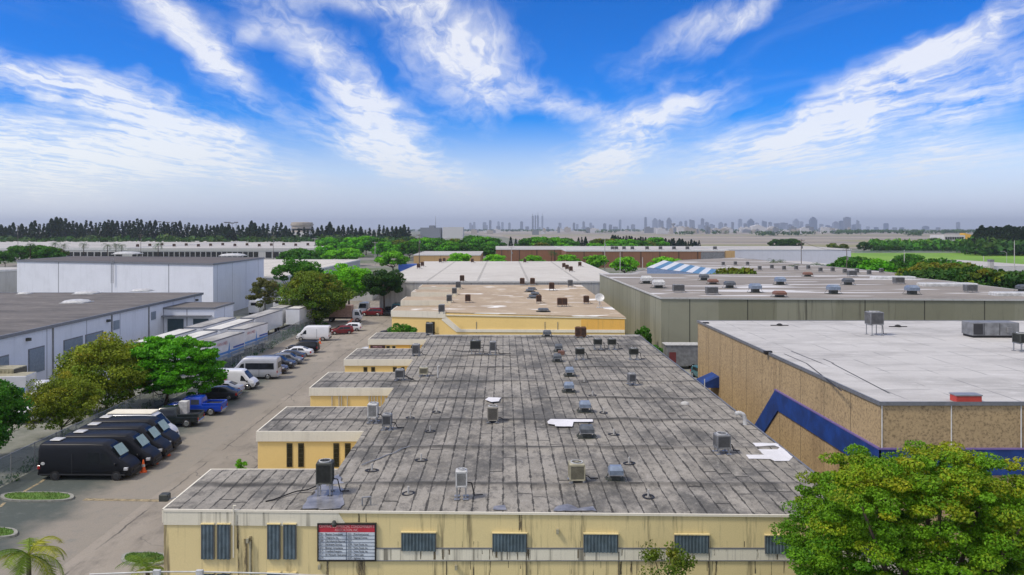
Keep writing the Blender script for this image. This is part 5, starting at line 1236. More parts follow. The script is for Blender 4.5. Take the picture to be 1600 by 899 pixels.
b = MB(); b.face([(1.98, -.62, 2.38), (2.52, -.66, 1.70), (2.52, .66, 1.70), (1.98, .62, 2.38)]); b.v = [(x + .06, y, z + .075) for x, y, z in b.v]
b.build('sunshade', plain('silver_sunshade', (.42, .55, .47), .4, .2), vb)
b = MB(); b.lathe([(.16, 0), (.14, .012)], n=9); b.v = [(-3.05 + x, -1.005 - z, 1.25 + y * .75) for x, y, z in b.v]; b.build('emblem', M['whiteunit'], vb)
VB = Proto(vb)
for i in range(4):
    VB.place((-31.05 + [0, .5, .35, .1][i], 60.25 + 2.42 * i, 0), R([-1, 1, 2, 1][i]), ['nearest black van, its whole side towards the camera', 'second black van, directly behind the nearest one', 'third black van, between the second and the farthest black one', 'farthest black van, next to the white step van'][i])
wt = bigvan('white van with cream roof behind the farthest black van', P_white, L=5.9, Hh=2.6, rear=False); put(wt, -31.7, 70.2, 0, 0)
b = MB(); b.bbox(-2.7, 1.2, -.8, .8, 2.58, 2.66, .04); b.build('roof_cap', M['cream2'], wt)
# pickups
def pickup(label, col):
    st = [(-2.9, .55, .92, 1.02, .93, .9), (-2.85, .42, .95, 1.05, .96, .93), (-.95, .40, .96, 1.06, .97, .94), (-.9, .40, 1.08, 1.70, .97, .70), (-.75, .40, 1.08, 1.86, .97, .72), (.65, .4, 1.08, 1.86, .97, .72), (.85, .4, 1.08, 1.78, .97, .72), (1.55, .4, 1.08, 1.20, .96, .84), (2.4, .42, 1.0, 1.12, .94, .82), (2.75, .46, .85, .95, .9, .76), (2.9, .5, .7, .78, .82, .7)]
    th = car('pickup_truck', label, 'pickup truck', st, col, [(-.7, .15, .1, .92, .05, 0), (.22, 1.2, .1, .92, 0, .45)], (.82, 1.5), None, (-1.85, 1.95), .40, bumper=M['chrome'])
    b = MB(); b.box(-2.75, -1.0, -.78, .78, 1.075, 1.085); b.build('bed_liner', M['plastic'], th)
    b = MB()
    for a in ((-2.9, -.98, -.95, -.80), (-2.9, -.98, .80, .95)): b.bbox(*a, 1.0, 1.27, .02)
    b.bbox(-2.93, -2.8, -.8, .8, .9, 1.25, .02); b.build('bed_wall', col, th)
    return th
p1 = put(pickup('dark green pickup truck beside the bright blue one', P_green), -31.6, 75.9, 0, 183)
p2 = put(pickup('bright blue pickup truck under the bright green tree', P_blue), -31.0, 80.6, 0, 181)
tb2 = MB(); tb2.bbox(-.4, .4, -.35, .35, 0, 1.15, .02); tb2 = solo(tb2, 'white_cabinet', M['whiteunit'], 'white cabinet standing in the bed of the dark pickup truck', 'cabinet'); tb2.location = (-30.4, 76.3, 1.09)
WS = (.3, 1.15); RW = (-1.7, -1.0)
SWIN = [(-1.35, -.35, .08, .95, .35, 0), (-.28, .85, .08, .95, 0, .42)]
UWIN = [(-2.1, -1.25, .08, .9, .1, 0), (-1.18, -.3, .08, .95, 0, 0), (-.22, .9, .08, .95, 0, .45)]
def sedan(label, col, **k): return car('parked_car', label, 'car', SED, col, SWIN, (.46, 1.15), RW, (-1.4, 1.42), .33, **k)
def suv(label, col, **k): return car('parked_suv', label, 'suv', SUV, col, UWIN, (.52, 1.18), (-2.34, -2.1), (-1.42, 1.45), .37, **k)
def hatch(label, col, **k): return car('parked_car', label, 'car', HAT, col, [(-1.5, -.3, .08, .95, .12, 0), (-.22, .75, .08, .95, 0, .4)], (.32, .98), (-1.96, -1.65), (-1.25, 1.28), .31, **k)
put(sedan('dark grey sedan just behind the blue pickup truck', P_char), -31.2, 87.6, 0, 182)
put(sedan('pale silver sedan between the dark sedan and the small white van', P_silver), -31.8, 90.4, 0, 180)
pm_ = bigvan('small white van with dark bumper and pink disc on its side', P_white, L=5.2, W=2.0, Hh=2.3, bumper=M['plastic'], rim='chrome'); put(pm_, -31.3, 93.4, 0, 0)
b = MB(); b.lathe([(.42, 0), (.42, .01)], n=16); b.v = [(-1.0 + x, -1.012 - z, 1.45 + y) for x, y, z in b.v]; b.build('side_disc', plain('pink_disc', (.6, .02, .22), .4), pm_)
sv = bigvan('silver passenger van with long dark window band', P_silver, L=6.0, Hh=2.72, glazed=True, rim='chrome'); put(sv, -30.9, 99.8, 0, 180)
put(suv('bronze dark car hidden behind the silver passenger van', P_brown), -30.2, 103.1, 0, 2)
put(suv('large black suv behind the silver passenger van', P_char), -30.2, 107.0, 0, 0)
put(hatch('small pale grey car behind the large black suv', P_grey), -29.6, 110.4, 0, 0)
put(sedan('dark sedan in the middle of the far parking row', P_char), -30.4, 113.3, 0, 180)
put(sedan('white sedan in the far parking row by the fence', P_white), -30.2, 117.0, 0, 182)
put(suv('black car at the end of the far parking row', P_black), -30.2, 120.6, 0, 181)
tv = bigvan('white cargo van parked alone beyond the car row', P_white, L=5.5, Hh=2.5, bumper=M['plastic'], rim='chrome'); put(tv, -31.6, 133.6, 0, 180)
put(hatch('dark red car behind the white cargo van', P_red), -28.6, 141.5, 0, 200)
put(hatch('pale car with its hood open beside the dark red one', P_white), -27.8, 146, 0, 180)
# far end of the lot
bt = thing('box_truck', 'box truck with pinkish cargo body and white cab at the far end of the lot', 'truck')
b = MB(); b.bbox(-3.9, 1.7, -1.2, 1.2, 1.0, 3.3, .04); b.build('cargo_box', plain('pinkish_box', (.42, .27, .22), .7, var=.3), bt)
b = MB(); b.box(-3.8, 2.6, -.5, .5, .6, .98); b.build('chassis', M['plastic'], bt)
cb = Car([(1.85, .5, 1.3, 2.2, 1.0, .9), (2.0, .45, 1.3, 2.45, 1.02, .9), (2.9, .45, 1.3, 2.45, 1.02, .9), (3.15, .45, 1.3, 2.3, 1.02, .88), (3.6, .5, 1.2, 1.35, .98, .86), (3.7, .55, .9, 1.1, .9, .8)]); cb.body().build('cab', P_white, bt)
b = MB(); cb.screen(b, 3.15, 3.58); b.build('windscreen', M['glass'], bt)
for sg in (-1, 1): b = MB(); cb.win(b, sg, 2.3, 3.35, .05, .9, 0, .25); b.build('side_window', M['glass'], bt)
for x in (-2.4, 2.85):
    for sg in (-1, 1): wheel(bt, x, sg * 1.1, .42, .3)
put(bt, -31.9, 160.5, 0, 0)
put(suv('dark red suv in front of the box truck', P_red), -28.0, 171, 0, 180)
wv2 = bigvan('white van partly behind the dark red suv', P_white, L=5.2, Hh=2.5); put(wv2, -30.5, 175.3, 0, -90)
put(suv('dark suv under the lone round tree', P_char), -28.2 + 3.3, 181.0 - 8, 0, -90)
wv3 = bigvan('teal work van facing the camera under the lone tree', P_teal, L=5.4, Hh=2.7, rim='plastic'); put(wv3, -23.3 + .6, 171, 0, -90)
put(hatch('dark car right of the teal work van', P_char), -20.2, 171, 0, -90)
# cars beside the wings
put(sedan('purple grey car peeking over the first wing roof', P_purple), -17.9, 49.5, 0, 92)
put(sedan('dark car nosing out from behind the second wing', P_char), -17.2, 82.3, 0, 180)
put(hatch('white car behind the dark one at the second wing', P_white), -16.4, 79.6, 0, 180)
put(hatch('pale blue car at the corner of the third wing', P_silver), -17.0, 104.5, 0, 180)
put(sedan('white car left of the small dark sign', P_white), -19.0, 119.5, 0, 180)
put(sedan('grey car beyond the white one near the yellow wings', P_grey), -18.4, 124.5, 0, 180)
put(suv('black suv beside the first wing of the far yellow building', P_black), -19.0, 137.5, 0, 176)
# yard trucks, left
ft = thing('flatbed_truck', 'white truck with grey box roof and blue side stripe at the left edge', 'truck')
b = MB(); b.bbox(-5.2, 1.4, -1.25, 1.25, 1.0, 3.2, .04); b.build('cargo_box', P_white, ft)
b = MB(); b.box(-5.15, 1.35, -1.2, 1.2, 3.202, 3.22); b.build('roof_sheet', M['beige'], ft)
b = MB(); b.face([(-5, -1.262, 1.3), (1.3, -1.262, 1.5), (1.3, -1.262, 2.0), (-5, -1.262, 1.7)]); b.build('stripe', plain('pale_blue_stripe', (.12, .28, .6), .5), ft)
cb.body().build('cab', P_white, ft)
b = MB(); cb.screen(b, 3.15, 3.58); b.build('windscreen', M['glass'], ft)
for sg in (-1, 1): b = MB(); cb.win(b, sg, 2.3, 3.35, .05, .9, 0, .25); b.build('side_window', M['glass'], ft)
for x in (-3.6, 2.85):
    for sg in (-1, 1): wheel(ft, x, sg * 1.15, .45, .3)
put(ft, -51.6, 85, 0, 8)
wu = suv('white pickup like truck facing the fence in the left yard', P_white); put(wu, -46.4, 79, 0, -70); wu.scale = (1.25, 1.15, 1.25)
cn = thing('shipping_container', 'beige container standing on the dock by the left roll door', 'container', (-54.2, 86.5, 1.2))
b = MB(); b.box(-2, 2, -1.2, 1.2, 0, 2.5)
for i in range(10): b.box(-1.9 + i * .4, -1.75 + i * .4, -1.25, -1.2, .1, 2.4)
b.build('shell', M['beige'], cn); b = MB(); b.box(2.0, 2.05, -1.15, 1.15, .1, 2.4); b.build('door', M['amberglass'], cn)
dk = MB(); dk.box(-56.65, -51.8, 60, 92, 0, 1.2); solo(dk, 'loading_dock', M['kerb'], 'raised concrete loading dock along the low white warehouse', 'dock', (-54, 76, 0))
cr_ = thing('wooden_crate', 'brown crate stacked in front of the beige container', 'crate', (-53.4, 80.6, 1.2)); b = MB(); b.bbox(-.8, .8, -.7, .7, 0, 1.5, .03); b.build('box', plain('crate_board', (.32, .2, .1), .8), cr_)
b = MB()
for z in (.1, .75, 1.35): b.box(-.83, .83, -.73, .73, z, z + .08)
b.build('batten', M['beige'], cr_)
c2 = dup(cr_, (-53.0, 83.2, 1.2), .2, 'pale crate between the brown crate and the beige container')
# trailers
M['trailroof'] = flatroof('trailer_roof', (.42, .41, .38), (.2, .19, .17), (.6, .6, .57), .5, 2., (1, .3, 1), k1=.8, k2=.5)
M['trailroofw'] = flatroof('pale_trailer_roof', (.66, .65, .60), (.42, .40, .36), (.75, .75, .72), .5, 2., (1, .3, 1), k1=.7, k2=.5)
M['bluestripe'] = plain('trailer_blue_stripe', (.10, .30, .68), .45); M['bluestripe2'] = plain('trailer_deep_blue_stripe', (.03, .10, .42), .45)
tink = plain('trailer_lettering', (.03, .05, .12), .5); tinkr = plain('trailer_red_lettering', (.55, .12, .12), .5)
def trailer(label, L, mat, livery=False, words=None, group=None):
    th = thing('semi_trailer', label, 'trailer', group=group); w_ = 1.28; z0, z1 = 1.15, 4.0
    b = MB(); b.bbox(-w_, w_, 0, L, z0, z1, .05); b.build('body', P_white, th)
    b = MB(); b.box(-w_ + .08, w_ - .08, .08, L - .08, z1 + .002, z1 + .03); b.build('roof_sheet', mat, th)
    b = MB()
    for a in ((-w_ - .02, -w_ + .07, 0, L), (w_ - .07, w_ + .02, 0, L), (-w_, w_, -.02, .07), (-w_, w_, L - .07, L + .02)): b.box(*a, z1 - .1, z1 + .06)
    b.build('top_rail', M['trim'], th)
    b = MB(); b.box(-.5, .5, .3, L - .3, .85, z0); b.build('chassis', M['plastic'], th)
    for y in (L - 1.6, L - 2.8):
        for sg in (-1, 1): wheel(th, sg * 1.22, y, .5, .0, 'galv') if False else None
    for y in (1.4, 2.6):
        for sg in (-1, 1):
            b = MB(); b.tube((sg * .85, L - y, .5), (sg * 1.25, L - y, .5), .5, n=14); o = b.build('wheel', M['black'], th)
            b = MB(); b.tube((sg * 1.25, L - y, .5), (sg * 1.262, L - y, .5), .27, n=10); b.build('rim', M['galv'], o)
    for sg in (-1, 1): b = MB(); b.box(sg * .9 - .06, sg * .9 + .06, 2.0, 2.15, 0, z0); b.box(sg * .9 - .15, sg * .9 + .15, 1.9, 2.25, 0, .05); b.build('landing_leg', M['galv'], th)
    if livery:
        b = MB()
        for z, h in ((1.45, .28), (1.85, .30)): b.box(w_ + .002, w_ + .008, .1, L - .1, z, z + h); b.box(-w_ + .1, w_ - .1, -.03, -.022, z, z + h)
        b.build('blue_stripe', M['bluestripe'], th)
        b = MB(); b.face([(w_ + .012, L * .42, 1.2), (w_ + .012, L * .62, 1.2), (w_ + .012, L * .52, 1.75), (w_ + .012, L * .5, 3.3)]); b.build('chevron', M['bluestripe'], th)
        b = MB(); b.box(w_ + .002, w_ + .009, L * .62, L - .1, 2.25, 2.5); b.build('blue_stripe', M['bluestripe2'], th)
    for s, loc, rz, size, mt in (words or ()):
        cu = bpy.data.curves.new('lettering', 'FONT'); cu.body = s; cu.size = size; cu.align_x = 'CENTER'; cu.align_y = 'CENTER'; cu.materials.append(mt)
        o = letters(cu, th); o.location = loc; o.rotation_euler = (R(90), 0, R(rz))
    return th
ta = trailer('white trailer with blue stripes and lettering on its near end, right of the tree', 9.5, M['trailroof'], True, [('Atlas', (-.1, -.035, 3.45), 0, .8, tink), ('VAN LINES', (1.295, 2.6, 3.3), 90, .62, tinkr)]); put(ta, -38.9, 104, 0, -6)
tb3 = trailer('white trailer with blue stripes nearest to the white cargo van', 8.5, M['trailroof'], True, [('AL FINER', (0, -.035, 3.5), 0, .5, tink), ('VAN LINES', (1.295, 2.2, 3.3), 90, .6, tinkr)]); put(tb3, -38.8, 116.3, 0, -6)
lbs = ['long pale roofed trailer alongside the two striped ones', 'pale roofed trailer right behind the long one in the second row', 'grey roofed trailer in the middle of the trailer park', 'cream roofed trailer nearest to the dock annex', 'far grey trailer before the parked camper vans', 'far pale trailer right of the other far ones', 'white trailer half hidden by the bright green tree', 'narrow grey trailer by the annex side wall']
tp = Proto(trailer('x', 13.5, M['trailroofw'])); tq = Proto(trailer('x', 13.5, M['trailroof']))
for i, (x, y, p_) in enumerate(((-41.2, 101, tp), (-40.6, 116, tp), (-40.2, 131, tq), (-45.0, 103, tp), (-40.2, 146.5, tq), (-36.8, 146, tp), (-45.4, 87, tp), (-44.4, 118.5, tq))):
    put(p_.place((0, 0, 0), 0, lbs[i], 'pale roofed trailers in the yard'), x - 1.6, y, 0, -3)
def rv(label, L=6):
    th = thing('camper_van', label, 'camper', group='white campers by the tall wall')
    c = Car([(-3, .5, 1.6, 2.9, 1.1, 1.05), (-2.9, .4, 1.6, 3.1, 1.15, 1.08), (1.6, .4, 1.6, 3.1, 1.15, 1.05), (2.3, .4, 1.6, 2.7, 1.12, 1.0), (2.6, .4, 1.3, 1.75, 1.05, .9), (3.2, .45, 1.0, 1.3, .95, .8)]); c.body().build('body', P_white, th)
    for sg in (-1, 1):
        for a in ((-2, -1), (.2, 1.2)): b = MB(); c.win(b, sg, *a, .1, .7); b.build('side_window', M['glass'], th)
        for x in (-1.8, 2.2): wheel(th, x, sg * 1.12, .36, .25)
    b = MB(); b.box(-3.03, -3.0, -.6, .6, 2.0, 2.6); b.build('rear_window', M['glass'], th); b = MB(); c.screen(b, 2.3, 2.58); b.build('windscreen', M['glass'], th); return th
RVP = Proto(rv('x'))
for i, (x, y, rz, lb) in enumerate(((-54.2, 176, 95, 'single white camper behind the far trailers'), (-50.0, 181, 88, 'white camper left of the thin russet tree'), (-50.2, 188, 90, 'tall white camper behind the other two'), (-46.0, 184, 85, 'white camper half hidden by the thin russet tree'))):
    put(RVP.place((0, 0, 0), 0, lb), x, y, 0 if i != 2 else 0, rz)
# alley things right of the front building
tr_ = thing('utility_trailer', 'grey covered trailer in the alley by the concrete wall', 'trailer', (23.6, 107, 0))
b = MB(); b.bbox(-1.9, 2.4, -1.1, 1.1, .5, 3.2, .05); b.build('body', M['steelgrey'], tr_); b = MB(); b.box(-2.1, 2.6, -1.2, 1.2, 3.2, 3.3); b.build('roof', M['whiteunit'], tr_)
b = MB(); b.box(-1.6, -.7, -1.13, -1.1, .9, 2.3); b.build('red_panel', plain('dark_red_panel', (.16, .03, .03), .6), tr_)
for x in (-1.2, 1.6): wheel(tr_, x, -1.12, .36, .2); wheel(tr_, x, 1.12, .36, .2)
at_ = thing('work_truck', 'white work truck in the alley behind the tan building', 'truck')
cb.body().build('cab', P_white, at_); b = MB(); cb.screen(b, 3.15, 3.58); b.build('windscreen', M['glass'], at_)
for sg in (-1, 1): b = MB(); cb.win(b, sg, 2.3, 3.35, .05, .9, 0, .25); b.build('side_window', M['glass'], at_)
b = MB(); b.bbox(-2.6, 1.7, -1.1, 1.1, 1.0, 1.3, .03); b.box(-2.5, -2.3, -1, 1, 1.3, 2.6); b.box(1.4, 1.6, -1, 1, 1.3, 2.8); b.build('flat_bed', P_white, at_)
for x in (-1.7, 2.85):
    for sg in (-1, 1): wheel(at_, x, sg * 1.08, .5, .3)
put(at_, 30.1, 104, 0, 180)
put(hatch('teal car between the alley trailer and the work truck', P_teal), 24.9, 99.5, 0, -80)
sb = MB(); sb.box(-.06, .06, -.04, .04, 0, 2.4); sb.box(-1.2, 0, -.03, .03, .9, 1.2); solo(sb, 'barrier_post', M['orangecone'], 'orange barrier post by the blue awning', 'barrier').location = (23.0, 92, 0)
# far parked cars (simple but shaped)
def farcar(i, x, y, Y, col, sc=1): pass
cols = [P_white, P_grey, P_silver, P_char, P_red, P_teal]
fps = [Proto(hatch('x', c)) for c in cols]
GF = 'cars parked far behind the concrete roof'
fc = [(1290, 330), (1298, 336), (1306, 300), (1312, 290), (1380, 300), (1386, 280), (1392, 250), (1316, 250), (1276, 330), (1268, 332), (1262, 328), (1372, 260), (1404, 300), (1440, 300), (1388, 330), (1376, 335)]
for i, (x, Y) in enumerate(sorted(fc)):
    fps[(i * 3) % 6].place(((x - CX) * Y / F, Y, 0), i * .7, nth(i).capitalize() + ' from the left of the cars far behind the concrete roof', GF)
fc2 = [(992 + i * 8.5, 300 + (i % 3) * 14) for i in range(9)]
for i, (x, Y) in enumerate(fc2):
    fps[(i * 2 + 1) % 6].place(((x - CX) * Y / F, Y, 0), i * .9, nth(i).capitalize() + ' from the left of the cars before the long brown wall', 'cars before the long brown wall')
fc3 = [(566 + i * 7.5, 262 + (i % 4) * 16) for i in range(11)]
for i, (x, Y) in enumerate(fc3):
    fps[(i * 5 + 2) % 6].place(((x - CX) * Y / F, Y, 0), i * .9, nth(i).capitalize() + ' from the left of the cars on the far street behind the lone tree', 'cars behind the lone round tree')
bb = MB(); bb.bbox(-5, 5, -5, 5, 0, 5, .1); o = solo(bb, 'blue_container', plain('container_blue', (.04, .12, .45), .6), 'blue container left of the small tan building', 'container'); o.location = ((638 - CX) * 330 / F, 330, 0); o.scale = (.75, .6, .8)

# ================================================================ FENCES, POLES, CONES
m_, t_ = newmat('chain_link'); v_ = t_.obj(); s_ = t_.sep(v_)
a_ = t_.m('ABSOLUTE', t_.m('SUBTRACT', t_.m('FRACT', t_.m('MULTIPLY', t_.m('ADD', s_[1], s_[2]), 9.)), .5)); b_ = t_.m('ABSOLUTE', t_.m('SUBTRACT', t_.m('FRACT', t_.m('MULTIPLY', t_.m('SUBTRACT', s_[1], s_[2]), 9.)), .5))
al = t_.m('MAXIMUM', t_.m('LESS_THAN', a_, .075), t_.m('LESS_THAN', b_, .075)); finish(m_, t_, (.30, .36, .38), .5, .3, alpha=al); M['link'] = m_
fn = thing('chain_link_fence', 'long chain link fence between the parked vehicles and the yard', 'fence', (-36.3, 60, 0))
FY = [44 + i * 3.0 for i in range(43)]
b = MB(); b.box(-.01, .01, 44 - 60, 170 - 60, .05, 2.05); b.build('mesh_panel', M['link'], fn)
b = MB(); b.tube((0, -16, 2.08), (0, 110, 2.08), .035, n=6); b.build('top_rail', M['galv'], fn)
for y in FY: b = MB(); b.tube((0, y - 60, 0), (0, y - 60, 2.15), .04, n=6); b.build('post', M['galv'], fn)
gs = MB(); rng_ = np.random.default_rng(4)
me = crown_mesh('fence_weeds', M['leaf_dark'], rng_, [(-36.9 + rng_.normal() * .4, y, .25, rng_.uniform(.3, .8)) for y in np.arange(46, 172, 1.1)], 40, .12, .7, zhi=1.2); o = bpy.data.objects.new('fence_weeds', me); COL.objects.link(o)
tag(o, 'weeds and low scrub growing along the chain link fence', 'weeds', kind='stuff')
me = crown_mesh('yard_weeds', M['leaf_green'], rng_, [(-38.2 + rng_.normal() * .5, y, .2, rng_.uniform(.4, 1.1)) for y in np.arange(140, 176, .8)] + [(-34.5 + rng_.normal() * 1.2, y, .1, .5) for y in np.arange(148, 156, .5)], 60, .16, .7, zhi=1.2); o = bpy.data.objects.new('yard_weeds', me); COL.objects.link(o)
tag(o, 'green undergrowth below the wide olive tree', 'undergrowth', kind='stuff')
fg = thing('field_fence', 'long thin fence along the near edge of the green field', 'fence', (180, 600, 0))
b = MB(); b.box((1335 - CX) * 598 / F - 180, (1640 - CX) * 598 / F - 180, -2, -1.96, .2, 1.8); b.build('mesh_panel', M['link'], fg); b = MB(); b.tube(((1335 - CX) * 598 / F - 180, -2, 2), ((1640 - CX) * 598 / F - 180, -2, 2), .12, n=4); b.build('top_rail', M['galv'], fg)
GC = 'orange traffic cones in the parking lot'
cone = thing('traffic_cone', 'x', 'traffic cone'); b = MB(); b.box(-.2, .2, -.2, .2, 0, .04); b.build('base', M['orangecone'], cone); b = MB(); b.lathe([(.15, .04), (.13, .1), (.035, .75), (.02, .76)], n=14); b.build('cone', M['orangecone'], cone)
b = MB(); b.lathe([(.105, .35), (.082, .5)], n=14); b.build('reflective_collar', M['whiteunit'], cone); CP = Proto(cone)
for (x, y), lb in (((224, 738), 'traffic cone in front of the second black van'), ((242, 725), 'traffic cone in front of the third black van'), ((261.5, 712), 'traffic cone in front of the farthest black van'), ((482, 548), 'traffic cone at the end of the car row, left one'), ((487, 547), 'traffic cone at the end of the car row, right one'), ((500, 537), 'traffic cone beside the white cargo van'), ((544, 511), 'traffic cone before the box truck, leftmost'), ((549, 506), 'traffic cone before the box truck, middle one'), ((556, 500), 'traffic cone before the box truck, rightmost'), ((563, 498), 'traffic cone right below the cab of the box truck')):
    CP.place(at(x, y), .4, lb, GC, scale=1.25)
for k, (p, q) in enumerate(((G(480, 549), G(488, 548)), (G(490, 545), G(497, 541)), (G(545, 510), G(556, 499)))):
    th = thing('road_barrier', ('orange barrier board before the two cones by the car row', 'orange barrier board next to the white cargo van', 'long orange barrier board before the box truck')[k], 'barrier', (*p, 0)); dx, dy = q[0] - p[0], q[1] - p[1]
    b = MB(); b.mesh([(0, 0, .5), (dx, dy, .5), (dx, dy, .8), (0, 0, .8), (0, .05, .5), (dx, dy + .05, .5), (dx, dy + .05, .8), (0, .05, .8)], [(0, 1, 2, 3), (7, 6, 5, 4), (3, 2, 6, 7), (0, 4, 5, 1)]); b.build('board', M['orangecone'], th)
    for s in (0, 1): b = MB(); b.box(dx * s - .03, dx * s + .03, dy * s, dy * s + .06, 0, 1.0); b.build('leg', M['whiteunit'], th)
def upole(label, x, ybot, ytop, Y, arms=2, mat='wood', wires=False, lamp=False, name='utility_pole', cat='pole', r=.17):
    X = (x - CX) * Y / F; h = H - (ytop - CY) * Y / F; th = thing(name, label, cat, (X, Y, 0))
    b = MB(); b.tube((0, 0, 0), (0, 0, h), r, r * .6, 8); b.build('shaft', M[mat], th)
    for k in range(arms):
        z = h - .5 - k * 1.1; o = MB().box(-1.25, 1.25, -.06, .06, z, z + .14).build('crossarm', M[mat], th)
        b = MB()
        for xx in (-1.1, -.45, .45, 1.1): b.lathe([(.06, 0), (.09, .1), (.04, .25)], (xx, 0, z + .14), 6)
        b.build('insulator', M['steelgrey'], o)
    if arms: b = MB(); b.tube((.3, 0, h - 3.4), (.3, 0, h - 2.5), .26, n=8); b.build('transformer', M['steelgrey'], th)
    if lamp: b = MB(); b.path([(0, 0, h - .2), (-.9, 0, h + .5), (-2.0, 0, h + .5)], .06, 5); b.build('arm', M[mat], th); b = MB(); b.box(-2.7, -1.9, -.15, .15, h + .42, h + .58); b.build('lamp_head', M['galv'], th)
    return h
P_ = [(655, 412, 366, 300, 2, 'wood', 'timber pole left of the small tan building'), (28, 395, 352, 470, 2, 'wood', 'timber pole at the far left before the long warehouse'), (220, 390, 366, 420, 2, 'wood', 'timber pole before the dark window row left of the tall warehouse'), (427, 400, 368, 400, 2, 'wood', 'timber pole above the right end of the tall warehouse'), (492, 405, 372, 380, 1, 'concpole', 'pale pole before the long white warehouse'), (586, 400, 378, 380, 1, 'concpole', 'pale pole in front of the green belt'), (945, 418, 372, 330, 1, 'concpole', 'pale pole at the left part of the brown wall'), (969, 420, 394, 290, 0, 'concpole', 'short pale pole before the brown wall'), (1004, 418, 402, 285, 0, 'concpole', 'thin short pole before the brown wall, right one'), (799, 408, 385, 350, 1, 'concpole', 'pale pole before the dark brick building'), (1252, 420, 374, 290, 2, 'wood', 'tall timber pole before the long white warehouse'), (1323, 427, 389, 240, 1, 'wood', 'timber pole in front of the round green tree'), (1413, 420, 391, 260, 0, 'concpole', 'pale slim pole left of the olive clump'), (1585, 418, 376, 300, 0, 'concpole', 'tall pale pole on the field at the right edge'), (1537, 418, 400, 330, 0, 'concpole', 'thin low pole on the field right of the clump')]
for x, yb_, yt, Y, ar, mt, lb in P_: upole(lb, x, yb_, yt, Y, ar, mt)
upole('curved street lamp before the right pine block', 1573, 418, 395, 330, 0, 'concpole', lamp=True, name='street_lamp', cat='lamp', r=.1)
for i, (x, yt) in enumerate(((249, 346), (262, 347), (271, 347), (353, 347), (357, 347), (363, 348), (369, 347))):
    Y = 900; h = H - (yt - CY) * Y / F; th = thing('floodlight_mast', f'{nth(i)} floodlight mast from the left above the pine line', 'mast', ((x - CX) * Y / F, Y, 0), group='floodlight masts above the pine line')
    b = MB(); b.tube((0, 0, 0), (0, 0, h), .35, .2, 6); b.build('shaft', M['galv'], th); b = MB(); b.box(-2.2, 2.2, -.3, .3, h - 1.2, h); b.build('lamp_rack', M['steelgrey'], th)
wt_ = thing('monument_block', 'white block pillar with dark grille on the green field edge', 'pillar', ((1548 - CX) * 300 / F, 300, 0)); b = MB(); b.box(-.8, .8, -.8, .8, 0, 6.2); b.build('pillar', M['concpole'], wt_); b = MB(); b.box(-.85, .85, -.85, .85, 6.2, 7.0); b.build('cap', M['steelgrey'], wt_)
# wire spans between the tall poles
def wire(label, a, b_, sag, r=.03):
    A = Vector(a); B = Vector(b_); b = MB(); pts = []
    for i in range(15):
        u = i / 14; p = A.lerp(B, u); p.z -= sag * 4 * u * (1 - u); pts.append(tuple(p))
    b.path([(p[0] - A.x, p[1] - A.y, p[2] - A.z) for p in pts], r, 4); o = b.build('overhead_wire', M['galv'] if r > .04 else M['black']); o.location = A; tag(o, label, 'wire', 'overhead wires')
wire('overhead wire between the two timber poles at the white warehouse', V(1252, 376, 290), V(1323, 391, 240), 1.2, .04)
wire('overhead wire from the tan building pole to the green belt pole', V(655, 368, 300), V(586, 380, 380), 1.5, .04)
wire('overhead wire from the tan building pole to the brown wall', V(655, 369, 300), V(945, 374, 330), 3, .04)
# pale cable right in front of the camera view, low
cb_ = thing('service_cable', 'pale cable strung low across the foreground at the bottom edge', 'cable', V(140, 899, 14))
b = MB(); A = Vector(V(140, 897.5, 14)); pts = [Vector(V(x, y, 14 + k)) - A for x, y, k in ((140, 897.5, 0), (245, 893.6, .1), (312, 893.6, .2), (420, 896, .3), (560, 902, .4))]
cb_.location = A; b.path([tuple(p) for p in pts], .013, 6); b.build('cable', M['whiteunit'], cb_)
for k in (1, 2): b = MB(); p = pts[k]; b.box(p.x - .06, p.x + .06, p.y - .03, p.y + .03, p.z - .08, p.z + .03); b.build('clamp', M['whiteunit'], cb_)

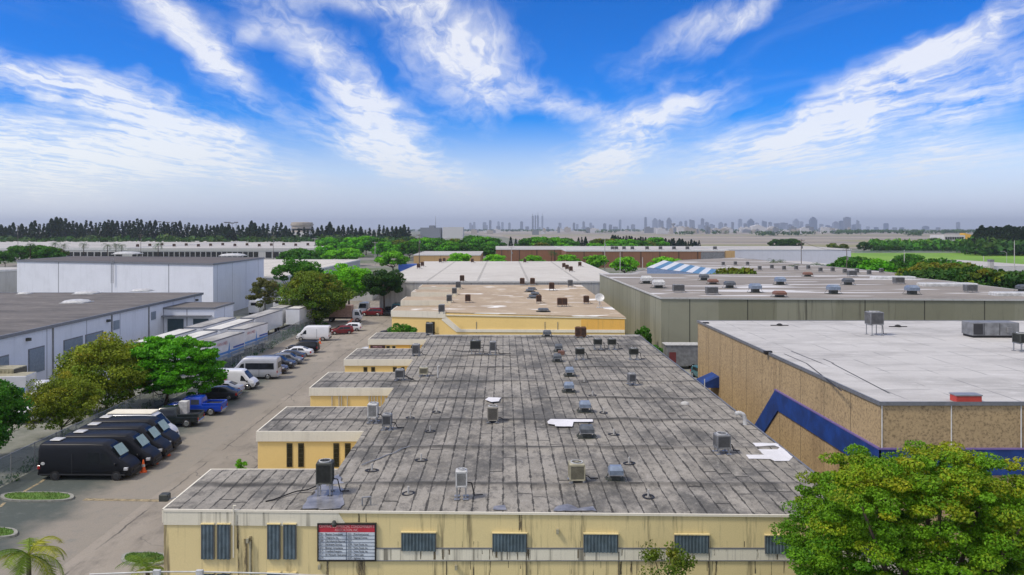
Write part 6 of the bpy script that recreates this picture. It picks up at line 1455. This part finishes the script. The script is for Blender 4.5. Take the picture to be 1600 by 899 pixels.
# ================================================================ ROOFTOP EQUIPMENT
def condenser(label, w_, d_, h_, col, lift=.25, legs=True, fan=True, pad=False, group=None, fins='fins'):
    th = thing('air_conditioner', label, 'air conditioner', group=group)
    b = MB(); b.bbox(-w_ / 2, w_ / 2, -d_ / 2, d_ / 2, lift, lift + .06, .02); b.bbox(-w_ / 2, w_ / 2, -d_ / 2, d_ / 2, lift + h_ - .1, lift + h_, .03)
    for sx in (-1, 1):
        for sy in (-1, 1): b.box(sx * (w_ / 2 - .035) - .035, sx * (w_ / 2 - .035) + .035, sy * (d_ / 2 - .035) - .035, sy * (d_ / 2 - .035) + .035, lift, lift + h_ - .05)
    b.build('casing', col, th)
    b = MB(); n = int(w_ / .055)
    b.box(-w_ / 2 + .05, w_ / 2 - .05, -d_ / 2 + .05, d_ / 2 - .05, lift + .05, lift + h_ - .08)
    b.build('coil', M[fins], th)
    b = MB()
    for i in range(n):
        u = -w_ / 2 + .06 + (w_ - .12) * i / max(1, n - 1)
        b.box(u - .009, u + .009, -d_ / 2 + .012, -d_ / 2 + .03, lift + .05, lift + h_ - .08); b.box(u - .009, u + .009, d_ / 2 - .03, d_ / 2 - .012, lift + .05, lift + h_ - .08)
        b.box(-w_ / 2 + .012, -w_ / 2 + .03, u * d_ / w_ - .009, u * d_ / w_ + .009, lift + .05, lift + h_ - .08); b.box(w_ / 2 - .03, w_ / 2 - .012, u * d_ / w_ - .009, u * d_ / w_ + .009, lift + .05, lift + h_ - .08)
    b.build('louvres', col, th)
    if fan:
        rr_ = min(w_, d_) * .4; b = MB(); b.ring((0, 0, 0), rr_ * .86, rr_, lift + h_, lift + h_ + .05, 18); b.build('fan_ring', M['whiteunit'] if col is not M['brownunit'] else col, th)
        b = MB(); b.tube((0, 0, lift + h_ + .002), (0, 0, lift + h_ + .02), rr_ * .84, n=16); o = b.build('fan_opening', M['tar'], th)
        b = MB()
        for k in range(6): a = k * math.pi / 6; b.tube((-rr_ * .86 * math.cos(a), -rr_ * .86 * math.sin(a), lift + h_ + .04), (rr_ * .86 * math.cos(a), rr_ * .86 * math.sin(a), lift + h_ + .04), .008, n=4)
        b.tube((0, 0, lift + h_ + .02), (0, 0, lift + h_ + .05), rr_ * .25, n=10); b.build('fan_grille', col, th)
    if legs:
        for sx in (-1, 1):
            b = MB(); b.box(sx * w_ * .38 - .04, sx * w_ * .38 + .04, -d_ / 2 - .1, d_ / 2 + .1, lift - .08, lift); b.build('support_rail', M['galv'], th)
            for sy in (-1, 1): b = MB(); b.box(sx * w_ * .38 - .03, sx * w_ * .38 + .03, sy * d_ * .45 - .03, sy * d_ * .45 + .03, 0, lift - .08); b.box(sx * w_ * .38 - .12, sx * w_ * .38 + .12, sy * d_ * .45 - .12, sy * d_ * .45 + .12, 0, .03); b.build('leg', M['galv'], th)
    b = MB(); b.path([(w_ / 2, 0, lift + .15), (w_ / 2 + .2, .05, lift + .1), (w_ / 2 + .32, .1, .08), (w_ / 2 + .7, .25, .05)], .028, 6); b.build('pipe', M['black'], th)
    return th
def hood(label, w_=.62, h_=.42, col='hoodblue', lift=.28, group=None):
    th = thing('vent_hood', label, 'roof vent', group=group)
    b = MB(); b.box(-w_ * .32, w_ * .32, -w_ * .32, w_ * .32, .02, lift + .1); b.build('curb', M['darkunit'], th)
    b = MB(); b.mesh([(-w_ / 2, -w_ / 2, lift), (w_ / 2, -w_ / 2, lift), (w_ / 2, w_ / 2, lift), (-w_ / 2, w_ / 2, lift), (-w_ / 2, -w_ / 2, lift + h_ * .6), (w_ / 2, -w_ / 2, lift + h_ * .6), (w_ / 2, w_ / 2, lift + h_ * .6), (-w_ / 2, w_ / 2, lift + h_ * .6), (-w_ * .4, -w_ * .2, lift + h_), (w_ * .4, -w_ * .2, lift + h_), (w_ * .4, w_ * .2, lift + h_), (-w_ * .4, w_ * .2, lift + h_)], [(3, 2, 1, 0), (0, 1, 5, 4), (1, 2, 6, 5), (2, 3, 7, 6), (3, 0, 4, 7), (4, 5, 9, 8), (5, 6, 10, 9), (6, 7, 11, 10), (7, 4, 8, 11), (8, 9, 10, 11)])
    o = b.build('cap', M[col], th); b = MB(); b.box(-w_ / 2 - .012, w_ / 2 + .012, -w_ / 2 - .012, w_ / 2 + .012, lift, lift + .04); b.build('rim', M['galv'], o)
    for sx in (-1, 1):
        for sy in (-1, 1): b = MB(); b.tube((sx * w_ * .42, sy * w_ * .4, lift + .02), (sx * w_ * .62, sy * w_ * .5, .03), .025, n=5); b.lathe([(.09, .0), (.08, .04)], (sx * w_ * .62, sy * w_ * .5, 0), 8); b.build('leg', M['darkunit'], th)
    b = MB(); b.prism([(w_ * .72 * math.cos(a) * (1 + .15 * math.sin(5 * a)), w_ * .7 * math.sin(a)) for a in [k * math.pi / 7 for k in range(14)]], .005, .02); b.build('tar_patch', plain('mossy_tar', (.05, .055, .04), .8), th)
    return th
def onroof(x, y, z=ZR + .05): return at(x, y, z)
def pr_(o, x, y, z=ZR + .05, rz=0, s=None):
    o.location = at(x, y, z); o.rotation_euler = (0, 0, R(rz))
    if s: o.scale = (s, s, s)
    return o
pr_(condenser('tall dark condenser standing beside the puddle at the front roof edge', .72, .72, .95, M['darkunit'], .55), 508, 772, rz=3)
pr_(condenser('pale grey condenser on a tall stand near the front roof edge', .52, .5, .72, M['whiteunit'], .55), 721, 778, rz=2)
pr_(condenser('beige condenser beside the blue grey hood near the front edge', .74, .74, .78, M['beige'], .12, pad=True), 901, 752, rz=2)
pr_(condenser('light grey condenser near the right roof corner', .74, .74, .72, M['steelgrey'], .32), 1128, 708, rz=4)
pr_(condenser('tall taupe condenser below the white patch in the middle of the roof', .68, .68, .85, plain('taupe_casing', (.27, .25, .21), .6, .1), .12), 770, 659)
pr_(condenser('small condenser in the right middle of the grey roof', .55, .6, .62, M['steelgrey'], .25), 987, 601, rz=8)
pr_(condenser('white topped condenser at the corner of the first wing roof', .62, .62, .85, M['whiteunit'], .35), 583, 660)
pr_(condenser('grey condenser right of the white topped one on the first wing', .56, .56, .65, M['steelgrey'], .28), 605, 671)
pr_(condenser('grey condenser at the corner of the second wing roof', .72, .62, .66, M['steelgrey'], .2), 625, 594)
pr_(condenser('beige green condenser beside the thin white vent pipe', .7, .6, .55, M['beige'], .2), 662, 588)
pr_(condenser('grey condenser at the corner of the third wing roof', .7, .7, .9, M['steelgrey'], .2), 650, 556)
pr_(condenser('dark condenser by the far left corner of the grey roof', .8, .8, 1.1, M['darkunit'], .2), 671, 523)
pr_(condenser('long dark condenser on a rail, left of a pair at the far side', 1.0, .7, .8, M['darkunit'], .55), 743, 554)
pr_(condenser('grey condenser on a white base, right of that pair', .62, .6, .85, M['steelgrey'], .45), 770, 555)
for x, y, lb in ((906, 562, 'black condenser on a stand right of the near grey hoods'), (990, 562, 'black condenser on a stand near the right roof edge'), (934, 546, 'black condenser, left one of the far linked pair'), (956, 546, 'black condenser, right one of the far linked pair')):
    pr_(condenser(lb, .82, .6, .55, M['darkunit'], .5, fins='tar'), x, y)
for x, lb in ((903, 'rusty brown condenser at the far roof edge, left one'), (911.5, 'rusty brown condenser at the far roof edge, right one')):
    pr_(condenser(lb, .62, .6, 1.0, M['brownunit'], .15), x, 527.5)
HP = {}
for x, y, col, w_, lb in ((962, 750, 'hoodblue', .66, 'bright blue grey vent hood at the front right of the roof'), (917, 683, 'hooddark', .8, 'dark vent hood just right of the long white roof patch'), (914, 643, 'hoodblue', .72, 'blue grey vent hood above the long white patch'), (889, 612, 'hoodblue', .72, 'blue grey vent hood second above the white patch'), (890, 587, 'hoodblue', .68, 'blue grey vent hood third above the white patch'), (871, 565, 'hooddark', .72, 'dark vent hood on a stained yellowish patch'), (873, 549, 'hooddark', .72, 'dark vent hood with rusty box beside it'), (855, 526, 'hooddark', .9, 'grey vent hood near the far edge of the roof')):
    pr_(hood(lb, w_, .42, col), x, y)
ub = MB(); ub.bbox(-.3, .3, -.25, .25, 0, .35, .02); solo(ub, 'rusty_box', M['terracotta'], 'small rusty box beside the dark hood on the far roof', 'box').location = onroof(877, 554)
vp = thing('vent_pipe', 'x', 'roof pipe', group='vent pipes with tar rings on the grey roof'); b = MB(); b.tube((0, 0, 0), (0, 0, .32), .045, n=8); b.build('pipe', M['concpole'], vp)
b = MB(); n = 14; vs = []
b.ring((0, 0, 0), .21, .31, .0, .012, 16); b.build('tar_ring', M['tar'], vp); VP = Proto(vp)
rings = sorted(((658, 719), (638, 771), (672, 674), (682, 644), (641, 653), (943, 645), (959, 679), (983, 724), (1013, 776), (926, 618), (913, 597), (581, 735)))
for i, (x, y) in enumerate(rings): VP.place(onroof(x, y, ZR + .045), i, nth(i).capitalize() + ' from the left of the short vent pipes with black tar rings', scale=(1.15, .9, 1))
def bent(label, pts, r, mat, x, y, z=ZR + .05, n=8):
    th = MB(); th.path(pts, r, n); o = solo(th, 'roof_pipe', mat, label, 'roof pipe'); o.location = at(x, y, z); return o
bent('white gooseneck vent pipe at the right edge of the grey roof', [(0.25, 0, 0), (.25, 0, .3), (.15, 0, .62), (-.1, 0, .75), (-.35, 0, .68)], .13, M['whiteunit'], 1158, 664, n=12)
bent('thin white standpipe beside the beige green condenser', [(0, 0, 0), (0, 0, .9), (.15, 0, .95)], .05, M['whiteunit'], 684, 590)
bent('bent grey pipe on the roof below the first condenser pair', [(0, 0, 0), (0, 0, .35), (.35, .1, .35), (.35, .1, .0)], .035, M['galv'], 566, 790)
bent('thin standpipe at the right edge of the roof', [(0, 0, 0), (0, 0, .7)], .04, M['concpole'], 1101, 607)
for x0, y0_, x1, y1_, lb in ((415, 785, 492, 762, 'thin dark conduit lying across the nearest wing roof'), (565, 728, 640, 700, 'pale conduit lying across the roof left of the tar rings'), (620, 583, 652, 596, 'conduit running between the wing condensers'), (705, 548, 800, 554, 'black cable trailing behind the far condenser pair'), (921, 548, 947, 549, 'conduit joining the far linked pair of condensers')):
    A = onroof(x0, y0_); B = onroof(x1, y1_); b = MB(); r_ = random.Random(x0); pts = [(0, 0, .04)]
    for k in range(1, 7): u = k / 6; pts.append(((B[0] - A[0]) * u + r_.uniform(-.08, .08), (B[1] - A[1]) * u + r_.uniform(-.2, .2), .05))
    b.path(pts, .03, 5); o = solo(b, 'roof_conduit', M['galv'] if 'pale' in lb else M['black'], lb, 'conduit'); o.location = A
def patch(label, pts, mat, z=.115, cat='roof patch', zr=ZR):
    P = [at(x, y, zr + .05) for x, y in pts]; L = P[0]; b = MB(); poly = []; rj = random.Random(len(label)); jit = .09 if mat is M['puddle'] else .03
    for i, p in enumerate(P):
        q = P[(i + 1) % len(P)]; nk = max(1, int(math.hypot(q[0] - p[0], q[1] - p[1]) / .25))
        for k in range(nk): u = k / nk; poly.append((p[0] + (q[0] - p[0]) * u - L[0] + rj.uniform(-jit, jit), p[1] + (q[1] - p[1]) * u - L[1] + rj.uniform(-jit, jit)))
    b.prism(poly, 0, .02); o = solo(b, 'roof_patch', mat, label, cat); o.location = (L[0], L[1], zr + z); return o
patch('long white patch left of the dark vent hood', [(856, 661), (860, 657), (926, 657.5), (927, 661), (896, 661.5), (894, 668.5), (868, 668), (866, 665.5), (857, 664)], M['patchwhite'])
patch('small ragged white patch above the taupe condenser', [(758, 626), (764, 622.5), (783, 623.5), (779, 629), (768, 630)], M['patchwhite'])
patch('big white patch at the right edge of the grey roof', [(1176, 692.5), (1213, 693), (1238, 714), (1233, 720.5), (1210, 721), (1204, 718), (1170, 717), (1166, 711), (1194, 711.5)], M['patchwhite'], .05)
patch('standing water beside the tall dark condenser', [(474, 796), (482, 780), (497, 765), (508, 750), (528, 742), (537, 755), (535, 772), (540, 785), (532, 796)], M['puddle'], .06)
patch('thin puddle at the front roof edge below the beige condenser', [(866, 799), (872, 791), (885, 789), (905, 795), (930, 793), (934, 799)], M['puddle'], .06)
patch('small puddle at the front roof edge left of the thin one', [(767, 797), (772, 792), (787, 791), (792, 797)], M['puddle'], .06)
fl = thing('floodlight', 'dark floodlight box sticking out from the left roof corner', 'floodlight', at(268, 781, ZR)); b = MB(); b.bbox(-.5, -.1, -.2, .2, -.02, .28, .03); b.build('lamp_housing', M['darkunit'], fl); b = MB(); b.tube((-.1, 0, 0), (.15, .1, .08), .03, n=5); b.build('arm', M['galv'], fl)
sl_ = MB(); sl_.lathe([(.3, 0), (.26, .12), (.1, .2)], n=12); solo(sl_, 'mushroom_vent', M['concpole'], 'small pale roof cap at the right part of the grey roof', 'roof vent').location = onroof(1070, 632)
# second yellow building
zz2 = Z2 + .13
u2 = Proto(condenser('x', 1.0, 1.0, 1.2, M['steelgrey'], .3)); u3 = Proto(condenser('x', 1.0, 1.0, 1.2, M['brownunit'], .3))
lst = [(690, 490, 0, 'unit at the front left corner of the tan roof'), (702, 473, 0, 'unit on the tan roof above the front left corner, left one'), (731, 473, 1, 'brown unit right of it on the tan roof'), (710, 461, 0, 'unit on the left part of the tan roof, second row'), (716, 452, 0, 'unit on the left part of the tan roof, far row'), (842, 474, 1, 'brown unit beside the middle white patch'), (875, 479, 1, 'dark brown unit on a stand, left of a pair'), (882, 479, 1, 'dark brown unit on a stand, right of a pair'), (916, 475, 1, 'wide brown unit before the satellite dish'), (862, 454, 1, 'brown unit at the right of the far row'), (816, 446, 1, 'unit at the back edge of the tan roof, left one'), (832, 446, 1, 'unit at the back edge of the tan roof, right one'), (891, 449, 0, 'grey unit at the far right corner of the tan roof')]
for x, y, k, lb in lst: (u2, u3)[k].place(at(x, y, zz2), 0, lb, 'units on the tan roof', scale=.85 if y > 455 else 1.0)
fvp = Proto(hood('x', 1.5, .3, 'hooddark', .2))
for x, y, lb in ((849, 487, 'flat dark vent at the front of the tan roof'), (836, 461, 'flat dark vent in the middle row of the tan roof, near one'), (833, 466, 'flat dark vent left in the middle row of the tan roof'), (831, 453, 'flat dark vent in the far row of the tan roof'), (828, 456, 'flat dark vent just before the far row one')): fvp.place(at(x, y, zz2), 0, lb, 'flat vents on the tan roof')
ds = thing('satellite_dish', 'white satellite dish near the right edge of the tan roof', 'satellite dish', at(937, 481, zz2)); b = MB(); b.lathe([(.02, -.25), (.5, -.18), (.9, 0), (1.15, .25), (1.1, .25), (.85, .03), (.02, -.2)], n=18)
cR, sR = math.cos(R(55)), math.sin(R(55)); b.v = [(x, y * cR - z * sR, y * sR + z * cR + 2.4) for x, y, z in b.v]; b.build('dish', M['whiteunit'], ds, smooth=True); b = MB(); b.tube((0, 0, 0), (0, 0, 2.2), .08); b.box(-.8, .8, -.5, .5, 0, .1)
for k in range(3): b.tube((-.7 + .7 * k, -.4, 0), (0, 0, 1.6), .04, n=5)
b.build('mount', M['whiteunit'], ds); ds.scale = (.62, .62, .62)
# white warehouse roof
for i, (x, y) in enumerate(((654, 420), (660, 417), (688, 411), (694, 410), (738, 411), (722, 441), (881, 419), (886, 422), (892, 425), (906, 417), (820, 411))):
    u3.place(at(x, y, 7.06), 0, ('brown unit at the left of the white roof, near one', 'brown unit at the left of the white roof, far one', 'dark unit at the back left of the white roof, left one', 'dark unit at the back left of the white roof, right one', 'dark unit at the back edge of the white roof by the middle', 'brown unit at the front edge of the white roof', 'dark unit at the right of the white roof, top of a diagonal three', 'dark unit at the right of the white roof, middle of a diagonal three', 'dark unit at the right of the white roof, bottom of a diagonal three', 'dark unit near the right back corner of the white roof', 'small dark unit at the back edge right of the middle')[i], 'units on the wide white roof', scale=.95)
# concrete building roof
hp = Proto(hood('x', 2.0, 1.0, 'hoodblue', .7)); hd_ = Proto(hood('x', 2.0, .8, 'hooddark', .6)); ht = Proto(hood('x', 2.0, .7, 'terracotta', .4)); hw = Proto(hood('x', 2.3, 1.1, 'whiteunit', .6)); uc = Proto(condenser('x', 2.1, 1.4, 1.2, M['steelgrey'], .3))
for x, y, p_, lb in ((1010, 443, hw, 'white hood at the far left of the gravel roof'), (1029, 450, hw, 'white hood second at the left of the gravel roof'), (1060, 457, uc, 'long grey unit on white sheet at the left of the gravel roof'), (1100, 438, hd_, 'small dark hood in the far left row of the gravel roof'), (1114, 444, ht, 'rust topped hood in the left part of the gravel roof'), (1140, 450, hd_, 'dark cone shaped hood right of the rust topped one'), (1112, 461, uc, 'square grille unit near the front edge of the gravel roof'), (1180, 457, hp, 'blue grey hood on white sheet in the middle'), (1219, 445, hp, 'tall blue grey hood in the far middle of the gravel roof'), (1218, 464, ht, 'rusty low hood at the front edge of the gravel roof'), (1302, 459, hp, 'blue grey hood in the right middle of the gravel roof'), (1325, 445, hd_, 'dark hood behind the right middle of the gravel roof'), (1331, 432, uc, 'grille unit at the back edge of the gravel roof'), (1404, 444, uc, 'pair of grille boxes in the right back of the gravel roof'), (1425, 460, hp, 'blue grey hood at the right front of the gravel roof'), (1516, 457, uc, 'grille unit at the far right of the gravel roof'), (1599, 456, hd_, 'dark hood cut by the right picture edge'), (1262, 432, ht, 'low rusty hood at the back edge of the gravel roof')):
    p_.place(at(x, y, 9.06), 0, lb, 'units on the gravel roof', scale=.78)
sk = Proto((lambda th: (MB().bbox(-3, 3, -1.2, 1.2, 0, .5, .12).build('dome', M['whiteunit'], th), th)[1])(thing('skylight', 'x', 'skylight')))
for x, y, z, s, lb, gg2 in ((1395, 436, 9.06, 1.3, 'long low skylight at the right back of the gravel roof', None), (1480, 447, 9.06, 1.5, 'long low skylight near the right end of the gravel roof', None), (1590, 462, 9.06, 1.2, 'pale skylight at the right edge of the gravel roof', None)):
    sk.place(at(x, y, z), 0, lb, 'skylights on the gravel roof', (s, s * .8, 1))
dm = Proto((lambda th: (MB().lathe([(1.6, 0), (1.6, .18), (1.35, .4), (.7, .55)], n=16).build('dome', M['whiteunit'], th), MB().box(-1.4, 1.4, -1.4, 1.4, -.02, .1).build('curb', M['whiteunit'], th), th)[2])(thing('roof_dome', 'x', 'skylight')))
for x, y, z, s, lb in ((39, 459.5, 6.56, .75, 'small white dome at the left of the low dark roof'), (136, 459, 6.56, 1.35, 'wide white dome behind the middle one on the low dark roof'), (120, 473, 6.56, 1.35, 'wide white dome in the middle of the low dark roof'), (222, 455, 6.56, 1.2, 'white dome at the right of the low dark roof'), (199, 397, 11.3, 2.3, 'white dome in the middle of the tall warehouse roof'), (364, 400, 11.3, 2.1, 'white dome at the right of the tall warehouse roof')):
    dm.place(at(x, y, z), 0, lb, 'white roof domes at the left', (s, s, .8 * s ** .5))
# tan building roof
zt8 = 8.86
q1 = condenser('grey box unit on thin legs near the back of the white roof', 1.25, 1.1, 1.15, M['steelgrey'], 1.0); pr_(q1, 1366, 523.5, zt8, 4)
ru = thing('rooftop_unit', 'long grey rooftop unit at the back right of the white roof', 'air conditioner', at(1547, 526, zt8))
b = MB(); b.bbox(-2.1, 2.1, -.9, .9, .2, 1.35, .04); b.build('casing', M['steelgrey'], ru); b = MB(); b.box(-2.0, 2.0, -.8, .8, 0, .2); b.build('curb', M['tar'], ru); b = MB(); b.box(-2.03, -1.2, -.93, -.9, .3, 1.25); b.build('coil', M['fins'], ru); b = MB(); b.bbox(.9, 1.35, -1.1, -.9, .5, .95, .03); b.build('access_box', M['steelgrey'], ru)
b = MB(); b.box(-1.1, -1.06, -.915, -.9, .25, 1.3); b.box(.3, .34, -.915, -.9, .25, 1.3); b.build('panel_seam', M['tar'], ru)
q3 = condenser('dark blue black condenser at the right edge of the white roof', .9, .9, .75, M['darkunit'], .7); pr_(q3, 1596, 549, zt8, 6)
rb2 = thing('roof_hatch', 'low red box with grey lid at the front edge of the white roof', 'roof hatch', at(1509, 627, zt8)); b = MB(); b.bbox(-.72, .72, -.35, .35, 0, .36, .02); b.build('box', M['reddoor'], rb2); b = MB(); b.box(-.75, .75, -.38, .38, .36, .42); b.build('lid', M['galv'], rb2)
for x, y, lb in ((1218, 509, 'small dark vent at the far left of the white roof'), (1403, 511, 'small dark vent near the back edge of the white roof')): 
    o = thing('low_vent', lb, 'roof vent', at(x, y, zt8)); b = MB(); b.lathe([(.3, 0), (.3, .12), (.12, .22)], n=10); b.build('cap', M['tar'], o); b = MB(); b.box(-.9, .9, -.06, .06, 0, .07); b.build('strip', M['tar'], o)
# far brown building roof units
for i, x in enumerate((957, 963, 975, 988, 1011, 1032, 1053, 1074, 1117)):
    u2.place(((x - CX) * 384 / F, 384, 8.36), 0, nth(i).capitalize() + ' from the left of the units on the long brown building', 'units on the long brown building', scale=(1.6, 1.2, 1.1))
gu = random.Random(41)
for i in range(14):
    x = 1130 + i * 19; y = 412 + (x - 1130) * .045 + gu.uniform(0, 9); 
    u2.place(at(x, y, 7.46), 0, nth(i).capitalize() + ' from the left of the small units on the low grey roof', 'small units on the low grey roof', scale=.8)
for i in range(15):
    x = 215 + i * 19; Y = 506 + (i * 7) % 5 * 9
    u3.place(((x - CX) * (Y + 12 + i) / F, Y + 12 + i, 6.45), 0, nth(i).capitalize() + ' from the left of the small units on the long white warehouse', 'small units on the long white warehouse', scale=(1.6, 1.2, 1.3))

# ================================================================ AIR
hz = MB(); hz.box(-14900, 14900, -2400, 20400, -1.2, 235); hzo = hz.build('haze', None or bpy.data.materials.new('haze_air')); hzo['kind'] = 'stuff'
hm = hzo.data.materials[0]; hm.use_nodes = True; hm.node_tree.nodes.clear(); t = T(hm.node_tree)
pv = t.new('ShaderNodeVolumePrincipled'); pv.inputs['Color'].default_value = (.80, .87, .97, 1); pv.inputs['Density'].default_value = HAZE
pv.inputs['Anisotropy'].default_value = .2
o = t.new('ShaderNodeOutputMaterial'); hm.node_tree.links.new(pv.outputs[0], o.inputs['Volume'])
hm.volume_intersection_method if hasattr(hm, 'volume_intersection_method') else None
